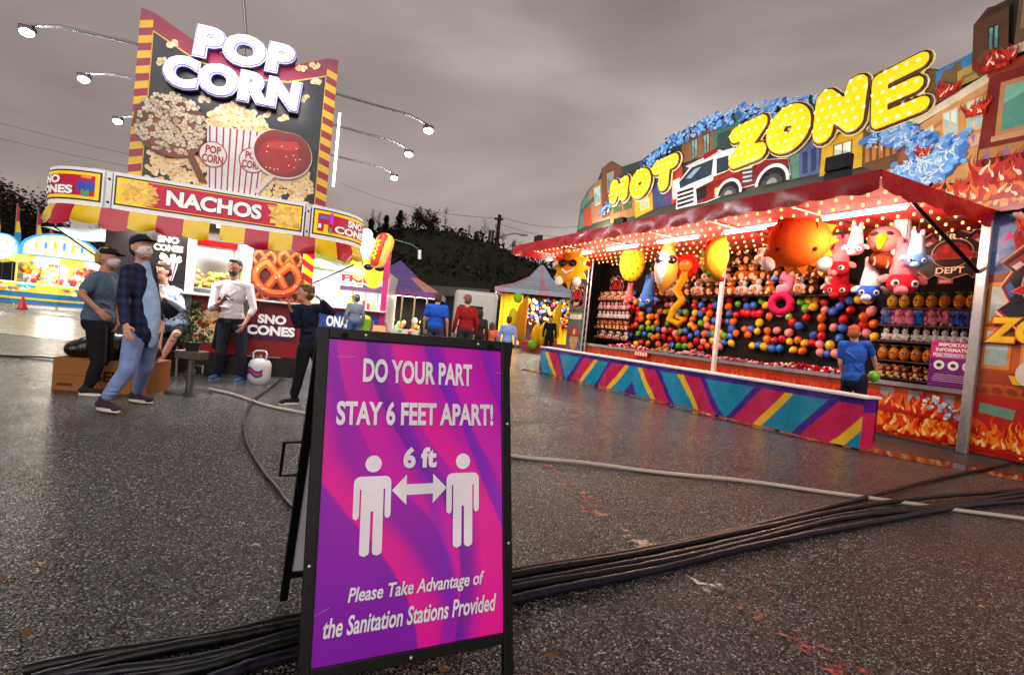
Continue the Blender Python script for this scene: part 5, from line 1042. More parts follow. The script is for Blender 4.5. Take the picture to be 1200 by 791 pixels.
def plush(kind, c1, c2, X, y, Z, sc, label, group, yaw=0, name=None):
    k = (kind, c1, c2)
    if k not in PM: PM[k] = plush_mesh(kind, c1, c2)
    o = bpy.data.objects.new(name or ('plush_' + kind), PM[k]); COL.objects.link(o); o.location = FB.w(X, y, Z); o.rotation_euler = (0, 0, FB.a + R(yaw + 16)); o.scale = (sc,)*3
    return tag(o, label, 'plush toy', group)
YP = (rgb(240, 176, 24), rgb(90, 150, 40)); OP = (rgb(226, 130, 20), rgb(120, 130, 30)); PK = (rgb(240, 150, 175), rgb(214, 60, 110)); BLU = (rgb(84, 116, 190), rgb(200, 120, 180)); SKY = (rgb(60, 120, 220), rgb(170, 190, 240)); WH = (rgb(235, 230, 228), rgb(40, 36, 40)); BR = (rgb(120, 62, 26), rgb(230, 190, 130)); DB = (rgb(74, 38, 22), rgb(220, 170, 120)); OB = (rgb(196, 96, 30), rgb(240, 220, 180)); WB = (rgb(232, 226, 220), rgb(190, 130, 80))
SH = [(.63, 'lowest'), (.90, 'lower'), (1.16, 'middle'), (1.42, 'upper'), (1.68, 'top')]
def shelf_rows(cx, ty, ox, oy, sc_, data, side, wall):
    for ri, (py, xs, kind, cols_, size, what) in enumerate(data):
        cnt = {}
        pts = [bp(ox + x/sc_, oy + py/sc_, ty) for x in xs]; zb = sum(p[1] for p in pts)/len(pts)
        m_ = MB(); xa, xb = min(p[0] for p in pts)-.12, max(p[0] for p in pts)+.12
        m_.box(xa, min(xb, -.03), ty-.08, .95, zb-.025, zb-.005, rgb(96, 20, 24)); m_.build('shelf', M_paint, bo)
        for i, (X, Z) in enumerate(pts):
            c = cols_[i % len(cols_)]; nm = what[i % len(cols_)]; cnt[nm] = cnt.get(nm, 0) + 1
            plush(kind, c[0], c[1], X, ty, zb, size, '%s %s from left on %s shelf %s' % (ORD[cnt[nm]-1], nm, ORD[ri], wall), 'small plush toys on the shelves', rr.uniform(-14, 14))
shelf_rows(0, .74, 1020, 330, 3.594, [
    (112, [90, 140, 200, 255, 310, 372, 425], 'pineapple', [YP], .78, ['yellow pineapple plush']),
    (186, [72, 118, 162, 210, 258, 318, 372, 412], 'elephant', [BLU, PK, PK, SKY, PK, PK, SKY], .72, ['grey blue elephant plush', 'pink elephant plush', 'pink elephant plush', 'bright blue elephant plush', 'pink elephant plush', 'pink elephant plush', 'bright blue elephant plush']),
    (256, [62, 103, 142, 190, 232, 272, 312, 352, 392], 'rabbit', [WH], .66, ['white rabbit plush']),
    (336, [48, 95, 140, 190, 240, 290], 'pineapple', [OP], .78, ['orange pineapple plush']),
    (408, [42, 75, 110, 145, 190, 240], 'bear', [OB, BR], .52, ['orange bear plush', 'brown bear plush'])], 'right', 'by the right corner post')
shelf_rows(0, .70, 610, 240, 4.393, [
    (492, [420, 438, 456, 474, 492, 510, 528, 546], 'bear', [OB, WB], .62, ['orange bear plush', 'cream bear plush']),
    (540, [412, 432, 452, 472, 492, 512, 532, 552], 'rabbit', [WH, PK], .72, ['white rabbit plush', 'pink rabbit plush']),
    (585, [408, 428, 448, 468, 488, 508, 528, 548], 'rabbit', [WH], .72, ['white rabbit plush']),
    (640, [404, 424, 444, 464, 484, 504, 524, 544], 'bear', [BR, OB], .62, ['brown bear plush', 'orange bear plush']),
    (690, [402, 422, 442, 462, 482, 502, 522, 542], 'bear', [DB, WB], .58, ['dark brown bear plush', 'cream bear plush'])], 'left', 'by the far truss post')
# the bank of bears above the balloons
kinds = [('bear', OB, 'orange bear plush'), ('bear', BR, 'brown bear plush'), ('bear', WB, 'cream bear plush'), ('bear', DB, 'dark brown bear plush')]
for ri, (py, yy) in enumerate(((290, .74), (309, .70), (328, .66), (346, .62))):
    cnt = {}; zb = bp(905, py, yy)[1]
    n_ = 17
    m_ = MB(); m_.box(-8.0, -2.45, yy-.05, .95, zb-.02, zb, rgb(30, 16, 16)); m_.build('shelf', M_paint, bo)
    for i in range(n_):
        X = -7.85 + i*.335 + (.16 if ri % 2 else 0) + rr.uniform(-.04, .04)
        if X > -2.55: continue
        k, c, nm = kinds[rr.randrange(4)]; cnt[nm] = cnt.get(nm, 0) + 1
        plush(k, c[0], c[1], X, yy + rr.uniform(-.05, .05), zb, rr.uniform(.84, .98), '%s %s from left in %s row above the balloons' % (ORD[cnt[nm]-1], nm, ORD[ri]), 'plush bears above the balloons', rr.uniform(-28, 28))

# large plush hanging from the canopy, each one its own
def hang(name, label, px_, py_, off, yaw=0, scale=1.0):
    X, Z = bp(px_, py_, off); o = thing(name, label, 'plush toy', FB.w(X, off, Z), FB.a + R(yaw + 28), 'large plush toys hanging under the canopy'); o.scale = (scale,)*3
    zc = (ZE + (ZB-ZE)*(1+off/2.8) - Z)/scale
    c = MB(); c.tube([(0, 0, .2), (0, 0, max(zc, .3))], .006/scale, rgb(60, 50, 50), 4); c.build('hanging_cord', M_rubber, o); return o
def sunrays(m, r0, r1, n, col, d=.12):
    for i in range(n):
        a = 2*math.pi*i/n; b = .5*2*math.pi/n; p = [(r0*math.cos(a-b), r0*math.sin(a-b)), (r1*math.cos(a), r1*math.sin(a)), (r0*math.cos(a+b), r0*math.sin(a+b))]
        m.add([(x, 0 if j == 1 else -d*.5, z) for j, (x, z) in enumerate(p)] + [(x, d*.5 if j != 1 else .001, z) for j, (x, z) in enumerate(p)], [(0, 1, 2), (3, 5, 4), (0, 3, 4, 1), (1, 4, 5, 2)], col, False)
o = hang('sun_plush', 'huge orange sun plush with pointed rays, seen in the middle of the booth', 936, 283, -1.2)
m = MB(); m.ell((0, 0, 0), (.50, .24, .47), rgb(216, 84, 10), None, 24, 16); m.build('body', M_plush, o); m = MB(); sunrays(m, .44, .60, 14, rgb(222, 108, 16), .16); m.build('rays', M_plush, o)
for s in (-1, 1):
    m = MB(); m.tube([(s*.26, -.16, .28), (s*.30, -.17, .05), (s*.27, -.17, -.14)], .014, rgb(40, 16, 10), 6); m.ell((s*.28, -.185, -.16), .035, rgb(30, 14, 10)); m.build('strap', M_plush, o)
    m = MB(); m.ell((s*.42, -.08, -.40), (.11, .10, .13), rgb(226, 200, 190), rotm('Y', s*30)); m.build('foot', M_plush, o)
o = hang('sun_plush', 'yellow sun plush wearing dark sunglasses at the far end of the canopy', 669, 314, -1.6)
m = MB(); m.ell((0, 0, 0), (.42, .2, .42), rgb(246, 170, 24), None, 22, 14); m.build('body', M_plush, o); m = MB(); sunrays(m, .38, .62, 12, rgb(248, 186, 40), .16); m.build('rays', M_plush, o)
m = MB()
for s in (-1, 1): m.ell((s*.16, -.20, .10), (.13, .04, .10), BLACK)
m.tube([(-.1, -.22, .13), (.1, -.22, .13)], .02, BLACK, 6); m.build('sunglasses', M_glass, o); m = MB(); m.tube([(-.16, -.19, -.08), (0, -.215, -.17), (.18, -.19, -.06)], .03, rgb(250, 245, 240), 6); m.build('smile', M_plush, o)
for s in (-1, 1): m = MB(); m.ell((s*.28, -.1, -.38), (.12, .1, .14), rgb(240, 236, 228)); m.build('foot', M_plush, o)
o = hang('pineapple_plush', 'big yellow pineapple plush with dark sunglasses behind the striped fish', 741, 308, -.6)
m = MB(); m.ell((0, 0, 0), (.34, .22, .50), rgb(240, 190, 30), None, 18, 14)
for i in range(60): a = i*2.4; z = -.45 + .9*i/60; w = math.sqrt(1 - (z/.5)**2); m.ell((.34*w*math.cos(a), .22*w*math.sin(a), z), .025, rgb(150, 110, 20), None, 5, 4)
m.build('body', M_plush, o); m = MB()
for i in range(9): a = i*.7; m.tube([(0, 0, .44), (.1*math.cos(a), .1*math.sin(a), .62), (.26*math.cos(a), .2*math.sin(a), .72)], [.07, .05, .005], rgb(70, 130, 40), 6)
m.build('leaf_crown', M_plush, o)
o = hang('shark_plush', 'big grey and orange shark plush with dark sunglasses, nose hanging down', 781, 312, -1.0, 20)
m = MB(); m.tube([(0, 0, .62), (0, 0, .35), (.02, 0, 0), (.0, 0, -.3), (-.02, -.02, -.52), (-.02, -.02, -.6)], [.06, .16, .25, .24, .12, .02], rgb(226, 160, 60), 16); m.build('body', M_plush, o)
m = MB(); m.ell((-.06, -.09, -.05), (.20, .17, .42), rgb(225, 222, 220), None, 16, 12); m.build('belly', M_plush, o)
for p, q_ in (((.12, 0, .55), (.05, 0, .98)), ((-.05, 0, .55), (-.30, 0, .85))): m = MB(); m.cap(p, q_, .10, .02); m.build('tail_fin', M_plush, o, None, 0); 
for ch in o.children:
    if ch.name.startswith('tail_fin'): 
        a_ = ch.data.color_attributes['Col']; a_.data.foreach_set('color', list(rgb(232, 96, 24) + (1.0,))*len(a_.data))
m = MB()
for s in (-1, 1): m.ell((s*.13-.03, -.22, .12), (.11, .05, .10), BLACK)
m.build('sunglasses', M_glass, o)
o = hang('taco_plush', 'orange taco plush hanging at the white support pole', 848, 303, -1.05, 25)
m = MB(); pts = [(.40*math.cos(R(a)), .42*math.sin(R(a))) for a in range(95, 271, 8)]
for sgn in (-1, 1):
    vs = [(x, sgn*.07, z) for x, z in pts] + [(x*.9+.02, sgn*.16, z*.9) for x, z in pts] + [(.08, sgn*.13, 0)]; n_ = len(pts)
    m.add(vs, [(i, i+1, n_+i+1, n_+i) for i in range(n_-1)] + [(n_+i, n_+i+1, 2*n_) for i in range(n_-1)], rgb(240, 160, 30), True)
m.build('shell', M_plush, o); m = MB(); rr2 = random.Random(6)
for i in range(24): a = R(rr2.uniform(92, 272)); m.ell((.40*math.cos(a), rr2.uniform(-.06, .06), .42*math.sin(a)), .06, rr2.choice([rgb(90, 150, 40), rgb(200, 40, 30), rgb(240, 190, 60)]), None, 8, 5)
m.build('filling', M_plush, o)
o = hang('snake_plush', 'long yellow plush with a red frilled head hanging in curls over the balloons', 800, 330, -.4)
m = MB(); m.tube([(.06, 0, .30), (.02, -.05, .05), (-.10, -.05, -.20), (.05, -.05, -.42), (-.12, -.04, -.66), (-.22, -.02, -.90), (.02, -.06, -1.0), (.14, -.06, -.88), (-.05, -.08, -.84)], [.07, .09, .09, .085, .085, .08, .08, .07, .04], rgb(240, 170, 20), 10); m.build('body', M_plush, o)
m = MB(); m.ell((.06, -.06, .36), (.16, .14, .15), rgb(236, 130, 30)); m.build('head', M_plush, o); m = MB()
for i in range(10): a = R(36*i); m.ell((.06 + .22*math.cos(a), .0, .38 + .20*math.sin(a)), (.09, .06, .09), rgb(196, 30, 24), None, 8, 6)
m.build('mane', M_plush, o); 
for s in (-1, 1): m = MB(); m.ell((.06 + s*.06, -.19, .40), .035, WHITE, None, 8, 6); m.ell((.06 + s*.06, -.22, .40), .018, BLACK, None, 6, 4); m.build('eye', M_plastic, o)

def fish(label, px_, py_, off, c1, c2, yaw=0, sc=1, flip=True):
    sc *= .84
    o = hang('hanging_animal_plush', label, px_, py_, off, yaw, sc)
    m = MB(); m.cap((0, 0, .30), (0, -.02, -.02), .12, .17, c1, 14); m.build('body', M_plush, o); m = MB(); m.ell((0, -.05, -.18), (.20, .17, .17), c2, None, 16, 12); m.build('head', M_plush, o)
    m = MB(); m.ell((-.04, -.19, -.30), (.09, .08, .07), c1, None, 10, 8); m.build('snout', M_plush, o)
    for s in (-1, 1):
        m = MB(); m.ell((s*.11, -.17, -.20), .055, WHITE, None, 12, 8); m.ell((s*.115, -.215, -.20), .030, BLACK, None, 8, 6); m.build('eye', M_plastic, o)
        m = MB(); m.ell((s*.22, .0, -.12), (.10, .04, .06), c1, rotm('Y', s*30), 10, 6); m.build('ear', M_plush, o); m = MB(); m.cap((s*.06, 0, .30), (s*.08, 0, .46), .06, .05, c1); m.build('leg', M_plush, o)
    return o
rdp = rgb(216, 30, 46); pkp = rgb(244, 130, 140)
fish('pink red plush animal hanging head down, upper one left of the eagle', 985, 304, -.5, pkp, rdp, -20); fish('red plush animal hanging head down just above the balloons', 985, 330, -.2, rdp, rgb(200, 24, 40), -15)
fish('blue plush animal with white legs hanging head down under the eagle', 1020, 332, -.5, rgb(225, 228, 240), rgb(50, 96, 210), 0); fish('large pink plush animal hanging head down right of the blue one', 1058, 318, -.5, pkp, rdp, 12, 1.25)
fish('white and blue plush animal hanging behind the eagle', 1056, 278, -.3, rgb(220, 232, 250), rgb(110, 150, 230), 0, 1.1)
fish('blue plush elephant hanging by the left end of the balloons', 760, 345, -.2, rgb(70, 120, 200), rgb(60, 104, 196), -10, 1.2); fish('pink plush animal hanging left of the blue elephant', 738, 346, -.1, pkp, rgb(230, 96, 100), -10, .8)
fish('small pale pink plush animal hanging highest, left of the eagle', 1003, 284, -.9, rgb(246, 170, 180), rgb(236, 110, 130), -6, .75); fish('small light blue plush animal hanging between the pink one and the fire sign', 1074, 296, -.7, rgb(190, 210, 246), rgb(90, 140, 226), 8, .8)
o = hang('eagle_plush', 'eagle plush with pinkish white head and orange beak holding a football', 1036, 281, -.55, -8)
m = MB(); m.ell((0, 0, 0), (.23, .20, .21), rgb(222, 138, 134), None, 18, 12); m.build('head', M_plush, o); m = MB(); m.cap((0, -.17, -.02), (.0, -.30, -.18), .085, .03, rgb(244, 170, 20)); m.build('beak', M_plush, o)
for s in (-1, 1): m = MB(); m.ell((s*.10, -.20, .06), (.055, .04, .03), BLACK, rotm('Y', s*20), 8, 6); m.build('eye', M_plastic, o)
m = MB(); m.ell((0, .05, -.30), (.19, .14, .16), rgb(110, 50, 26)); m.build('body', M_plush, o)
m = MB(); m.ell((.02, -.10, -.36), (.18, .10, .10), rgb(150, 58, 24), rotm('Y', 18)); 
for i in range(2): m.tube([(-.07+i*.17, -.185+.02*i, -.30-.04*i), (-.05+i*.17, -.20+.02*i, -.37-.04*i), (-.07+i*.17, -.18+.02*i, -.43-.04*i)], .014, rgb(226, 170, 140), 5)
m.build('football', M_plush, o)
o = hang('flamingo_plush', 'pink flamingo plush with blue beak curled over the balloons', 918, 335, -.5)
m = MB(); m.tube([(-.05, 0, .18), (.12, 0, .12), (.10, 0, -.05), (-.08, 0, -.12)], [.10, .09, .08, .1], rgb(240, 120, 160), 10); m.build('body', M_plush, o); m = MB(); m.ell((-.16, -.04, .12), (.07, .06, .05), rgb(60, 120, 200)); m.build('beak', M_plush, o)
m = MB(); m.tube([(.16*math.cos(R(a)), -.05, -.34 + .16*math.sin(R(a))) for a in range(0, 361, 24)], .07, rgb(214, 30, 90), 10, cap=False); m.build('ring', M_plush, o)
# little prizes piled on the ledge
def pile(X0_, X1_, cols_, label, seed, h=.10, sticks=False):
    r_ = random.Random(seed); m = MB()
    for i in range(int((X1_-X0_)*95)):
        x = r_.uniform(X0_, X1_); u = (x-X0_)/(X1_-X0_); y = r_.uniform(-.02, .26); z = .91 + h*r_.random()*math.sin(math.pi*max(.1, min(.9, u)))
        if sticks: a = r_.uniform(0, 3.1); m.tube([(x-.05*math.cos(a), y-.05*math.sin(a), z), (x+.05*math.cos(a), y+.05*math.sin(a), z+r_.uniform(0, .05))], .008, r_.choice(cols_), 5)
        else: m.ell((x, y, z), (.035, .03, .026), r_.choice(cols_), rotm('X', r_.uniform(0, 90)), 7, 5)
    o = m.build('prize_pile', M_plush if not sticks else M_plastic); o.location = FB.o; o.rotation_euler.z = FB.a; tag(o, label, 'prizes', 'piles of small prizes on the ledge', 'stuff')
rd_, wh_ = rgb(206, 20, 36), rgb(244, 235, 232)
pile(-8.7, -7.0, [rd_, rd_, wh_], 'red and white little toys heaped left of the candy sticks', 1); pile(-6.9, -6.15, [rgb(240, 200, 40), rd_, rgb(240, 240, 235), rgb(90, 160, 60)], 'many coloured candy sticks heaped left of the support pole', 2, .12, True)
pile(-6.0, -5.0, [rgb(240, 150, 170), wh_, rgb(230, 90, 110)], 'pink and white candy sticks heaped right of the support pole', 3, .14, True); pile(-4.9, -3.6, [rgb(190, 30, 90), rgb(240, 220, 220), rgb(150, 20, 40)], 'magenta flat packets on the ledge right of the candy', 4, .05, True); pile(-3.5, -1.6, [rd_, rd_, wh_], 'long heap of red and white toys nearest the boy', 5, .11)
m = MB(); m.rect(0, .55, -.07, .07, 0, rgb(206, 40, 30), .01); 
for i in range(5): m.rect(.04+.1*i, .11+.1*i, -.05, .05, -.003, rgb(240, 210, 190))
o = m.build('ledge_sign', M_print); o.location = FB.w(-7.4, -.08, .80); o.rotation_euler.z = FB.a; tag(o, 'small red notice board on the ledge front', 'sign')

# ================================================================== STANDS FURTHER BACK
# lit kiddie game stand on the far left
gp = gnd(66, 362); ga = math.atan2(-gp.x, gp.y); FG = Frame(gp, ga)
gs = thing('game_stand', 'brightly lit blue and yellow game kiosk with scalloped awning at far left', 'game booth', gp, ga)
def ring(m, r0, r1, z0, z1, col, n=10, cy=2.4, arc=(0, 360)):
    vs = []; k = n
    for i in range(k+1):
        a = R(arc[0] + (arc[1]-arc[0])*i/k + 18); vs += [(r0*math.cos(a), cy + r0*math.sin(a), z0), (r1*math.cos(a), cy + r1*math.sin(a), z1)]
    m.add(vs, [(2*i, 2*i+2, 2*i+3, 2*i+1) for i in range(k)], col)
m = MB(); ring(m, 2.55, 2.55, .12, .62, rgb(40, 130, 205)); ring(m, 2.58, 2.58, .30, .40, rgb(240, 220, 60)); m.build('skirt', M_paint, gs)
m = MB(); ring(m, 2.5, 2.5, .62, 1.02, rgb(236, 214, 70)); ring(m, 2.55, 2.55, .98, 1.04, rgb(240, 240, 240)); r_ = random.Random(5)
for i in range(60): a = R(r_.uniform(190, 350)); m.ell((2.5*math.cos(a), 2.4 + 2.5*math.sin(a), r_.uniform(.66, .95)), (.13, .05, .07), r_.choice([rgb(40, 120, 210), rgb(240, 120, 40), rgb(250, 240, 200), rgb(60, 180, 190)]), None, 7, 5)
m.build('counter', M_lit, gs)
for i in range(10): a = R(36*i+18); m = MB(); m.tube([(2.4*math.cos(a), 2.4+2.4*math.sin(a), 0), (2.4*math.cos(a), 2.4+2.4*math.sin(a), 2.1)], .04, rgb(220, 200, 90), 6); m.build('post', M_paint, gs)
m = MB(); ring(m, 1.3, 1.3, .1, 2.2, rgb(245, 240, 236)); m.build('core', M_lit, gs); m = MB()
for i in range(120): a = R(r_.uniform(185, 355)); m.ell((1.4*math.cos(a), 2.4+1.4*math.sin(a), r_.uniform(1.05, 1.95)), r_.uniform(.08, .16), r_.choice([rgb(240, 150, 190), rgb(250, 230, 90), rgb(255, 255, 250), rgb(230, 60, 60), rgb(120, 190, 230), rgb(250, 180, 60)]), None, 7, 5)
pz_ = m.build('toy_prizes', M_plush, gs); pz_['kind'] = 'stuff'
m = MB(); n_ = 20
for i in range(n_):
    a0, a1 = R(18*i), R(18*i+18); am = (a0+a1)/2; c = rgb(250, 232, 90) if i % 2 else rgb(250, 246, 230)
    def pt(r, a, z): return (r*math.cos(a), 2.4 + r*math.sin(a), z)
    m.add([pt(2.5, a0, 2.28), pt(2.5, a1, 2.28), pt(2.95, a1, 1.98), pt(2.98, am, 1.86), pt(2.95, a0, 1.98)], [(0, 1, 2, 3, 4)], c)
m.build('scalloped_awning', M_lit, gs)
M_sign2 = mat('lit_sign', .5, emit=.42); M_sign2.cycles.emission_sampling = 'NONE'
for i, (a, w, h) in enumerate(((270, 1.35, 1.05), (222, .85, .8), (318, .85, .8), (185, .7, .7), (355, .7, .7))):
    M_ = Matrix.Translation((0, 2.4, 0)) @ Matrix.Rotation(R(a-270), 4, 'Z') @ Matrix.Translation((0, -2.6, 2.24)); m = MB(M_)
    arch = [(-w, 0)] + [(-w*math.cos(R(t)), .25*h + .75*h*math.sin(R(t))) for t in range(0, 181, 15)] + [(w, 0)]
    m.poly(arch, 0, rgb(60, 150, 220), .08); m.poly([(x*.9, z*.9+.03) for x, z in arch], -.01, rgb(236, 238, 190)); 
    k = 7 if i == 0 else 4
    for j in range(k):
        x = -w*.68 + 1.36*w*j/(k-1); hh = h*.62*math.sqrt(max(.2, 1-(x/w)**2)); m.poly([(x-.08, .14), (x+.06, .14), (x+.09, .14+hh), (x-.05, .14+hh)], -.02, rgb(255, 255, 245)); m.disc(x+.10, .18+hh*.5, .05, hh*.3, -.03, rgb(70, 160, 220) if j % 2 else rgb(250, 200, 40), 8)
    m.build('arched_sign', M_sign2, gs)
m = MB(); ring(m, 2.5, .2, 2.28, 3.0, rgb(230, 225, 200)); m.build('roof', M_paint, gs)
lamp('POINT', (0, .5, 1.75), 150, (1, .97, .88), .6, parent=gs, name='stand_light'); lamp('POINT', (-2.3, -.6, 2.6), 70, (.93, .97, 1), .3, parent=gs, name='stand_light'); lamp('POINT', (2.3, -.6, 2.4), 80, (.93, .97, 1), .3, parent=gs, name='stand_light')
m = MB(); m.tube([(-1.0, -3.0, 0), (-1.0, -3.0, .5)], [.17, .03], rgb(226, 60, 40), 12); m.box(-1.2, -.8, -3.2, -2.8, 0, .03, rgb(40, 30, 30)); o = m.build('traffic_cone', M_plastic); o.location = gp; o.rotation_euler.z = ga; tag(o, 'little orange cone on the ground before the lit kiosk', 'traffic cone')
for i, (x, yt, yb) in enumerate(((18, 238, 283), (43, 246, 283), (59, 266, 284), (-6, 228, 282))):
    t = at(x, yt, 33); b = at(x-1, yb, 33); o = thing('feather_flag', '%s feather flag in magenta, yellow and blue rising behind the lit kiosk' % ('tall leftmost visible', 'second tall', 'short third', 'outermost')[i], 'flag', (b.x, 33, 0), 0, 'feather flags behind the lit kiosk')
    H_ = t.z; m = MB(); m.tube([(0, 0, 0), (0, 0, H_)], .03, rgb(150, 150, 150), 6); m.build('pole', M_metal, o); m = MB(); n_ = 12; vs = []
    hb_ = b.z - .3
    for j in range(n_+1): u = j/n_; z = hb_ + (H_-hb_)*u; w = .34*math.sin(math.pi*min(1, .35 + .65*u))**.7; vs += [(0, 0, z), (w, .06*math.sin(u*8), z)]
    for j in range(n_): u = j/n_; m.add([vs[2*j], vs[2*j+1], vs[2*j+3], vs[2*j+2]], [(0, 1, 2, 3)], rgb(60, 150, 200) if u < .3 else rgb(240, 210, 60) if u < .58 else rgb(196, 40, 90), True)
    m.build('banner', M_cloth, o)
a = at(5, 289, 30); o = thing('lamp_post', 'lit white lamp on a thin post left of the game kiosk', 'lamp', (a.x, 30, 0)); m = MB(); m.tube([(0, 0, 0), (0, 0, a.z)], .04, rgb(80, 80, 80), 6); m.build('post', M_metal, o); m = MB(); m.ell((0, 0, a.z), .22, WHITE); m.build('globe', M_lamp, o)

# fries stand
fo_ = at(452, 366, 15.5); FF = Frame((fo_.x, fo_.y), R(6)); fs = thing('fries_stand', 'white lit fries stand with hot dog and lemon figures on its roof sign', 'food stand', (fo_.x, fo_.y, 0), R(6)); fx = FF.px
m = MB(); m.box(-4.2, 0, 0, .08, .0, .62, rgb(190, 190, 196)); m.rect(-4.2, 0, .62, 1.22, -.01, rgb(40, 80, 170), .08); m.rect(-4.2, 0, 1.12, 1.24, -.02, rgb(200, 30, 60)); m.box(-4.2, 0, 2.2, 2.28, .6, 2.4, rgb(245, 245, 245)); m.box(-.08, 0, .08, 2.2, 0, 2.4, rgb(235, 235, 235)); m.build('stand_wall', M_paint, fs)
t0 = fx(383, 371); t1 = fx(411, 384); m = MB(); m.text('ONAL', t0[0], t1[0], t1[1]-.02, t1[1]+.30, -.03, WHITE, .05); m.build('counter_lettering', M_lit, fs)
m = MB(); m.rect(-4.2, 0, 1.98, 2.26, -.06, rgb(245, 240, 236), .06); m.build('fries_panel', M_lit, fs)
a, b = fx(400, 336), fx(444, 330); m = MB(); m.text('FRIES', a[0], b[0], 2.02, 2.22, -.07, rgb(196, 24, 40), .05); m.build('lettering', M_lit, fs)
m = MB(); m.box(-.16, 0, -.10, -.04, 0, 3.0, rgb(190, 30, 110)); m.build('corner_post', M_paint, fs)
m = MB(); m.box(-4.1, -.1, 2.1, 2.15, 1.2, 2.0, rgb(250, 250, 250)); r_ = random.Random(14)
for i in range(26): x = -4 + i*.15; m.box(x, x+.09, 1.7, 1.8, 1.25, 1.25 + r_.uniform(.15, .45), r_.choice([rgb(245, 245, 245), rgb(220, 60, 60), rgb(250, 220, 90), rgb(200, 205, 215)]))
m.build('inside_shelf', M_lit, fs); m = MB(); m.bbox(-4.2, 0, -.30, .08, 1.22, 1.26, rgb(235, 235, 238), .01); m.build('counter_top', M_paint, fs)
for x in (-3.2, -1.4): m = MB(); m.box(x-.6, x+.6, .3, .36, 1.92, 1.96, WHITE); m.build('tube_light', M_tube, fs)
lamp('AREA', (-2.1, 1.0, 2.15), 55, (.97, 1, 1), 3.4, 1.2, (0, 0, 0), fs, 'inside_light'); lamp('AREA', (-2.1, -.4, 2.2), 16, (.97, 1, 1), 3.6, .4, (0, 0, 0), fs, 'front_light')
# roof sign figures: lemon with sunglasses, hot dog, ice cream, lime
m = MB(); m.rect(-4.2, 0, 2.26, 2.9, .06, rgb(150, 170, 60), .06); m.rect(-.9, 0, 2.26, 3.1, .05, rgb(220, 140, 60), .05); sg = m.build('roof_sign', M_print, fs)
c = fx(438, 320, -.05); m = MB(); m.ell((c[0], 0, c[1]), (.36, .12, .46), rgb(246, 214, 40), None, 18, 12); m.ell((c[0], 0, c[1]+.46), (.09, .06, .10), rgb(240, 205, 40)); lm = m.build('lemon_figure', M_lit, sg); m = MB()
for s in (-1, 1): m.ell((c[0]+s*.15, -.11, c[1]+.15), (.14, .04, .09), BLACK); 
m.build('sunglasses', M_glass, lm)
c = fx(421, 318, -.05); m = MB(); m.ell((c[0], .02, c[1]), (.34, .11, .42), rgb(190, 205, 40), None, 18, 12); m.disc(c[0], c[1], .2, .26, -.11, rgb(226, 235, 110), 16); m.build('lime_figure', M_lit, sg)
a, b = fx(445, 306, 0), fx(452, 284, 0); m = MB(); m.cap((a[0]-.05, 0, a[1]), (b[0]-.02, 0, b[1]), .27, .27, rgb(240, 176, 80), 14); hd = m.build('hot_dog_bun', M_lit, sg); m = MB(); m.cap((a[0]-.1, -.17, a[1]-.05), (b[0]-.05, -.17, b[1]+.1), .14, .14, rgb(196, 50, 24), 12); m.tube([(a[0]-.14+.05*math.sin(i*2.2)+(b[0]-a[0])*i/12, -.32, a[1]+(b[1]-a[1])*i/12) for i in range(13)], .03, rgb(250, 210, 40), 6); m.build('sausage', M_lit, hd)
c = fx(424, 292, 0); m = MB()
for i, (dx, dz, r_) in enumerate(((0, 0, .34), (-.1, .26, .28), (.08, .42, .2), (.15, .1, .3))): m.ell((c[0]+dx, .02, c[1]+dz), (r_, .14, r_), rgb(245, 242, 240))
m.build('ice_cream_figure', M_lit, sg); m = MB(); a = fx(462, 279, .3); b = fx(484, 287, .3); c = fx(492, 300, .3); m.tube([(a[0]-.3, .3, a[1]), (b[0], .3, b[1]), (c[0]-.02, .3, c[1]+.15)], .02, rgb(70, 90, 80), 6); al = m.build('lamp_arm', M_metal, fs); m = MB(); m.tube([(c[0]-.02, .3, c[1]+.17), (c[0], .3, c[1]-.1)], .05, rgb(190, 205, 200), 8); m.build('lamp_head', M_plastic, al)
# sandwich board and goods beside the fries stand
a = gnd(444, 452); a = Vector((-3.75, 14.9, 0)); o = thing('folding_sign', 'small red edged folding sign standing at the corner of the fries stand', 'sign', a, R(20)); m = MB()
for s in (-1, 1):
    for x in (-.28, .28): m.tube([(x, s*.28, 0), (x*.6, 0, .95)], .02, rgb(200, 60, 50), 6)
m.build('frame', M_paint, o); m = MB(); m.add([(-.26, -.25, .12), (.26, -.25, .12), (.18, -.03, .85), (-.18, -.03, .85)], [(0, 1, 2, 3)], rgb(240, 150, 50)); m.build('board', M_print, o)
m = MB(); m.tube([(0, 0, 0), (0, 0, .36)], [.17, .2], rgb(120, 190, 40), 14); m.ell((0, 0, .38), (.17, .17, .1), rgb(240, 220, 60)); o = m.build('lime_bucket', M_plastic); o.location = (-4.35, 14.7, .0); o.location = at(427, 381, 14.8) - Vector((0, 0, .2)); o.location.z = max(o.location.z, 0); st = thing('low_table', 'small white folding table by the fries stand under a green bucket', 'table', (o.location.x, o.location.y, 0)); mt = MB(); mt.bbox(-.4, .4, -.25, .25, o.location.z-.03, o.location.z-.002, rgb(220, 220, 220), .005); mt.build('table_top', M_plastic, st)
for x in (-.35, .35): mt = MB(); mt.tube([(x, -.2, 0), (x, -.2, o.location.z-.03)], .015, rgb(170, 170, 170), 6); mt.tube([(x, .2, 0), (x, .2, o.location.z-.03)], .015, rgb(170, 170, 170), 6); mt.build('leg', M_metal, st)
tag(o, 'bright lime green bucket on the small table by the fries counter', 'bucket')

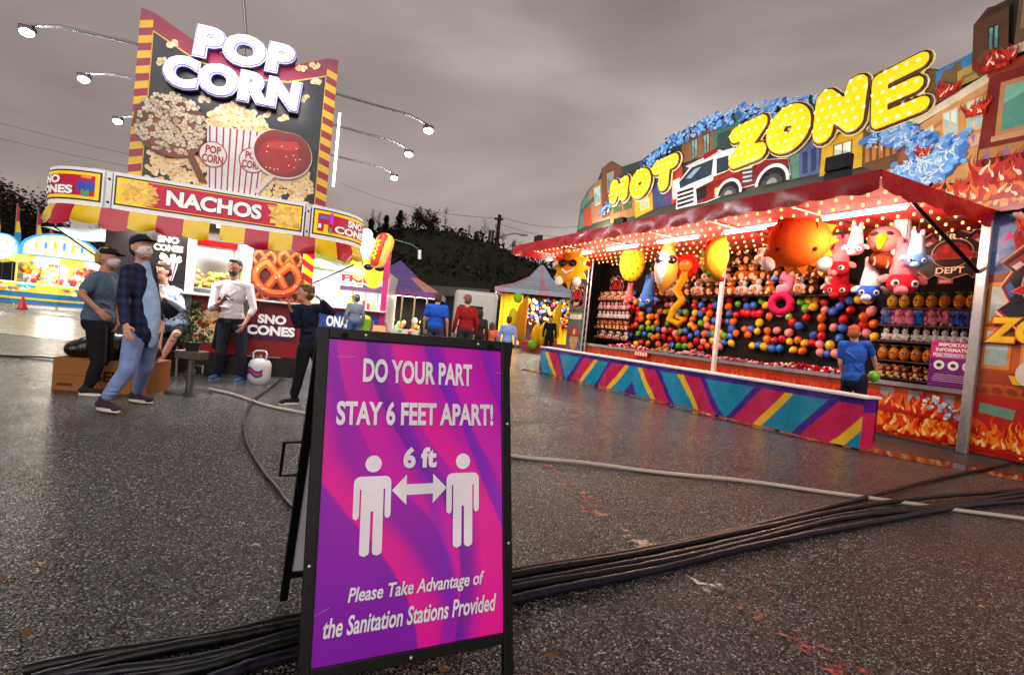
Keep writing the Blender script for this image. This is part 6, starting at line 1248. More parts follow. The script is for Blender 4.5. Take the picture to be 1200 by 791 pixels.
# purple canopy tent
c = at(466, 345, 19); pt_ = thing('purple_tent', 'purple peaked tent with yellow poles and lights behind the fries stand', 'tent', (c.x, 19, 0), R(4)); ze = 2.05; ap = 3.15; W2 = 1.62
m = MB(); e4 = [(-W2, -1.6), (W2, -1.6), (W2, 1.6), (-W2, 1.6)]
for i in range(4):
    p, q = e4[i], e4[(i+1) % 4]; n_ = 6
    for j in range(n_):
        u0, u1 = j/n_, (j+1)/n_; A0 = (p[0]+(q[0]-p[0])*u0, p[1]+(q[1]-p[1])*u0, ze); A1 = (p[0]+(q[0]-p[0])*u1, p[1]+(q[1]-p[1])*u1, ze); m.add([A0, A1, (A1[0]*.45, A1[1]*.45, ze+.48), (A0[0]*.45, A0[1]*.45, ze+.48)], [(0, 1, 2, 3)], rgb(92, 72, 130) if j not in (0, n_-1) else rgb(190, 120, 120), True); m.add([(A0[0]*.45, A0[1]*.45, ze+.48), (A1[0]*.45, A1[1]*.45, ze+.48), (0, 0, ap)], [(0, 1, 2)], rgb(92, 72, 130), True)
        m.add([A0, A1, (A1[0], A1[1], ze-.2), (A0[0], A0[1], ze-.2)], [(0, 1, 2, 3)], rgb(120, 60, 120), True)
m.build('canopy', M_tarp, pt_)
for i in range(9): x = -W2 + 2*W2*i/8; m = MB(); m.tube([(x, -1.55, 0), (x, -1.55, ze-.1)], .03, rgb(220, 200, 130), 6); m.build('pole', M_metal, pt_)
for y in (-1.3, 0): m = MB(); m.box(-W2+.1, W2-.1, y, y+.05, ze-.16, ze-.12, WHITE); m.build('tube_light', M_tube, pt_)
m = MB(); m.box(-W2, W2, 1.3, 1.4, 0, 1.9, rgb(24, 22, 24)); m.build('back_wall', M_cloth, pt_); r_ = random.Random(9); m = MB()
for i in range(90): m.ell((r_.uniform(-W2, W2), r_.uniform(.2, 1.2), r_.uniform(.2, 1.1)), r_.uniform(.06, .14), r_.choice([rgb(245, 235, 200), rgb(230, 200, 120), rgb(160, 200, 120), rgb(220, 120, 60), rgb(240, 240, 240)]), None, 7, 5)
k_ = m.build('prizes', M_plush, pt_); k_['kind'] = 'stuff'; m = MB(); m.box(-W2, W2, -1.6, -1.4, .0, .75, rgb(220, 215, 200)); 
for i in range(10): m.box(-W2 + i*.33, -W2+.12 + i*.33, -1.61, -1.6, .05, .7, rgb(200, 60, 50) if i % 2 else rgb(100, 170, 90))
m.build('counter', M_paint, pt_); lamp('AREA', (0, -.3, ze-.2), 130, (1, .93, .75), 2.6, 1.6, (0, 0, 0), pt_, 'tent_light')

# pale peaked tent with long yellow toys
c = at(632, 345, 28); bt = thing('peaked_tent', 'pale blue peaked tent hung with long yellow toys beside the dart booth', 'tent', (c.x, 28, 0), R(-4)); a = at(634, 311, 28); ze = at(632, 344, 28).z; ap = a.z; W2 = 2.15
m = MB(); n_ = 8
for i in range(4):
    e4 = [(-W2, -W2), (W2, -W2), (W2, W2), (-W2, W2)]; p, q = e4[i], e4[(i+1) % 4]
    for j in range(n_):
        pr = []
        for u in (j/n_, (j+1)/n_):
            b = (p[0]+(q[0]-p[0])*u, p[1]+(q[1]-p[1])*u); pr.append([(b[0]*k, b[1]*k, z) for k, z in ((1, ze-.22), (1, ze), (.6, ze + (ap-ze)*.22), (.28, ze + (ap-ze)*.52), (.04, ap))])
        for k in range(4): m.add([pr[0][k], pr[1][k], pr[1][k+1], pr[0][k+1]], [(0, 1, 2, 3)], rgb(150, 160, 176) if j % 4 else rgb(176, 130, 150), True)
m.build('canopy', M_tarp, bt); m = MB(); m.tube([(0, 0, ap-.1), (0, 0, ap+1.1)], .03, rgb(60, 70, 80), 6); m.build('finial', M_metal, bt)
for x in (-W2, W2):
    for y in (-W2, W2): m = MB(); m.tube([(x*.97, y*.97, 0), (x*.97, y*.97, ze)], .04, rgb(205, 205, 205), 6); m.build('pole', M_metal, bt)
m = MB(); m.box(-W2, W2, 1.7, 1.8, 0, ze, rgb(70, 44, 40)); m.build('back_wall', M_cloth, bt); r_ = random.Random(19); m = MB()
for i in range(260): m.ell((r_.uniform(-1.0, W2), r_.uniform(.9, 1.6), r_.uniform(1.4, ze-.2)), r_.uniform(.05, .11), r_.choice([rgb(220, 40, 50), rgb(240, 240, 235), rgb(60, 90, 180), rgb(240, 200, 60), rgb(30, 30, 34)]), None, 6, 4)
k_ = m.build('ball_prizes', M_plush, bt); k_['kind'] = 'stuff'; lamp('AREA', (0, -.3, ze-.1), 420, (1, .95, .82), 3, 2, (0, 0, 0), bt, 'tent_light')
for x0, x1 in ((-W2, -.9), (1.2, W2)):
    m = MB(); n_ = 14; m.add([(x0 + (x1-x0)*i/n_, 1.55 + .07*math.sin(i*1.7), z) for i in range(n_+1) for z in (.2, ze-.05)], [(2*i, 2*i+2, 2*i+3, 2*i+1) for i in range(n_)], rgb(240, 180, 24), True); m.build('yellow_drape', M_cloth, bt)
m = MB(); m.box(-.6, W2, -1.5, -1.2, 0, .55, rgb(150, 40, 40)); m.build('counter', M_paint, bt)
for i, (x, yt, yb, w, what) in enumerate(((616, 347, 402, .5, 'orange yellow broad hanging toy at the left of the pale tent'), (630, 378, 405, .3, 'first short yellow toy hanging over the tent counter'), (637, 378, 405, .3, 'second short yellow toy hanging over the tent counter'), (644, 376, 404, .3, 'third short yellow toy hanging over the tent counter'), (656, 352, 400, .36, 'tall yellow toy at the right of the pale tent'))):
    t = at(x, yt, 26.2); b = at(x-3, yb, 26.2); h = t.z - b.z; o = thing('banana_plush', what, 'plush toy', (t.x, 26.2, max(b.z, .05)), 0, 'yellow banana plush'); m = MB(); m.tube([(.0, 0, 0), (-.15*w, -.05, h*.12), (-.3*w, -.1, h*.4), (-.1*w, -.06, h*.75), (.2*w, 0, h)], [w*.12, w*.5, w*.62, w*.5, w*.10], rgb(240, 180, 16) if i else rgb(226, 140, 24), 10); m.build('body', M_plush, o); m = MB(); m.tube([(.2*w, 0, h), (.25*w, 0, h+.12)], [w*.1, w*.08], rgb(110, 80, 20), 6); m.build('tip', M_plush, o)
for i, (x, y, c, what) in enumerate(((607, 349, rgb(150, 210, 40), 'lime green ball toy hanging at the left edge of the pale tent'), (601, 372, rgb(230, 210, 50), 'yellow hanging toy under the left edge of the pale tent'), (624, 404, rgb(120, 190, 50), 'small green tub standing under the yellow toys'))):
    t = at(x, y, 26); m = MB(); m.ell((0, 0, 0), (.22, .2, .26 if i != 1 else .5), c); m.tube([(0, 0, .2), (0, 0, .5)], .01, rgb(60, 60, 60), 4); o = m.build('hanging_toy', M_plush); o.location = (t.x, 26, max(t.z, .26)); tag(o, what, 'plush toy', 'toys at the pale tent')

# ================================================================== PEOPLE
def limb(m, pts, rad, n=10):
    for i in range(len(pts)-1): m.cap(pts[i], pts[i+1], rad[i], rad[i+1], (1, 1, 1), n)
def hand(m, w, d, pal, s=1.0, curl=.5, side=1):
    """palm, four fingers of different lengths and a thumb; w wrist, d pointing direction, pal palm normal"""
    d = Vector(d).normalized(); pal = Vector(pal); pal = (pal - d*pal.dot(d)); pal = pal.normalized() if pal.length > .01 else d.orthogonal().normalized(); sd = d.cross(pal)*side
    w = Vector(w)
    for k in (-.024, -.008, .008, .024): m.cap(w + sd*k*.7*s, w + d*.085*s + sd*k*s, .014*s, .0115*s, (1, 1, 1), 8)
    for k, L_ in ((-.029, .066), (-.010, .080), (.010, .086), (.029, .076)):
        b = w + d*.085*s + sd*k*s; a1 = curl*.6; d1 = d*math.cos(a1) + pal*math.sin(a1) + sd*k*2.2; d1.normalize(); p1 = b + d1*L_*.5*s; a2 = curl*1.5; d2 = (d*math.cos(a2) + pal*math.sin(a2)).normalized(); p2 = p1 + d2*L_*.5*s
        m.cap(b, p1, .0095*s, .0088*s, (1, 1, 1), 8); m.cap(p1, p2, .0088*s, .0075*s, (1, 1, 1), 8)
    b = w + d*.03*s + sd*.024*s; t1 = b + (d*.7 + sd*.75 + pal*.35).normalized()*.042*s; t2 = t1 + (d*.95 + sd*.15 + pal*.45).normalized()*.032*s
    m.cap(b, t1, .0125*s, .0105*s, (1, 1, 1), 8); m.cap(t1, t2, .0105*s, .008*s, (1, 1, 1), 8)
DEF = dict(pelvis=(0, 0, .95), neck=(0, .0, 1.47), head=(0, .03, 1.63), shR=(.185, 0, 1.42), shL=(-.185, 0, 1.42), elR=(.25, -.03, 1.13), elL=(-.25, -.03, 1.13), wrR=(.26, .07, .88), wrL=(-.26, .07, .88),
           hipR=(.09, 0, .93), hipL=(-.09, 0, .93), knR=(.11, .03, .50), knL=(-.11, .03, .50), anR=(.12, -.02, .085), anL=(-.12, -.02, .085))
SKIN = rgb(206, 150, 122)
def person(label, loc, fwd, h, J=None, look=None, skin=SKIN, shirt=rgb(60, 80, 140), sleeve='short', pants=rgb(30, 30, 36), shorts=False, shoes=rgb(30, 30, 34), sole=rgb(225, 222, 216), hair=rgb(50, 34, 24), hairlen=0, cap=None, capfwd=1, mask=None,
           group=None, near=False, wide=1.0, shirt_mat=None, open_jacket=None, apron=None, curlR=.5, curlL=.5, palR=None, palL=None, beard=None, toeR=None, toeL=None, waist=None, pants_mat=None, hatcol2=None, skirtlen=None):
    """J: joints in metres relative to loc, already in world axes; x right / y forward defaults are turned to face fwd"""
    f = Vector((fwd[0], fwd[1], 0)).normalized(); r = Vector((f.y, -f.x, 0)); s = h/1.75
    loc = Vector(loc); W_ = {k: r*v[0]*s + f*v[1]*s + Vector((0, 0, v[2]*s)) for k, v in DEF.items()}
    if J: W_.update({k: Vector(v) - loc for k, v in J.items()})
    root = thing('person', label, 'person', loc, 0, group); root
    g = W_; vx = .0085 if near else .012; up = (g['neck'] - g['pelvis']).normalized(); rt = (g['shR'] - g['shL']).normalized(); fw = up.cross(rt).normalized(); rt = fw.cross(up)
    T3 = Matrix((rt, fw, up)).transposed().to_4x4(); L3 = (g['neck'] - g['pelvis']).length
    lk = Vector(look).normalized() if look else f; hu = (g['head'] - g['neck']).normalized()*.5 + Vector((0, 0, .5)); hr = lk.cross(hu).normalized(); hu2 = hr.cross(lk).normalized(); H3 = Matrix((hr, lk, hu2)).transposed().to_4x4(); hd = g['head']
    HS = 1.07; s0_ = s
    def hp(x, y, z): return hd + hr*x*s*HS + lk*y*s*HS + hu2*z*s*HS
    def torso(m, k, low=0.0):
        a = g['pelvis']
        m.ell(a + up*L3*.02, (.155*k*s*wide, .115*k*s*wide, .13*k*s), (1, 1, 1), T3, 16, 10); m.ell(a + up*L3*.30, (.145*k*s*wide, .108*k*s*wide, .17*k*s), (1, 1, 1), T3, 16, 10); m.ell(a + up*L3*.66, (.168*k*s*wide, .118*k*s*wide, .19*k*s), (1, 1, 1), T3, 16, 10)
        m.ell(a + up*L3*.86, (.15*k*s, .088*k*s, .085*k*s), (1, 1, 1), T3, 14, 9)
        limb(m, [g['neck'] - up*.05*s, g['shR']], [.062*k*s, .064*k*s]); limb(m, [g['neck'] - up*.05*s, g['shL']], [.062*k*s, .064*k*s])
    # body: one surface
    m = MB(); torso(m, .93)
    m.cap(g['neck'] - up*.03*s, hd - hu2*.05*s, .056*s, .052*s)
    m.ell(hp(0, -.005, .012), (.079*s, .101*s, .112*s), (1, 1, 1), H3, 18, 12); m.ell(hp(0, .022, -.06), (.060*s, .066*s, .064*s), (1, 1, 1), H3, 14, 10)
    m.cap(hp(0, .086, .012), hp(0, .112, -.022), .010*s, .016*s); m.ell(hp(0, .086, -.052), (.024*s, .012*s, .010*s), (1, 1, 1), H3, 8, 6); m.ell(hp(0, .07, -.095), (.024*s, .02*s, .018*s), (1, 1, 1), H3, 8, 6)
    for q in (-1, 1): m.ell(hp(q*.076, -.012, -.005), (.010*s, .020*s, .033*s), (1, 1, 1), H3, 8, 6); m.ell(hp(q*.032, .080, .030), (.022*s, .014*s, .009*s), (1, 1, 1), H3, 8, 6)
    for q in ('R', 'L'):
        limb(m, [g['sh'+q], g['el'+q], g['wr'+q]], [.050*s, .039*s, .027*s]); limb(m, [g['hip'+q], g['kn'+q], g['an'+q]], [.082*s, .056*s, .036*s])
        d = g['wr'+q] - g['el'+q]; pal = (palR if q == 'R' else palL); pal = Vector(pal) if pal else (-rt if q == 'R' else rt)
        hand(m, g['wr'+q] + d.normalized()*.015, d, pal, s*1.02, curlR if q == 'R' else curlL, 1 if q == 'R' else -1)
        td = Vector(toeR if q == 'R' else toeL) if (toeR if q == 'R' else toeL) else f; an = g['an'+q]
        m.cap(an - td*.02*s - Vector((0, 0, .035*s)), an + td*.14*s - Vector((0, 0, .05*s)), .036*s, .028*s)
    m.build('body', M_skin, root, vx, 4 if near else 3, skin)
    # face
    for q in (-1, 1):
        e = MB(); e.ell(hp(q*.032, .088, .020), (.013*s, .008*s, .008*s), rgb(235, 230, 226), H3, 8, 6); e.ell(hp(q*.032, .0945, .020), (.006*s, .004*s, .0065*s), rgb(30, 20, 16), H3, 6, 4); e.build('eye', M_plastic, root)
        e = MB(); e.tube([hp(q*.016, .094, .040), hp(q*.034, .094, .046), hp(q*.052, .080, .040)], .0045*s, hair, 5); e.build('eyebrow', M_hair, root)
    if not mask and not beard: e = MB(); e.tube([hp(-.024, .088, -.052), hp(0, .099, -.054), hp(.024, .088, -.052)], .005*s, rgb(150, 80, 76), 6); e.build('mouth', M_skin, root)
    # hair
    if hair:
        m = MB(); m.ell(hp(0, -.022, .040), (.088*s, .100*s, .094*s), hair, H3, 16, 10); m.ell(hp(0, -.045, -.005), (.085*s, .077*s, .091*s), hair, H3, 14, 9)
        if not cap: m.ell(hp(0, .03, .085), (.065*s, .06*s, .035*s), hair, H3, 12, 8)
        rr_ = random.Random(int(h*1000))
        for i in range(16): a = rr_.uniform(0, 6.28); m.ell(hp(.06*math.cos(a), -.02 + .065*math.sin(a), .075 + rr_.uniform(-.02, .03)), .02*s, hair, None, 6, 5)
        if hairlen:
            for q in (-1, 0, 1): m.cap(hp(q*.06, -.055, .02), hp(q*.065, -.065, -.02 - hairlen), .045*s, .028*s, hair)
        m.build('hair', M_hair, root, vx, 2, hair)
    if cap:
        m = MB(); n_ = 18; vs = []; fs = []
        for i in range(6):
            t = (math.pi/2)*i/5.0
            for k in range(n_): a = 2*math.pi*k/n_; vs.append(hp(.089*math.cos(t)*math.cos(a) if i < 5 else 0.001*math.cos(a), -.008 + (.107*math.cos(t) if i < 5 else .001)*math.sin(a), .035 + .092*math.sin(t)))
        for i in range(5):
            for k in range(n_): fs.append((i*n_+k, i*n_+(k+1) % n_, (i+1)*n_+(k+1) % n_, (i+1)*n_+k))
        m.add(vs, fs, cap, True); co_ = m.build('cap', M_cloth, root); b = MB()
        top = [hp(x*.078, capfwd*(.085 + .085*(1-x*x)**.5 if True else 0), .045 - .012*(1-x*x)) for x in [i/6.0 for i in range(-6, 7)]]; bk = [hp(x*.086, capfwd*(.03 + .065*(1-x*x)**.5), .050) for x in [i/6.0 for i in range(-6, 7)]]
        vs = top + bk + [p - hu2*.006 for p in top] + [p - hu2*.006 for p in bk]
        for i in range(12): b.add([vs[i], vs[i+1], vs[13+i+1], vs[13+i]], [(0, 1, 2, 3)], hatcol2 or cap, True); b.add([vs[26+i], vs[39+i], vs[39+i+1], vs[26+i+1]], [(0, 1, 2, 3)], hatcol2 or cap, True)
        b.build('brim', M_cloth, co_)
    if mask:
        m = MB(); m.ell(hp(0, .045, -.045), (.068*s, .066*s, .058*s), mask, H3, 16, 10); m.cap(hp(0, .09, -.01), hp(0, .115, -.03), .016*s, .018*s, mask); mo = m.build('face_mask', M_cloth, root, vx*.8, 2, mask)
        b = MB()
        for q in (-1, 1): b = MB(); b.tube([hp(q*.060, .05, -.03), hp(q*.082, -.015, .0), hp(q*.082, -.015, -.015), hp(q*.060, .04, -.06)], .003, mask, 4); b.build('ear_loop', M_cloth, mo)

    if beard: m = MB(); m.ell(hp(0, .036, -.068), (.064*s, .064*s, .056*s), beard, H3, 14, 9); m.build('beard', M_hair, root, vx, 2, beard)
    # trousers
    m = MB(); a = g['pelvis']; m.ell(a + up*L3*.0, (.168*s*wide, .128*s*wide, .14*s), pants, T3, 16, 10); m.ell(a + up*L3*.14, (.158*s*wide, .12*s*wide, .10*s), pants, T3, 16, 10)
    for q in ('R', 'L'):
        hp_, kn, an = g['hip'+q], g['kn'+q], g['an'+q]
        if shorts: limb(m, [hp_, hp_.lerp(kn, .72)], [.105*s, .090*s])
        else:
            e_ = an + (kn-an).normalized()*.055*s; limb(m, [hp_, hp_.lerp(kn, .5), kn, kn.lerp(an, .45), e_], [.104*s, .090*s, .073*s, .068*s, .056*s])
            if near:
                for t_ in (.25, .5, .75, .9): m.ell(kn.lerp(e_, t_) + f*.014*s*(1 if t_ != .5 else -1), (.066*s, .062*s, .018*s), pants, None, 10, 6)
    m.build('shorts' if shorts else 'trousers', pants_mat or M_cloth, root, vx, 3, pants)
    # top
    m = MB(); torso(m, 1.0 if open_jacket else 1.06); m.ell(a + up*L3*.12, (.174*s*wide, .135*s*wide, .15*s), shirt, T3, 16, 10)
    if near:
        rr_ = random.Random(3)
        for i in range(0 if open_jacket else 9): z = rr_.uniform(.05, .7); m.ell(a + up*L3*z + rt*rr_.uniform(-.1, .1)*s + fw*rr_.choice((-1, 1))*.10*s, (.09*s, .035*s, .016*s), shirt, T3 @ rotm('Y', rr_.uniform(-50, 50)), 10, 6)
    if open_jacket: m.ell(a - up*L3*.03, (.186*s*wide, .146*s*wide, .14*s), shirt, T3, 16, 10)
    for q in ('R', 'L'):
        A_, B_, C_ = g['sh'+q], g['el'+q], g['wr'+q]
        if sleeve == 'short': limb(m, [A_, A_.lerp(B_, .62)], [.071*s, .066*s])
        elif sleeve == 'half': limb(m, [A_, B_, B_.lerp(C_, .35)], [.062*s, .053*s, .047*s])
        else: limb(m, [A_, A_.lerp(B_, .5), B_, B_.lerp(C_, .5), B_.lerp(C_, .93)], [.064*s, .059*s, .052*s, .047*s, .042*s]); m.ell(B_, .055*s, shirt, None, 10, 8)
    m.build({'short': 't_shirt', 'half': 'sweater', 'long': 'jacket'}[sleeve], shirt_mat or M_cloth, root, vx, 3, shirt)
    if open_jacket:                                        # the tee that shows between the two open fronts
        m = MB(); m.cap(a + up*L3*.98 + fw*.045*s, a + up*L3*.60 + fw*.068*s, .045*s, .060*s); m.ell(a + up*L3*.28 + fw*.080*s + rt*.0, (.080*s, .090*s, .37*s), open_jacket, T3, 18, 14); m.build('t_shirt', M_cloth, root, vx, 3, open_jacket)
    if apron:
        m = MB(); m.ell(a + up*L3*.50 + fw*.035*s, (.150*s, .125*s, .24*s), apron, T3, 14, 10); m.ell(a + up*L3*.12 + fw*.01*s, (.172*s, .135*s, .17*s), apron, T3, 14, 10)
        for q in (-1, 1): m.cap(a + up*L3*.70 + fw*.10*s + rt*q*.08*s, a + up*L3*1.0 + rt*q*.09*s, .022*s, .022*s)
        m.build('apron', M_cloth, root, vx, 3, apron)
    if waist:
        m = MB(); m.ell(a + up*L3*.05, (.185*s, .142*s, .10*s), waist, T3, 16, 10); m.cap(a + rt*.16*s + up*.0, g['hipR'] + rt*.12*s - Vector((0, 0, .30*s)), .06*s, .045*s); m.cap(a + fw*.13*s, a + fw*.13*s - up*.25*s, .05*s, .03*s); m.cap(a - rt*.14*s, g['hipL'] - rt*.1*s - Vector((0, 0, .22*s)), .05*s, .04*s); m.build('tied_jacket', M_cloth, root, vx, 3, waist)
    for q in ('R', 'L'):
        an = g['an'+q]; td = Vector(toeR if q == 'R' else toeL) if (toeR if q == 'R' else toeL) else f; td = Vector((td.x, td.y, 0)).normalized(); zz = an.z - .085*s; lift = max(0, zz); m = MB(); b0 = Vector((an.x, an.y, lift))
        m.cap(b0 - td*.045*s + Vector((0, 0, .055*s)), b0 + td*.13*s + Vector((0, 0, .040*s)), .043*s, .036*s); m.cap(b0 + Vector((0, 0, .05*s)), b0 - td*.01*s + Vector((0, 0, .10*s)), .046*s, .046*s); m.ell(b0 + td*.15*s + Vector((0, 0, .034*s)), (.046*s, .046*s, .032*s), shoes); so_ = m.build('shoe', M_cloth, root, vx*.8, 3, shoes)
        m = MB(); sd_ = Vector((-td.y, td.x, 0)); ol = []
        for k in range(20):
            t = 2*math.pi*k/20; y = .055*s + .138*s*math.cos(t); x = (.044 + .008*math.cos(t))*s*math.sin(t); ol.append(b0 + td*y + sd_*x)
        m.add([tuple(p + Vector((0, 0, .001))) for p in ol] + [tuple(p + Vector((0, 0, .030*s))) for p in ol], [tuple(range(20))[::-1], tuple(range(20, 40))] + [(k, (k+1) % 20, 20+(k+1) % 20, 20+k) for k in range(20)], sole, False); m.build('sole', M_plastic, so_)
    return root
def pxj(d): return {k: at(*v) for k, v in d.items()}
# flannel check and denim
def flannel():
    m = bpy.data.materials.new('flannel_check'); m.use_nodes = True; t = m.node_tree; b = t.nodes['Principled BSDF']; N = t.nodes.new; K = t.links.new; tc = N('ShaderNodeTexCoord'); sp = N('ShaderNodeSeparateXYZ'); K(tc.outputs['Object'], sp.inputs[0]); acc = None
    ad = N('ShaderNodeMath'); ad.operation = 'ADD'; K(sp.outputs[0], ad.inputs[0]); K(sp.outputs[1], ad.inputs[1])
    for src, f_ in ((ad.outputs[0], 11), (sp.outputs[2], 11)):
        mu = N('ShaderNodeMath'); mu.operation = 'MULTIPLY'; mu.inputs[1].default_value = f_; fr = N('ShaderNodeMath'); fr.operation = 'FRACT'; gt = N('ShaderNodeMath'); gt.operation = 'GREATER_THAN'; gt.inputs[1].default_value = .5; K(src, mu.inputs[0]); K(mu.outputs[0], fr.inputs[0]); K(fr.outputs[0], gt.inputs[0])
        if acc is None: acc = gt
        else: s2 = N('ShaderNodeMath'); s2.operation = 'ADD'; K(acc.outputs[0], s2.inputs[0]); K(gt.outputs[0], s2.inputs[1]); acc = s2
    dv = N('ShaderNodeMath'); dv.operation = 'DIVIDE'; dv.inputs[1].default_value = 2; K(acc.outputs[0], dv.inputs[0]); cr = N('ShaderNodeValToRGB'); cr.color_ramp.elements[0].color = (*rgb(12, 13, 22), 1); cr.color_ramp.elements[1].color = (*rgb(32, 42, 92), 1); K(dv.outputs[0], cr.inputs[0]); K(cr.outputs[0], b.inputs['Base Color']); b.inputs['Roughness'].default_value = .9
    return m
M_flan = flannel(); M_denim = mat('denim', .85, .25, var=.30, vscale=9, bump=.3, bscale=20)
P0 = Vector((-3.75, 5.27, 0))
person('walking man in dark blue checked flannel, pale tee, white mask and cap', P0, (.75, -.66), 1.76, pxj(dict(head=(166, 290, 5.25), neck=(165, 308, 5.27), pelvis=(168, 388, 5.27), shR=(150, 317, 5.14), shL=(175, 315, 5.42), elR=(143, 351, 5.05), wrR=(147, 379, 4.95), elL=(181, 350, 5.44), wrL=(187, 376, 5.32),
       hipR=(159, 390, 5.2), hipL=(175, 388, 5.36), knR=(149, 434, 5.08), anR=(122, 470, 5.0), knL=(170, 430, 5.42), anL=(160, 461, 5.57))), look=(.86, -.45, .22), skin=rgb(214, 160, 136), shirt=rgb(28, 34, 70), sleeve='long', shirt_mat=M_flan, open_jacket=rgb(166, 194, 230), pants=rgb(132, 152, 202), pants_mat=M_denim, shoes=rgb(66, 46, 62), cap=rgb(34, 34, 38), hatcol2=rgb(60, 62, 66), mask=rgb(244, 240, 246), wide=.90, hair=rgb(70, 48, 36), near=True, toeR=(.97, -.24, 0), toeL=(.97, -.1, 0))
person('woman in slate blue tee and dark cap with hand on hip', Vector((-4.45, 5.8, 0)), (.9, .30), 1.70, pxj(dict(head=(127, 303, 5.9), neck=(121, 319, 5.86), pelvis=(115, 378, 5.82), shR=(110, 328, 5.72), shL=(131, 325, 6.0), elR=(95, 345, 5.55), wrR=(112, 361, 5.58), elL=(141, 349, 6.0), wrL=(136, 372, 5.95), hipR=(113, 384, 5.74), hipL=(121, 382, 5.92), knR=(115, 424, 5.72), anR=(103, 455, 5.68), knL=(127, 422, 5.95), anL=(130, 452, 6.02))),
       look=(.95, .05, .1), skin=rgb(190, 130, 104), shirt=rgb(84, 104, 126), sleeve='short', pants=rgb(22, 22, 26), shoes=rgb(40, 38, 42), cap=rgb(28, 28, 32), mask=rgb(206, 206, 220), hair=rgb(196, 156, 96), hairlen=.03, near=True, wide=1.12, palR=(.2, .5, -.4))
person('seated woman in dark overalls and pale blue sleeves holding a cup to her mouth', Vector((-4.7, 7.35, 0)), (.25, -.97), 1.66, pxj(dict(head=(190, 318, 7.5), neck=(193, 334, 7.58), pelvis=(208, 386, 7.65), shR=(181, 343, 7.55), shL=(209, 343, 7.62), elR=(180, 364, 7.35), wrR=(187, 348, 7.28), elL=(213, 362, 7.45), wrL=(199, 352, 7.30), hipR=(199, 388, 7.6), hipL=(213, 386, 7.65), knR=(186, 388, 7.15), anR=(183, 434, 7.05), knL=(206, 392, 7.15), anL=(187, 424, 7.0))),
       look=(-.1, -1, -.1), skin=rgb(206, 150, 126), shirt=rgb(170, 186, 216), sleeve='long', pants=rgb(24, 24, 30), shorts=True, shoes=rgb(26, 26, 30), hair=rgb(44, 30, 24), hairlen=.02, apron=rgb(24, 24, 30), near=True, wide=1.1, curlR=.9)
c = at(188, 341, 7.18); o = thing('drink_cup', 'white drink cup in the hand of the seated woman', 'cup', c - Vector((0, 0, .02))); m = MB(); m.tube([(0, 0, 0), (0, 0, .10)], [.028, .037], rgb(240, 236, 240), 14); m.build('cup', M_plastic, o); m = MB(); m.tube([(0, 0, .10), (0, 0, .108)], [.040, .036], rgb(235, 232, 238), 14); m.build('lid', M_plastic, o)
p = gnd(206, 441); p = Vector((-4.88, 7.68, 0)); p.x = at(207, 390, 7.68).x; o = thing('stool', 'dark low stool under the seated woman', 'stool', p); zs_ = at(206, 386, 7.65).z - .17; m = MB(); m.tube([(0, 0, zs_-.05), (0, 0, zs_)], .19, rgb(40, 30, 30), 18); m.build('seat', M_plastic, o)
for a in (45, 135, 225, 315): m = MB(); m.tube([(.10*math.cos(R(a)), .10*math.sin(R(a)), zs_-.05), (.17*math.cos(R(a)), .17*math.sin(R(a)), 0)], .015, rgb(150, 148, 150), 6); m.build('leg', M_metal, o)
person('bearded man in white sweater holding a phone, jacket tied round waist', Vector((-3.81, 7.65, 0)), (-.05, -1), 1.74, pxj(dict(head=(275, 313, 7.6), neck=(274, 328, 7.63), pelvis=(272, 378, 7.65), shR=(254, 336, 7.62), shL=(292, 337, 7.66), elR=(248, 361, 7.5), wrR=(260, 353, 7.32), elL=(297, 362, 7.62), wrL=(287, 379, 7.48), hipR=(264, 382, 7.65), hipL=(281, 383, 7.65), knR=(259, 413, 7.58), knL=(283, 414, 7.6), anR=(255, 442, 7.68), anL=(284, 444, 7.65))),
       look=(.05, -1, -.15), skin=rgb(196, 142, 116), shirt=rgb(226, 220, 226), sleeve='half', pants=rgb(34, 38, 56), shoes=rgb(60, 92, 150), sole=rgb(150, 170, 200), hair=rgb(26, 20, 20), beard=rgb(62, 54, 54), waist=rgb(26, 24, 30), near=True, palR=(0, .2, 1))
c = at(267, 349, 7.24); m = MB(); m.bbox(-.04, .04, -.075, .075, -.006, .006, rgb(22, 22, 26), .004); m.bbox(-.036, .036, -.07, .07, .006, .0075, rgb(60, 70, 90), .0005); o = m.build('phone', M_glass); o.location = c; o.rotation_euler = (R(20), 0, R(70)); tag(o, 'dark phone in the hand of the man in the white sweater', 'phone')
person('boy in a navy sweater with both elbows raised, black trousers, looking left', Vector((-2.42, 6.35, 0)), (-.72, -.68), 1.50, pxj(dict(head=(358, 344, 6.3), neck=(361, 357, 6.32), pelvis=(363, 405, 6.35), shR=(346, 362, 6.22), shL=(374, 361, 6.42), elR=(348, 380, 6.12), wrR=(342, 366, 6.02), elL=(389, 366, 6.30), wrL=(377, 353, 6.18), hipR=(357, 408, 6.3), hipL=(370, 408, 6.4), knR=(351, 438, 6.28), anR=(344, 467, 6.33), knL=(376, 436, 6.42), anL=(384, 468, 6.40))),
       look=(-.95, -.35, .1), skin=rgb(214, 156, 128), shirt=rgb(26, 32, 54), sleeve='long', pants=rgb(20, 20, 24), shoes=rgb(30, 30, 34), hair=rgb(120, 84, 54), near=True, wide=.86)
def back_person(label, px_, pyh, Y, h, dx=0, **k):
    t = at(px_, pyh, Y); h_ = t.z/(1.745/1.75) if h is None else h
    return person(label, Vector((t.x, Y, 0)), k.pop('fwd', (.05, 1)), h_, **k)
G_ = 'visitors further back on the asphalt'
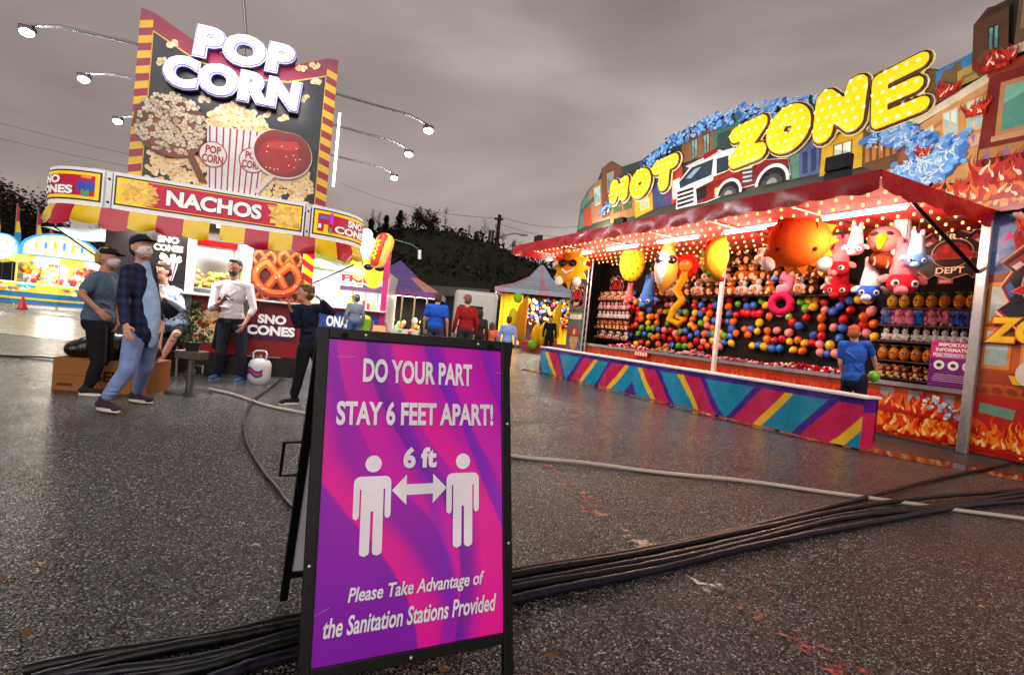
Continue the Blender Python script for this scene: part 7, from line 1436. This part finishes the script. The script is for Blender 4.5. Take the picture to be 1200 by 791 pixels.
back_person('man in a bright royal blue tee seen from behind above the sign', 514, 343, 12.0, None, shirt=rgb(28, 84, 190), sleeve='short', pants=rgb(52, 60, 84), hair=rgb(70, 48, 34), group=G_, wide=1.12, skin=rgb(196, 140, 116))
back_person('man in a red jacket and red cap seen from behind above the sign', 549, 346, 12.6, None, fwd=(-.4, .9), shirt=rgb(140, 18, 24), sleeve='long', pants=rgb(46, 46, 60), cap=rgb(190, 22, 26), hair=rgb(90, 80, 74), group=G_, wide=1.1)
back_person('dark haired person in dark clothes half hidden behind the red jacket man', 563, 363, 13.4, None, shirt=rgb(46, 38, 38), sleeve='long', pants=rgb(30, 28, 30), hair=rgb(36, 26, 24), hairlen=.12, group=G_)
back_person('person in black half hidden to the left of the blue tee man', 499, 366, 12.9, None, fwd=(.8, .5), shirt=rgb(30, 28, 32), sleeve='short', pants=rgb(30, 28, 32), hair=rgb(40, 30, 26), group=G_)
back_person('child in a coral orange top seen from behind', 577, 378, 13.6, None, shirt=rgb(230, 106, 84), sleeve='short', pants=rgb(60, 60, 80), hair=rgb(96, 64, 44), hairlen=.14, group=G_)
t = at(597, 371, 13.2)
person('child in a light blue hoodie and black trousers walking away by the sign edge', Vector((t.x, 13.2, 0)), (.1, 1), t.z*1.0, None, shirt=rgb(120, 150, 206), sleeve='long', pants=rgb(20, 22, 34), sole=rgb(235, 235, 235), hair=rgb(60, 40, 32), group=G_)
back_person('figure in black standing in front of the yellow toys of the pale tent', 646, 371, 22, None, fwd=(0, -1), shirt=rgb(20, 18, 20), sleeve='long', pants=rgb(18, 18, 20), hair=rgb(24, 18, 18), group=G_)
t = at(418, 345, 14.3)
person('customer in a grey jacket and grey cap at the fries counter', Vector((t.x, 14.3, 0)), (-.5, .85), t.z*1.0, None, look=(-.9, .3, 0), shirt=rgb(120, 134, 146), sleeve='long', pants=rgb(70, 96, 150), cap=rgb(150, 156, 166), hair=rgb(80, 60, 50), group=G_, wide=1.1)
# attendant inside the booth: stands between counter and ledge
bp0 = FB.w(FB.px(1001, 447, -.95)[0], -.95, 0); Yb = bp0.y
person('red haired boy in blue tee behind striped counter holding a green balloon', bp0, (.75, .66), at(1002, 383, Yb).z, pxj(dict(shL=(988, 404, Yb+.05), shR=(1016, 404, Yb-.05), elR=(1024, 419, Yb+.05), wrR=(1027, 432, Yb+.12), head=(1001, 391, Yb), neck=(1002, 400, Yb), pelvis=(1000, 447, Yb), elL=(985, 424, Yb+.1), wrL=(988, 441, Yb+.2))), look=(.6, .75, -.25), shirt=rgb(40, 92, 190), sleeve='short', pants=rgb(26, 26, 40), hair=rgb(170, 84, 40), skin=rgb(226, 168, 140), near=True)
o = bpy.data.objects.new('balloon', bmesh_['G']); COL.objects.link(o); o.location = at(1024, 441, Yb+.02); tag(o, 'green balloon held in the hand of the red haired boy', 'balloon')

# ================================================================== A-FRAME SIGN
def poster_mat():
    return mat('sign_poster', .22, .5, var=.05, vscale=8, coat=.15, bump=.03, bscale=5)
SX = math.atan2(.448, .894); so_ = Vector((-.459, 1.430, 0)); SW, SHh, V0 = .61, .953, .170
sg = thing('sidewalk_sign', 'purple and magenta A-frame sign about staying 6 feet apart', 'sign', so_, SX)
TL = R(13.95); MF = Matrix.Rotation(-TL, 4, 'X')           # leaning back: local z runs up the board, -y is its face
fr = .030
m = MB(MF); z0, z1 = V0, V0 + SHh
m.bbox(-fr, .004, -.012, .014, 0, z1+fr, rgb(11, 10, 12), .003); m.bbox(SW-.004, SW+fr, -.012, .014, 0, z1+fr, rgb(11, 10, 12), .003); m.bbox(.004, SW-.004, -.012, .014, z1-.004, z1+fr, rgb(11, 10, 12), .003); m.bbox(.004, SW-.004, -.012, .014, z0-fr, z0+.004, rgb(11, 10, 12), .003); ff = m.build('front_frame', M_black, sg)
NXP, NYP = 150, 220
def sstep(a, b, x): t = max(0, min(1, (x-a)/(b-a))); return t*t*(3-2*t)
purple, deep, mag_, hot = rgb(154, 8, 186), rgb(108, 12, 168), rgb(222, 10, 178), rgb(246, 6, 158)
viol = rgb(120, 20, 200)
rib = [  # ribbons: x centre as a function of v (0 bottom, 1 top), width, colour
    ([(-.1, 1.0), (.02, .62), (.18, .48), (.42, .30), (.58, .12), (.62, -.05)], .10, hot, .9),
    ([(.12, 1.05), (.20, .80), (.40, .55), (.66, .40), (.80, .20), (.86, -.05)], .085, mag_, .9),
    ([(.24, 1.05), (.32, .82), (.52, .60), (.74, .42), (.80, .20), (.76, -.05)], .055, deep, .85),
    ([(.42, 1.05), (.48, .85), (.66, .66), (.90, .46), (.97, .20), (.95, -.05)], .10, hot, .85),
    ([(.56, 1.05), (.64, .88), (.80, .72), (.93, .52), (1.08, .30)], .06, viol, .85),
    ([(.72, 1.05), (.80, .85), (.95, .65), (1.1, .5)], .10, rgb(214, 20, 186), .9),
    ([(.90, 1.05), (.97, .88), (1.08, .7)], .06, viol, .7),
    ([(.30, 1.05), (.50, .6), (.66, .30), (.70, .12), (.64, -.05)], .035, viol, .5)]
def ribx(pts, v):
    for i in range(len(pts)-1):
        (x0, v0), (x1, v1) = pts[i], pts[i+1]
        if v1 <= v <= v0: 
            t = (v0-v)/(v0-v1); pm = pts[max(0, i-1)]; pn = pts[min(len(pts)-1, i+2)]; m0 = (x1-pm[0])/2; m1 = (pn[0]-x0)/2; return (2*t**3-3*t*t+1)*x0 + (t**3-2*t*t+t)*m0 + (-2*t**3+3*t*t)*x1 + (t**3-t*t)*m1
    return None
def pcol(u, v):
    c = lerp(purple, deep, sstep(.55, 0, v)*.5); c = lerp(c, mag_, sstep(.25, .8, v - .0)*.55*sstep(0, .3, u)); c = lerp(c, hot, sstep(.62, .9, u)*sstep(.75, .35, v)*.75)
    for pts, w, col, a in rib:
        x = ribx(pts, v)
        if x is None: continue
        d = (u - x)/w
        k = sstep(-1.05, -.95, d)*(1 - sstep(.1, 1.15, d)); c = lerp(c, col, a*k*(1 - .35*sstep(-.9, 1.0, d)))
    return c
me = bpy.data.meshes.new('poster'); vs = [tuple(MF @ Vector((SW*i/NXP, -.004 - .0016*math.sin(i/NXP*7)*math.sin(j/NYP*5), z0 + SHh*j/NYP))) for j in range(NYP+1) for i in range(NXP+1)]
fs = [(j*(NXP+1)+i, j*(NXP+1)+i+1, (j+1)*(NXP+1)+i+1, (j+1)*(NXP+1)+i) for j in range(NYP) for i in range(NXP)]; me.from_pydata(vs, [], fs); ca = me.color_attributes.new('Col', 'FLOAT_COLOR', 'POINT'); buf = []
for j in range(NYP+1):
    for i in range(NXP+1): buf += [*pcol(i/NXP, j/NYP), 1.0]
ca.data.foreach_set('color', buf); me.polygons.foreach_set('use_smooth', [True]*len(fs)); me.materials.append(poster_mat()); po = bpy.data.objects.new('poster', me); COL.objects.link(po); po.parent = sg
m = MB(MF); m.box(.001, SW-.001, -.001, .008, z0, z1, rgb(40, 36, 44)); m.build('backing_board', M_plastic, sg)
LW = rgb(246, 238, 250); yl = -.0075
def U(u): return SW*u
def V(v): return z0 + SHh*v
# positions measured in the plane of the board
import itertools
Bx = Vector((.894, .448, .007)); By = Vector((-.114, .217, .969)).normalized(); Bo = Vector((-.478, 1.467, .165)); Bn = Bx.cross(By)
def bu(px_, py_):
    r_ = ray(px_, py_); t = (Bo - Vector((0, 0, CAM_H))).dot(Bn)/r_.dot(Bn); P_ = Vector((0, 0, CAM_H)) + r_*t - Bo; return P_.dot(Bx), V0 + P_.dot(By)
def line(body, a, b, hgt, bold, shear=0.0, c=LW):          # a = bottom left px, b = bottom right px, hgt = letter height in px at a
    p, q = bu(*a), bu(*b); t = bu(a[0]+hgt*.09, a[1]-hgt); zb = (p[1]+q[1])/2; hh = t[1]-p[1]
    shad = MB(MF); m = MB(MF); shad.text(body, p[0]+.0012, q[0]+.0012, zb-.0012, zb+hh-.0012, yl+.001, rgb(90, 20, 110), bold, shear, ref=bold); m.text(body, p[0], q[0], zb, zb+hh, yl, c, bold, shear, ref=bold); m.build('lettering', M_print, po); shad.build('lettering_shadow', M_print, po)
line('DO YOUR PART', (422, 448), (550, 452), 28, .035); line('STAY 6 FEET APART!', (391, 497), (575, 499), 29, .035)
line('6 ft', (470, 548), (509, 547), 25, .045)
line('Please Take Advantage of', (406, 707), (566, 690), 23, .022, .22); line('the Sanitation Stations Provided', (377, 748), (580, 713), 24, .022, .22)
def pict(pts, y, col, mb): mb.poly([bu(*p) for p in pts], y, col)
m = MB(MF)
def figure(cx, cy, r, tw, top, arm, bot, lean):
    # head, then shoulders, arms and legs as one rounded outline
    c = bu(cx, cy); e = bu(cx+r, cy); rr_ = abs(e[0]-c[0]); m.disc(c[0], c[1], rr_, rr_*1.0, yl, LW, 28)
    k = rr_
    def S(a, b): return (c[0] + a*k, c[1] + b*k)
    H_ = [(0, -1.48), (1.55, -1.48), (1.92, -1.60), (2.18, -1.88), (2.27, -2.3), (2.27, -6.0), (2.18, -6.32), (1.90, -6.48), (1.62, -6.32), (1.53, -6.0), (1.53, -3.0), (1.34, -3.0), (1.34, -10.2), (1.24, -10.5), (.76, -10.7), (.28, -10.5), (.17, -10.2), (.17, -5.6), (0, -5.6)]
    X = [S(-x, z) for x, z in H_[::-1] if x > 0] + [S(x, z) for x, z in H_ if x > 0]
    m.poly(X, yl, LW); return [S(-1.1, -2.9), S(1.1, -2.9)]
f1 = figure(435.5, 543, 9.5, 0, 0, 0, 0, 0); f2 = figure(540, 539.5, 8.2, 0, 0, 0, 0, 0)
a, b = bu(457, 575), bu(521, 569); zc = (a[1]+b[1])/2; w = b[0]-a[0]; h_ = .030
m.poly([(a[0], zc), (a[0]+w*.26, zc+h_*1.55), (a[0]+w*.26, zc+h_*.55), (b[0]-w*.26, zc+h_*.55), (b[0]-w*.26, zc+h_*1.55), (b[0], zc), (b[0]-w*.26, zc-h_*1.55), (b[0]-w*.26, zc-h_*.55), (a[0]+w*.26, zc-h_*.55), (a[0]+w*.26, zc-h_*1.55)], yl, LW)
m.build('pictograms', M_print, po)
m = MB(MF)
for (px_, py_) in ((425, 392), (556, 402), (364, 662), (597, 634), (594, 496), (480, 770)):
    u, v = bu(px_, py_)
    u = -fr*.55 if u < .02 else SW+fr*.5 if u > SW-.02 else u; v = z1+fr*.45 if v > z1-.03 else z0-fr*.5 if v < z0+.03 else v
    m.ell((u, -.014, v), (.006, .004, .006), rgb(200, 200, 205), None, 10, 6)
m.build('bolt', M_metal, sg)
m = MB(MF)                                                 # scratches
for (p, q) in (((392, 418.5), (414, 419)), ((367, 721), (385, 711)), ((577, 436), (584, 437))): a, b = bu(*p), bu(*q); m.poly([(a[0], a[1]), (b[0], b[1]), (b[0], b[1]+.0012), (a[0], a[1]+.0012)], yl, rgb(220, 150, 210))
m.build('scratches', M_print, po)
AP = MF @ Vector((0, .0, z1+fr-.02)); back_y = .72; MBk = Matrix.Translation((0, AP.y+.03, AP.z)) @ Matrix.Rotation(math.atan2(back_y - AP.y, AP.z), 4, 'X'); Lb = math.hypot(back_y-AP.y-.03, AP.z)
m = MB(MBk); m.bbox(-fr, 0, -.012, .012, -Lb, .02, rgb(11, 10, 12), .003); m.bbox(SW, SW+fr, -.012, .012, -Lb, .02, rgb(11, 10, 12), .003); m.bbox(0, SW, -.012, .012, -.02, .02, rgb(11, 10, 12), .003); m.bbox(0, SW, -.012, .012, -Lb+.12, -Lb+.15, rgb(11, 10, 12), .003); m.build('back_frame', M_black, sg)
m = MB(MBk); m.box(.0, SW, -.004, .004, -Lb+.15, -.02, rgb(206, 200, 214)); m.build('back_board', M_plastic, sg)
m = MB(MBk); m.tube([(-fr, 0, -.42), (-.085, -.0, -.42), (-.085, 0, -.56), (-fr, 0, -.56)], .006, rgb(11, 10, 12), 8); m.build('carry_handle', M_black, sg)
m = MB()
for x in (.05, SW-.05): m.tube([(x, AP.y-.015, AP.z), (x, AP.y+.045, AP.z)], .012, rgb(30, 30, 32), 8)
m.build('hinge', M_metal, sg)

# ================================================================== CABLES AND HOSES ON THE GROUND
def smooth_path(pts, k=8):
    P_ = [Vector(p) for p in pts]; P_ = [P_[0]*2 - P_[1]] + P_ + [P_[-1]*2 - P_[-2]]; o = []
    for i in range(1, len(P_)-2):
        for j in range(k):
            t = j/k; a, b, c, d = P_[i-1:i+3]; o.append(.5*((2*b) + (-a+c)*t + (2*a-5*b+4*c-d)*t*t + (-a+3*b-3*c+d)*t**3))
    return o + [P_[-2]]
def ground_cable(name, pxs, r, col, label, cat, group=None, mat_=None, z=0.0, wob=.006, seed=1, ext=None):
    r_ = random.Random(seed); pts = [gnd(*p) for p in pxs]; 
    if ext: pts = (ext[0] if ext[0] else []) + pts + (ext[1] if ext[1] else [])
    q = smooth_path(pts, 10); ph = r_.uniform(0, 6); q = [Vector((p.x + r_.uniform(-wob, wob)*.5, p.y + r_.uniform(-wob, wob)*.5 + wob*2.2*math.sin(i*.23 + ph) + wob*1.2*math.sin(i*.071 + 2*ph), r + z + .003 + .004*math.sin(i*.31 + ph))) for i, p in enumerate(q)]
    m = MB(); m.tube(q, r, col, 8); return tag(m.build(name, mat_ or M_rubber), label, cat, group)
KB = rgb(13, 12, 14); KG = 'black power cables bundled across the asphalt'
ground_cable('power_cable', [(20, 800), (200, 762), (355, 728), (600, 676), (760, 647), (880, 620), (1010, 588), (1110, 560), (1200, 541), (1260, 528)], .020, KB, 'rearmost black power cable of the bundle, branching off uphill at the right', 'cable', KG, seed=1)
ground_cable('power_cable', [(40, 806), (210, 771), (355, 737), (600, 684), (760, 655), (880, 626), (1000, 600), (1110, 585), (1200, 576), (1280, 570)], .020, KB, 'second black power cable from the back of the bundle', 'cable', KG, seed=2, z=.010)
ground_cable('power_cable', [(70, 812), (220, 781), (355, 748), (600, 691), (760, 660), (880, 633), (1000, 607), (1110, 594), (1200, 580), (1280, 575)], .021, rgb(18, 14, 30), 'third black power cable from the back of the bundle', 'cable', KG, seed=3)
ground_cable('power_cable', [(100, 826), (230, 793), (355, 758), (600, 698), (760, 668), (880, 640), (1000, 612), (1110, 598), (1200, 586), (1280, 580)], .019, KB, 'fourth black power cable of the bundle', 'cable', KG, seed=4, z=.012)
ground_cable('power_cable', [(130, 842), (250, 806), (360, 772), (600, 707), (760, 674), (880, 645), (1000, 618), (1110, 600), (1200, 590), (1280, 586)], .021, rgb(20, 15, 34), 'frontmost black power cable of the bundle', 'cable', KG, seed=5)
ground_cable('water_hose', [(246, 457), (275, 465), (310, 476), (360, 487), (440, 503), (520, 519), (600, 536), (680, 545), (760, 554), (850, 564), (920, 572), (1010, 585), (1100, 597), (1200, 611), (1280, 624)], .017, rgb(176, 164, 152), 'long pale hose running from the popcorn stand across to the right', 'hose', None, M_plastic, .0, .004, 6)
ground_cable('power_cable', [(334, 442), (318, 455), (296, 472), (286, 492), (290, 522), (308, 556), (330, 584), (352, 604), (380, 640)], .013, KB, 'single thin black cable curving from the propane tanks to behind the sign', 'cable', None, None, 0, .006, 7)
ground_cable('power_cable', [(-40, 416), (10, 418), (60, 421), (120, 432)], .013, KB, 'thin black cable on the ground at the left edge by the carton', 'cable', None, None, 0, .006, 8)
# litter: fallen leaves
rr = random.Random(50); n_ = 0
for (x, y) in ((48, 661), (4, 678), (1150, 712), (30, 742), (905, 684), (930, 640), (645, 770), (842, 690), (300, 640), (1130, 660), (520, 786), (186, 700)):
    p = gnd(x, y); m = MB(); a = rr.uniform(0, 6); s_ = rr.uniform(.014, .026); c = rr.choice([rgb(170, 110, 50), rgb(120, 76, 40), rgb(190, 150, 90)])
    m.add([(s_*math.cos(a+t), s_*.6*math.sin(a+t), .008 + .006*math.sin(t*2)) for t in (0, .8, 1.9, 3.1, 4.2, 5.2)], [(0, 1, 2, 3, 4, 5)], c); o = m.build('fallen_leaf', M_leaf); o.location = p; n_ += 1
    tag(o, '%s fallen leaf scrap counted from the left on the wet asphalt' % ORD[[4, 30, 48, 186, 300, 520, 645, 842, 905, 930, 1130, 1150].index(x)], 'leaf', 'leaf scraps on the asphalt')
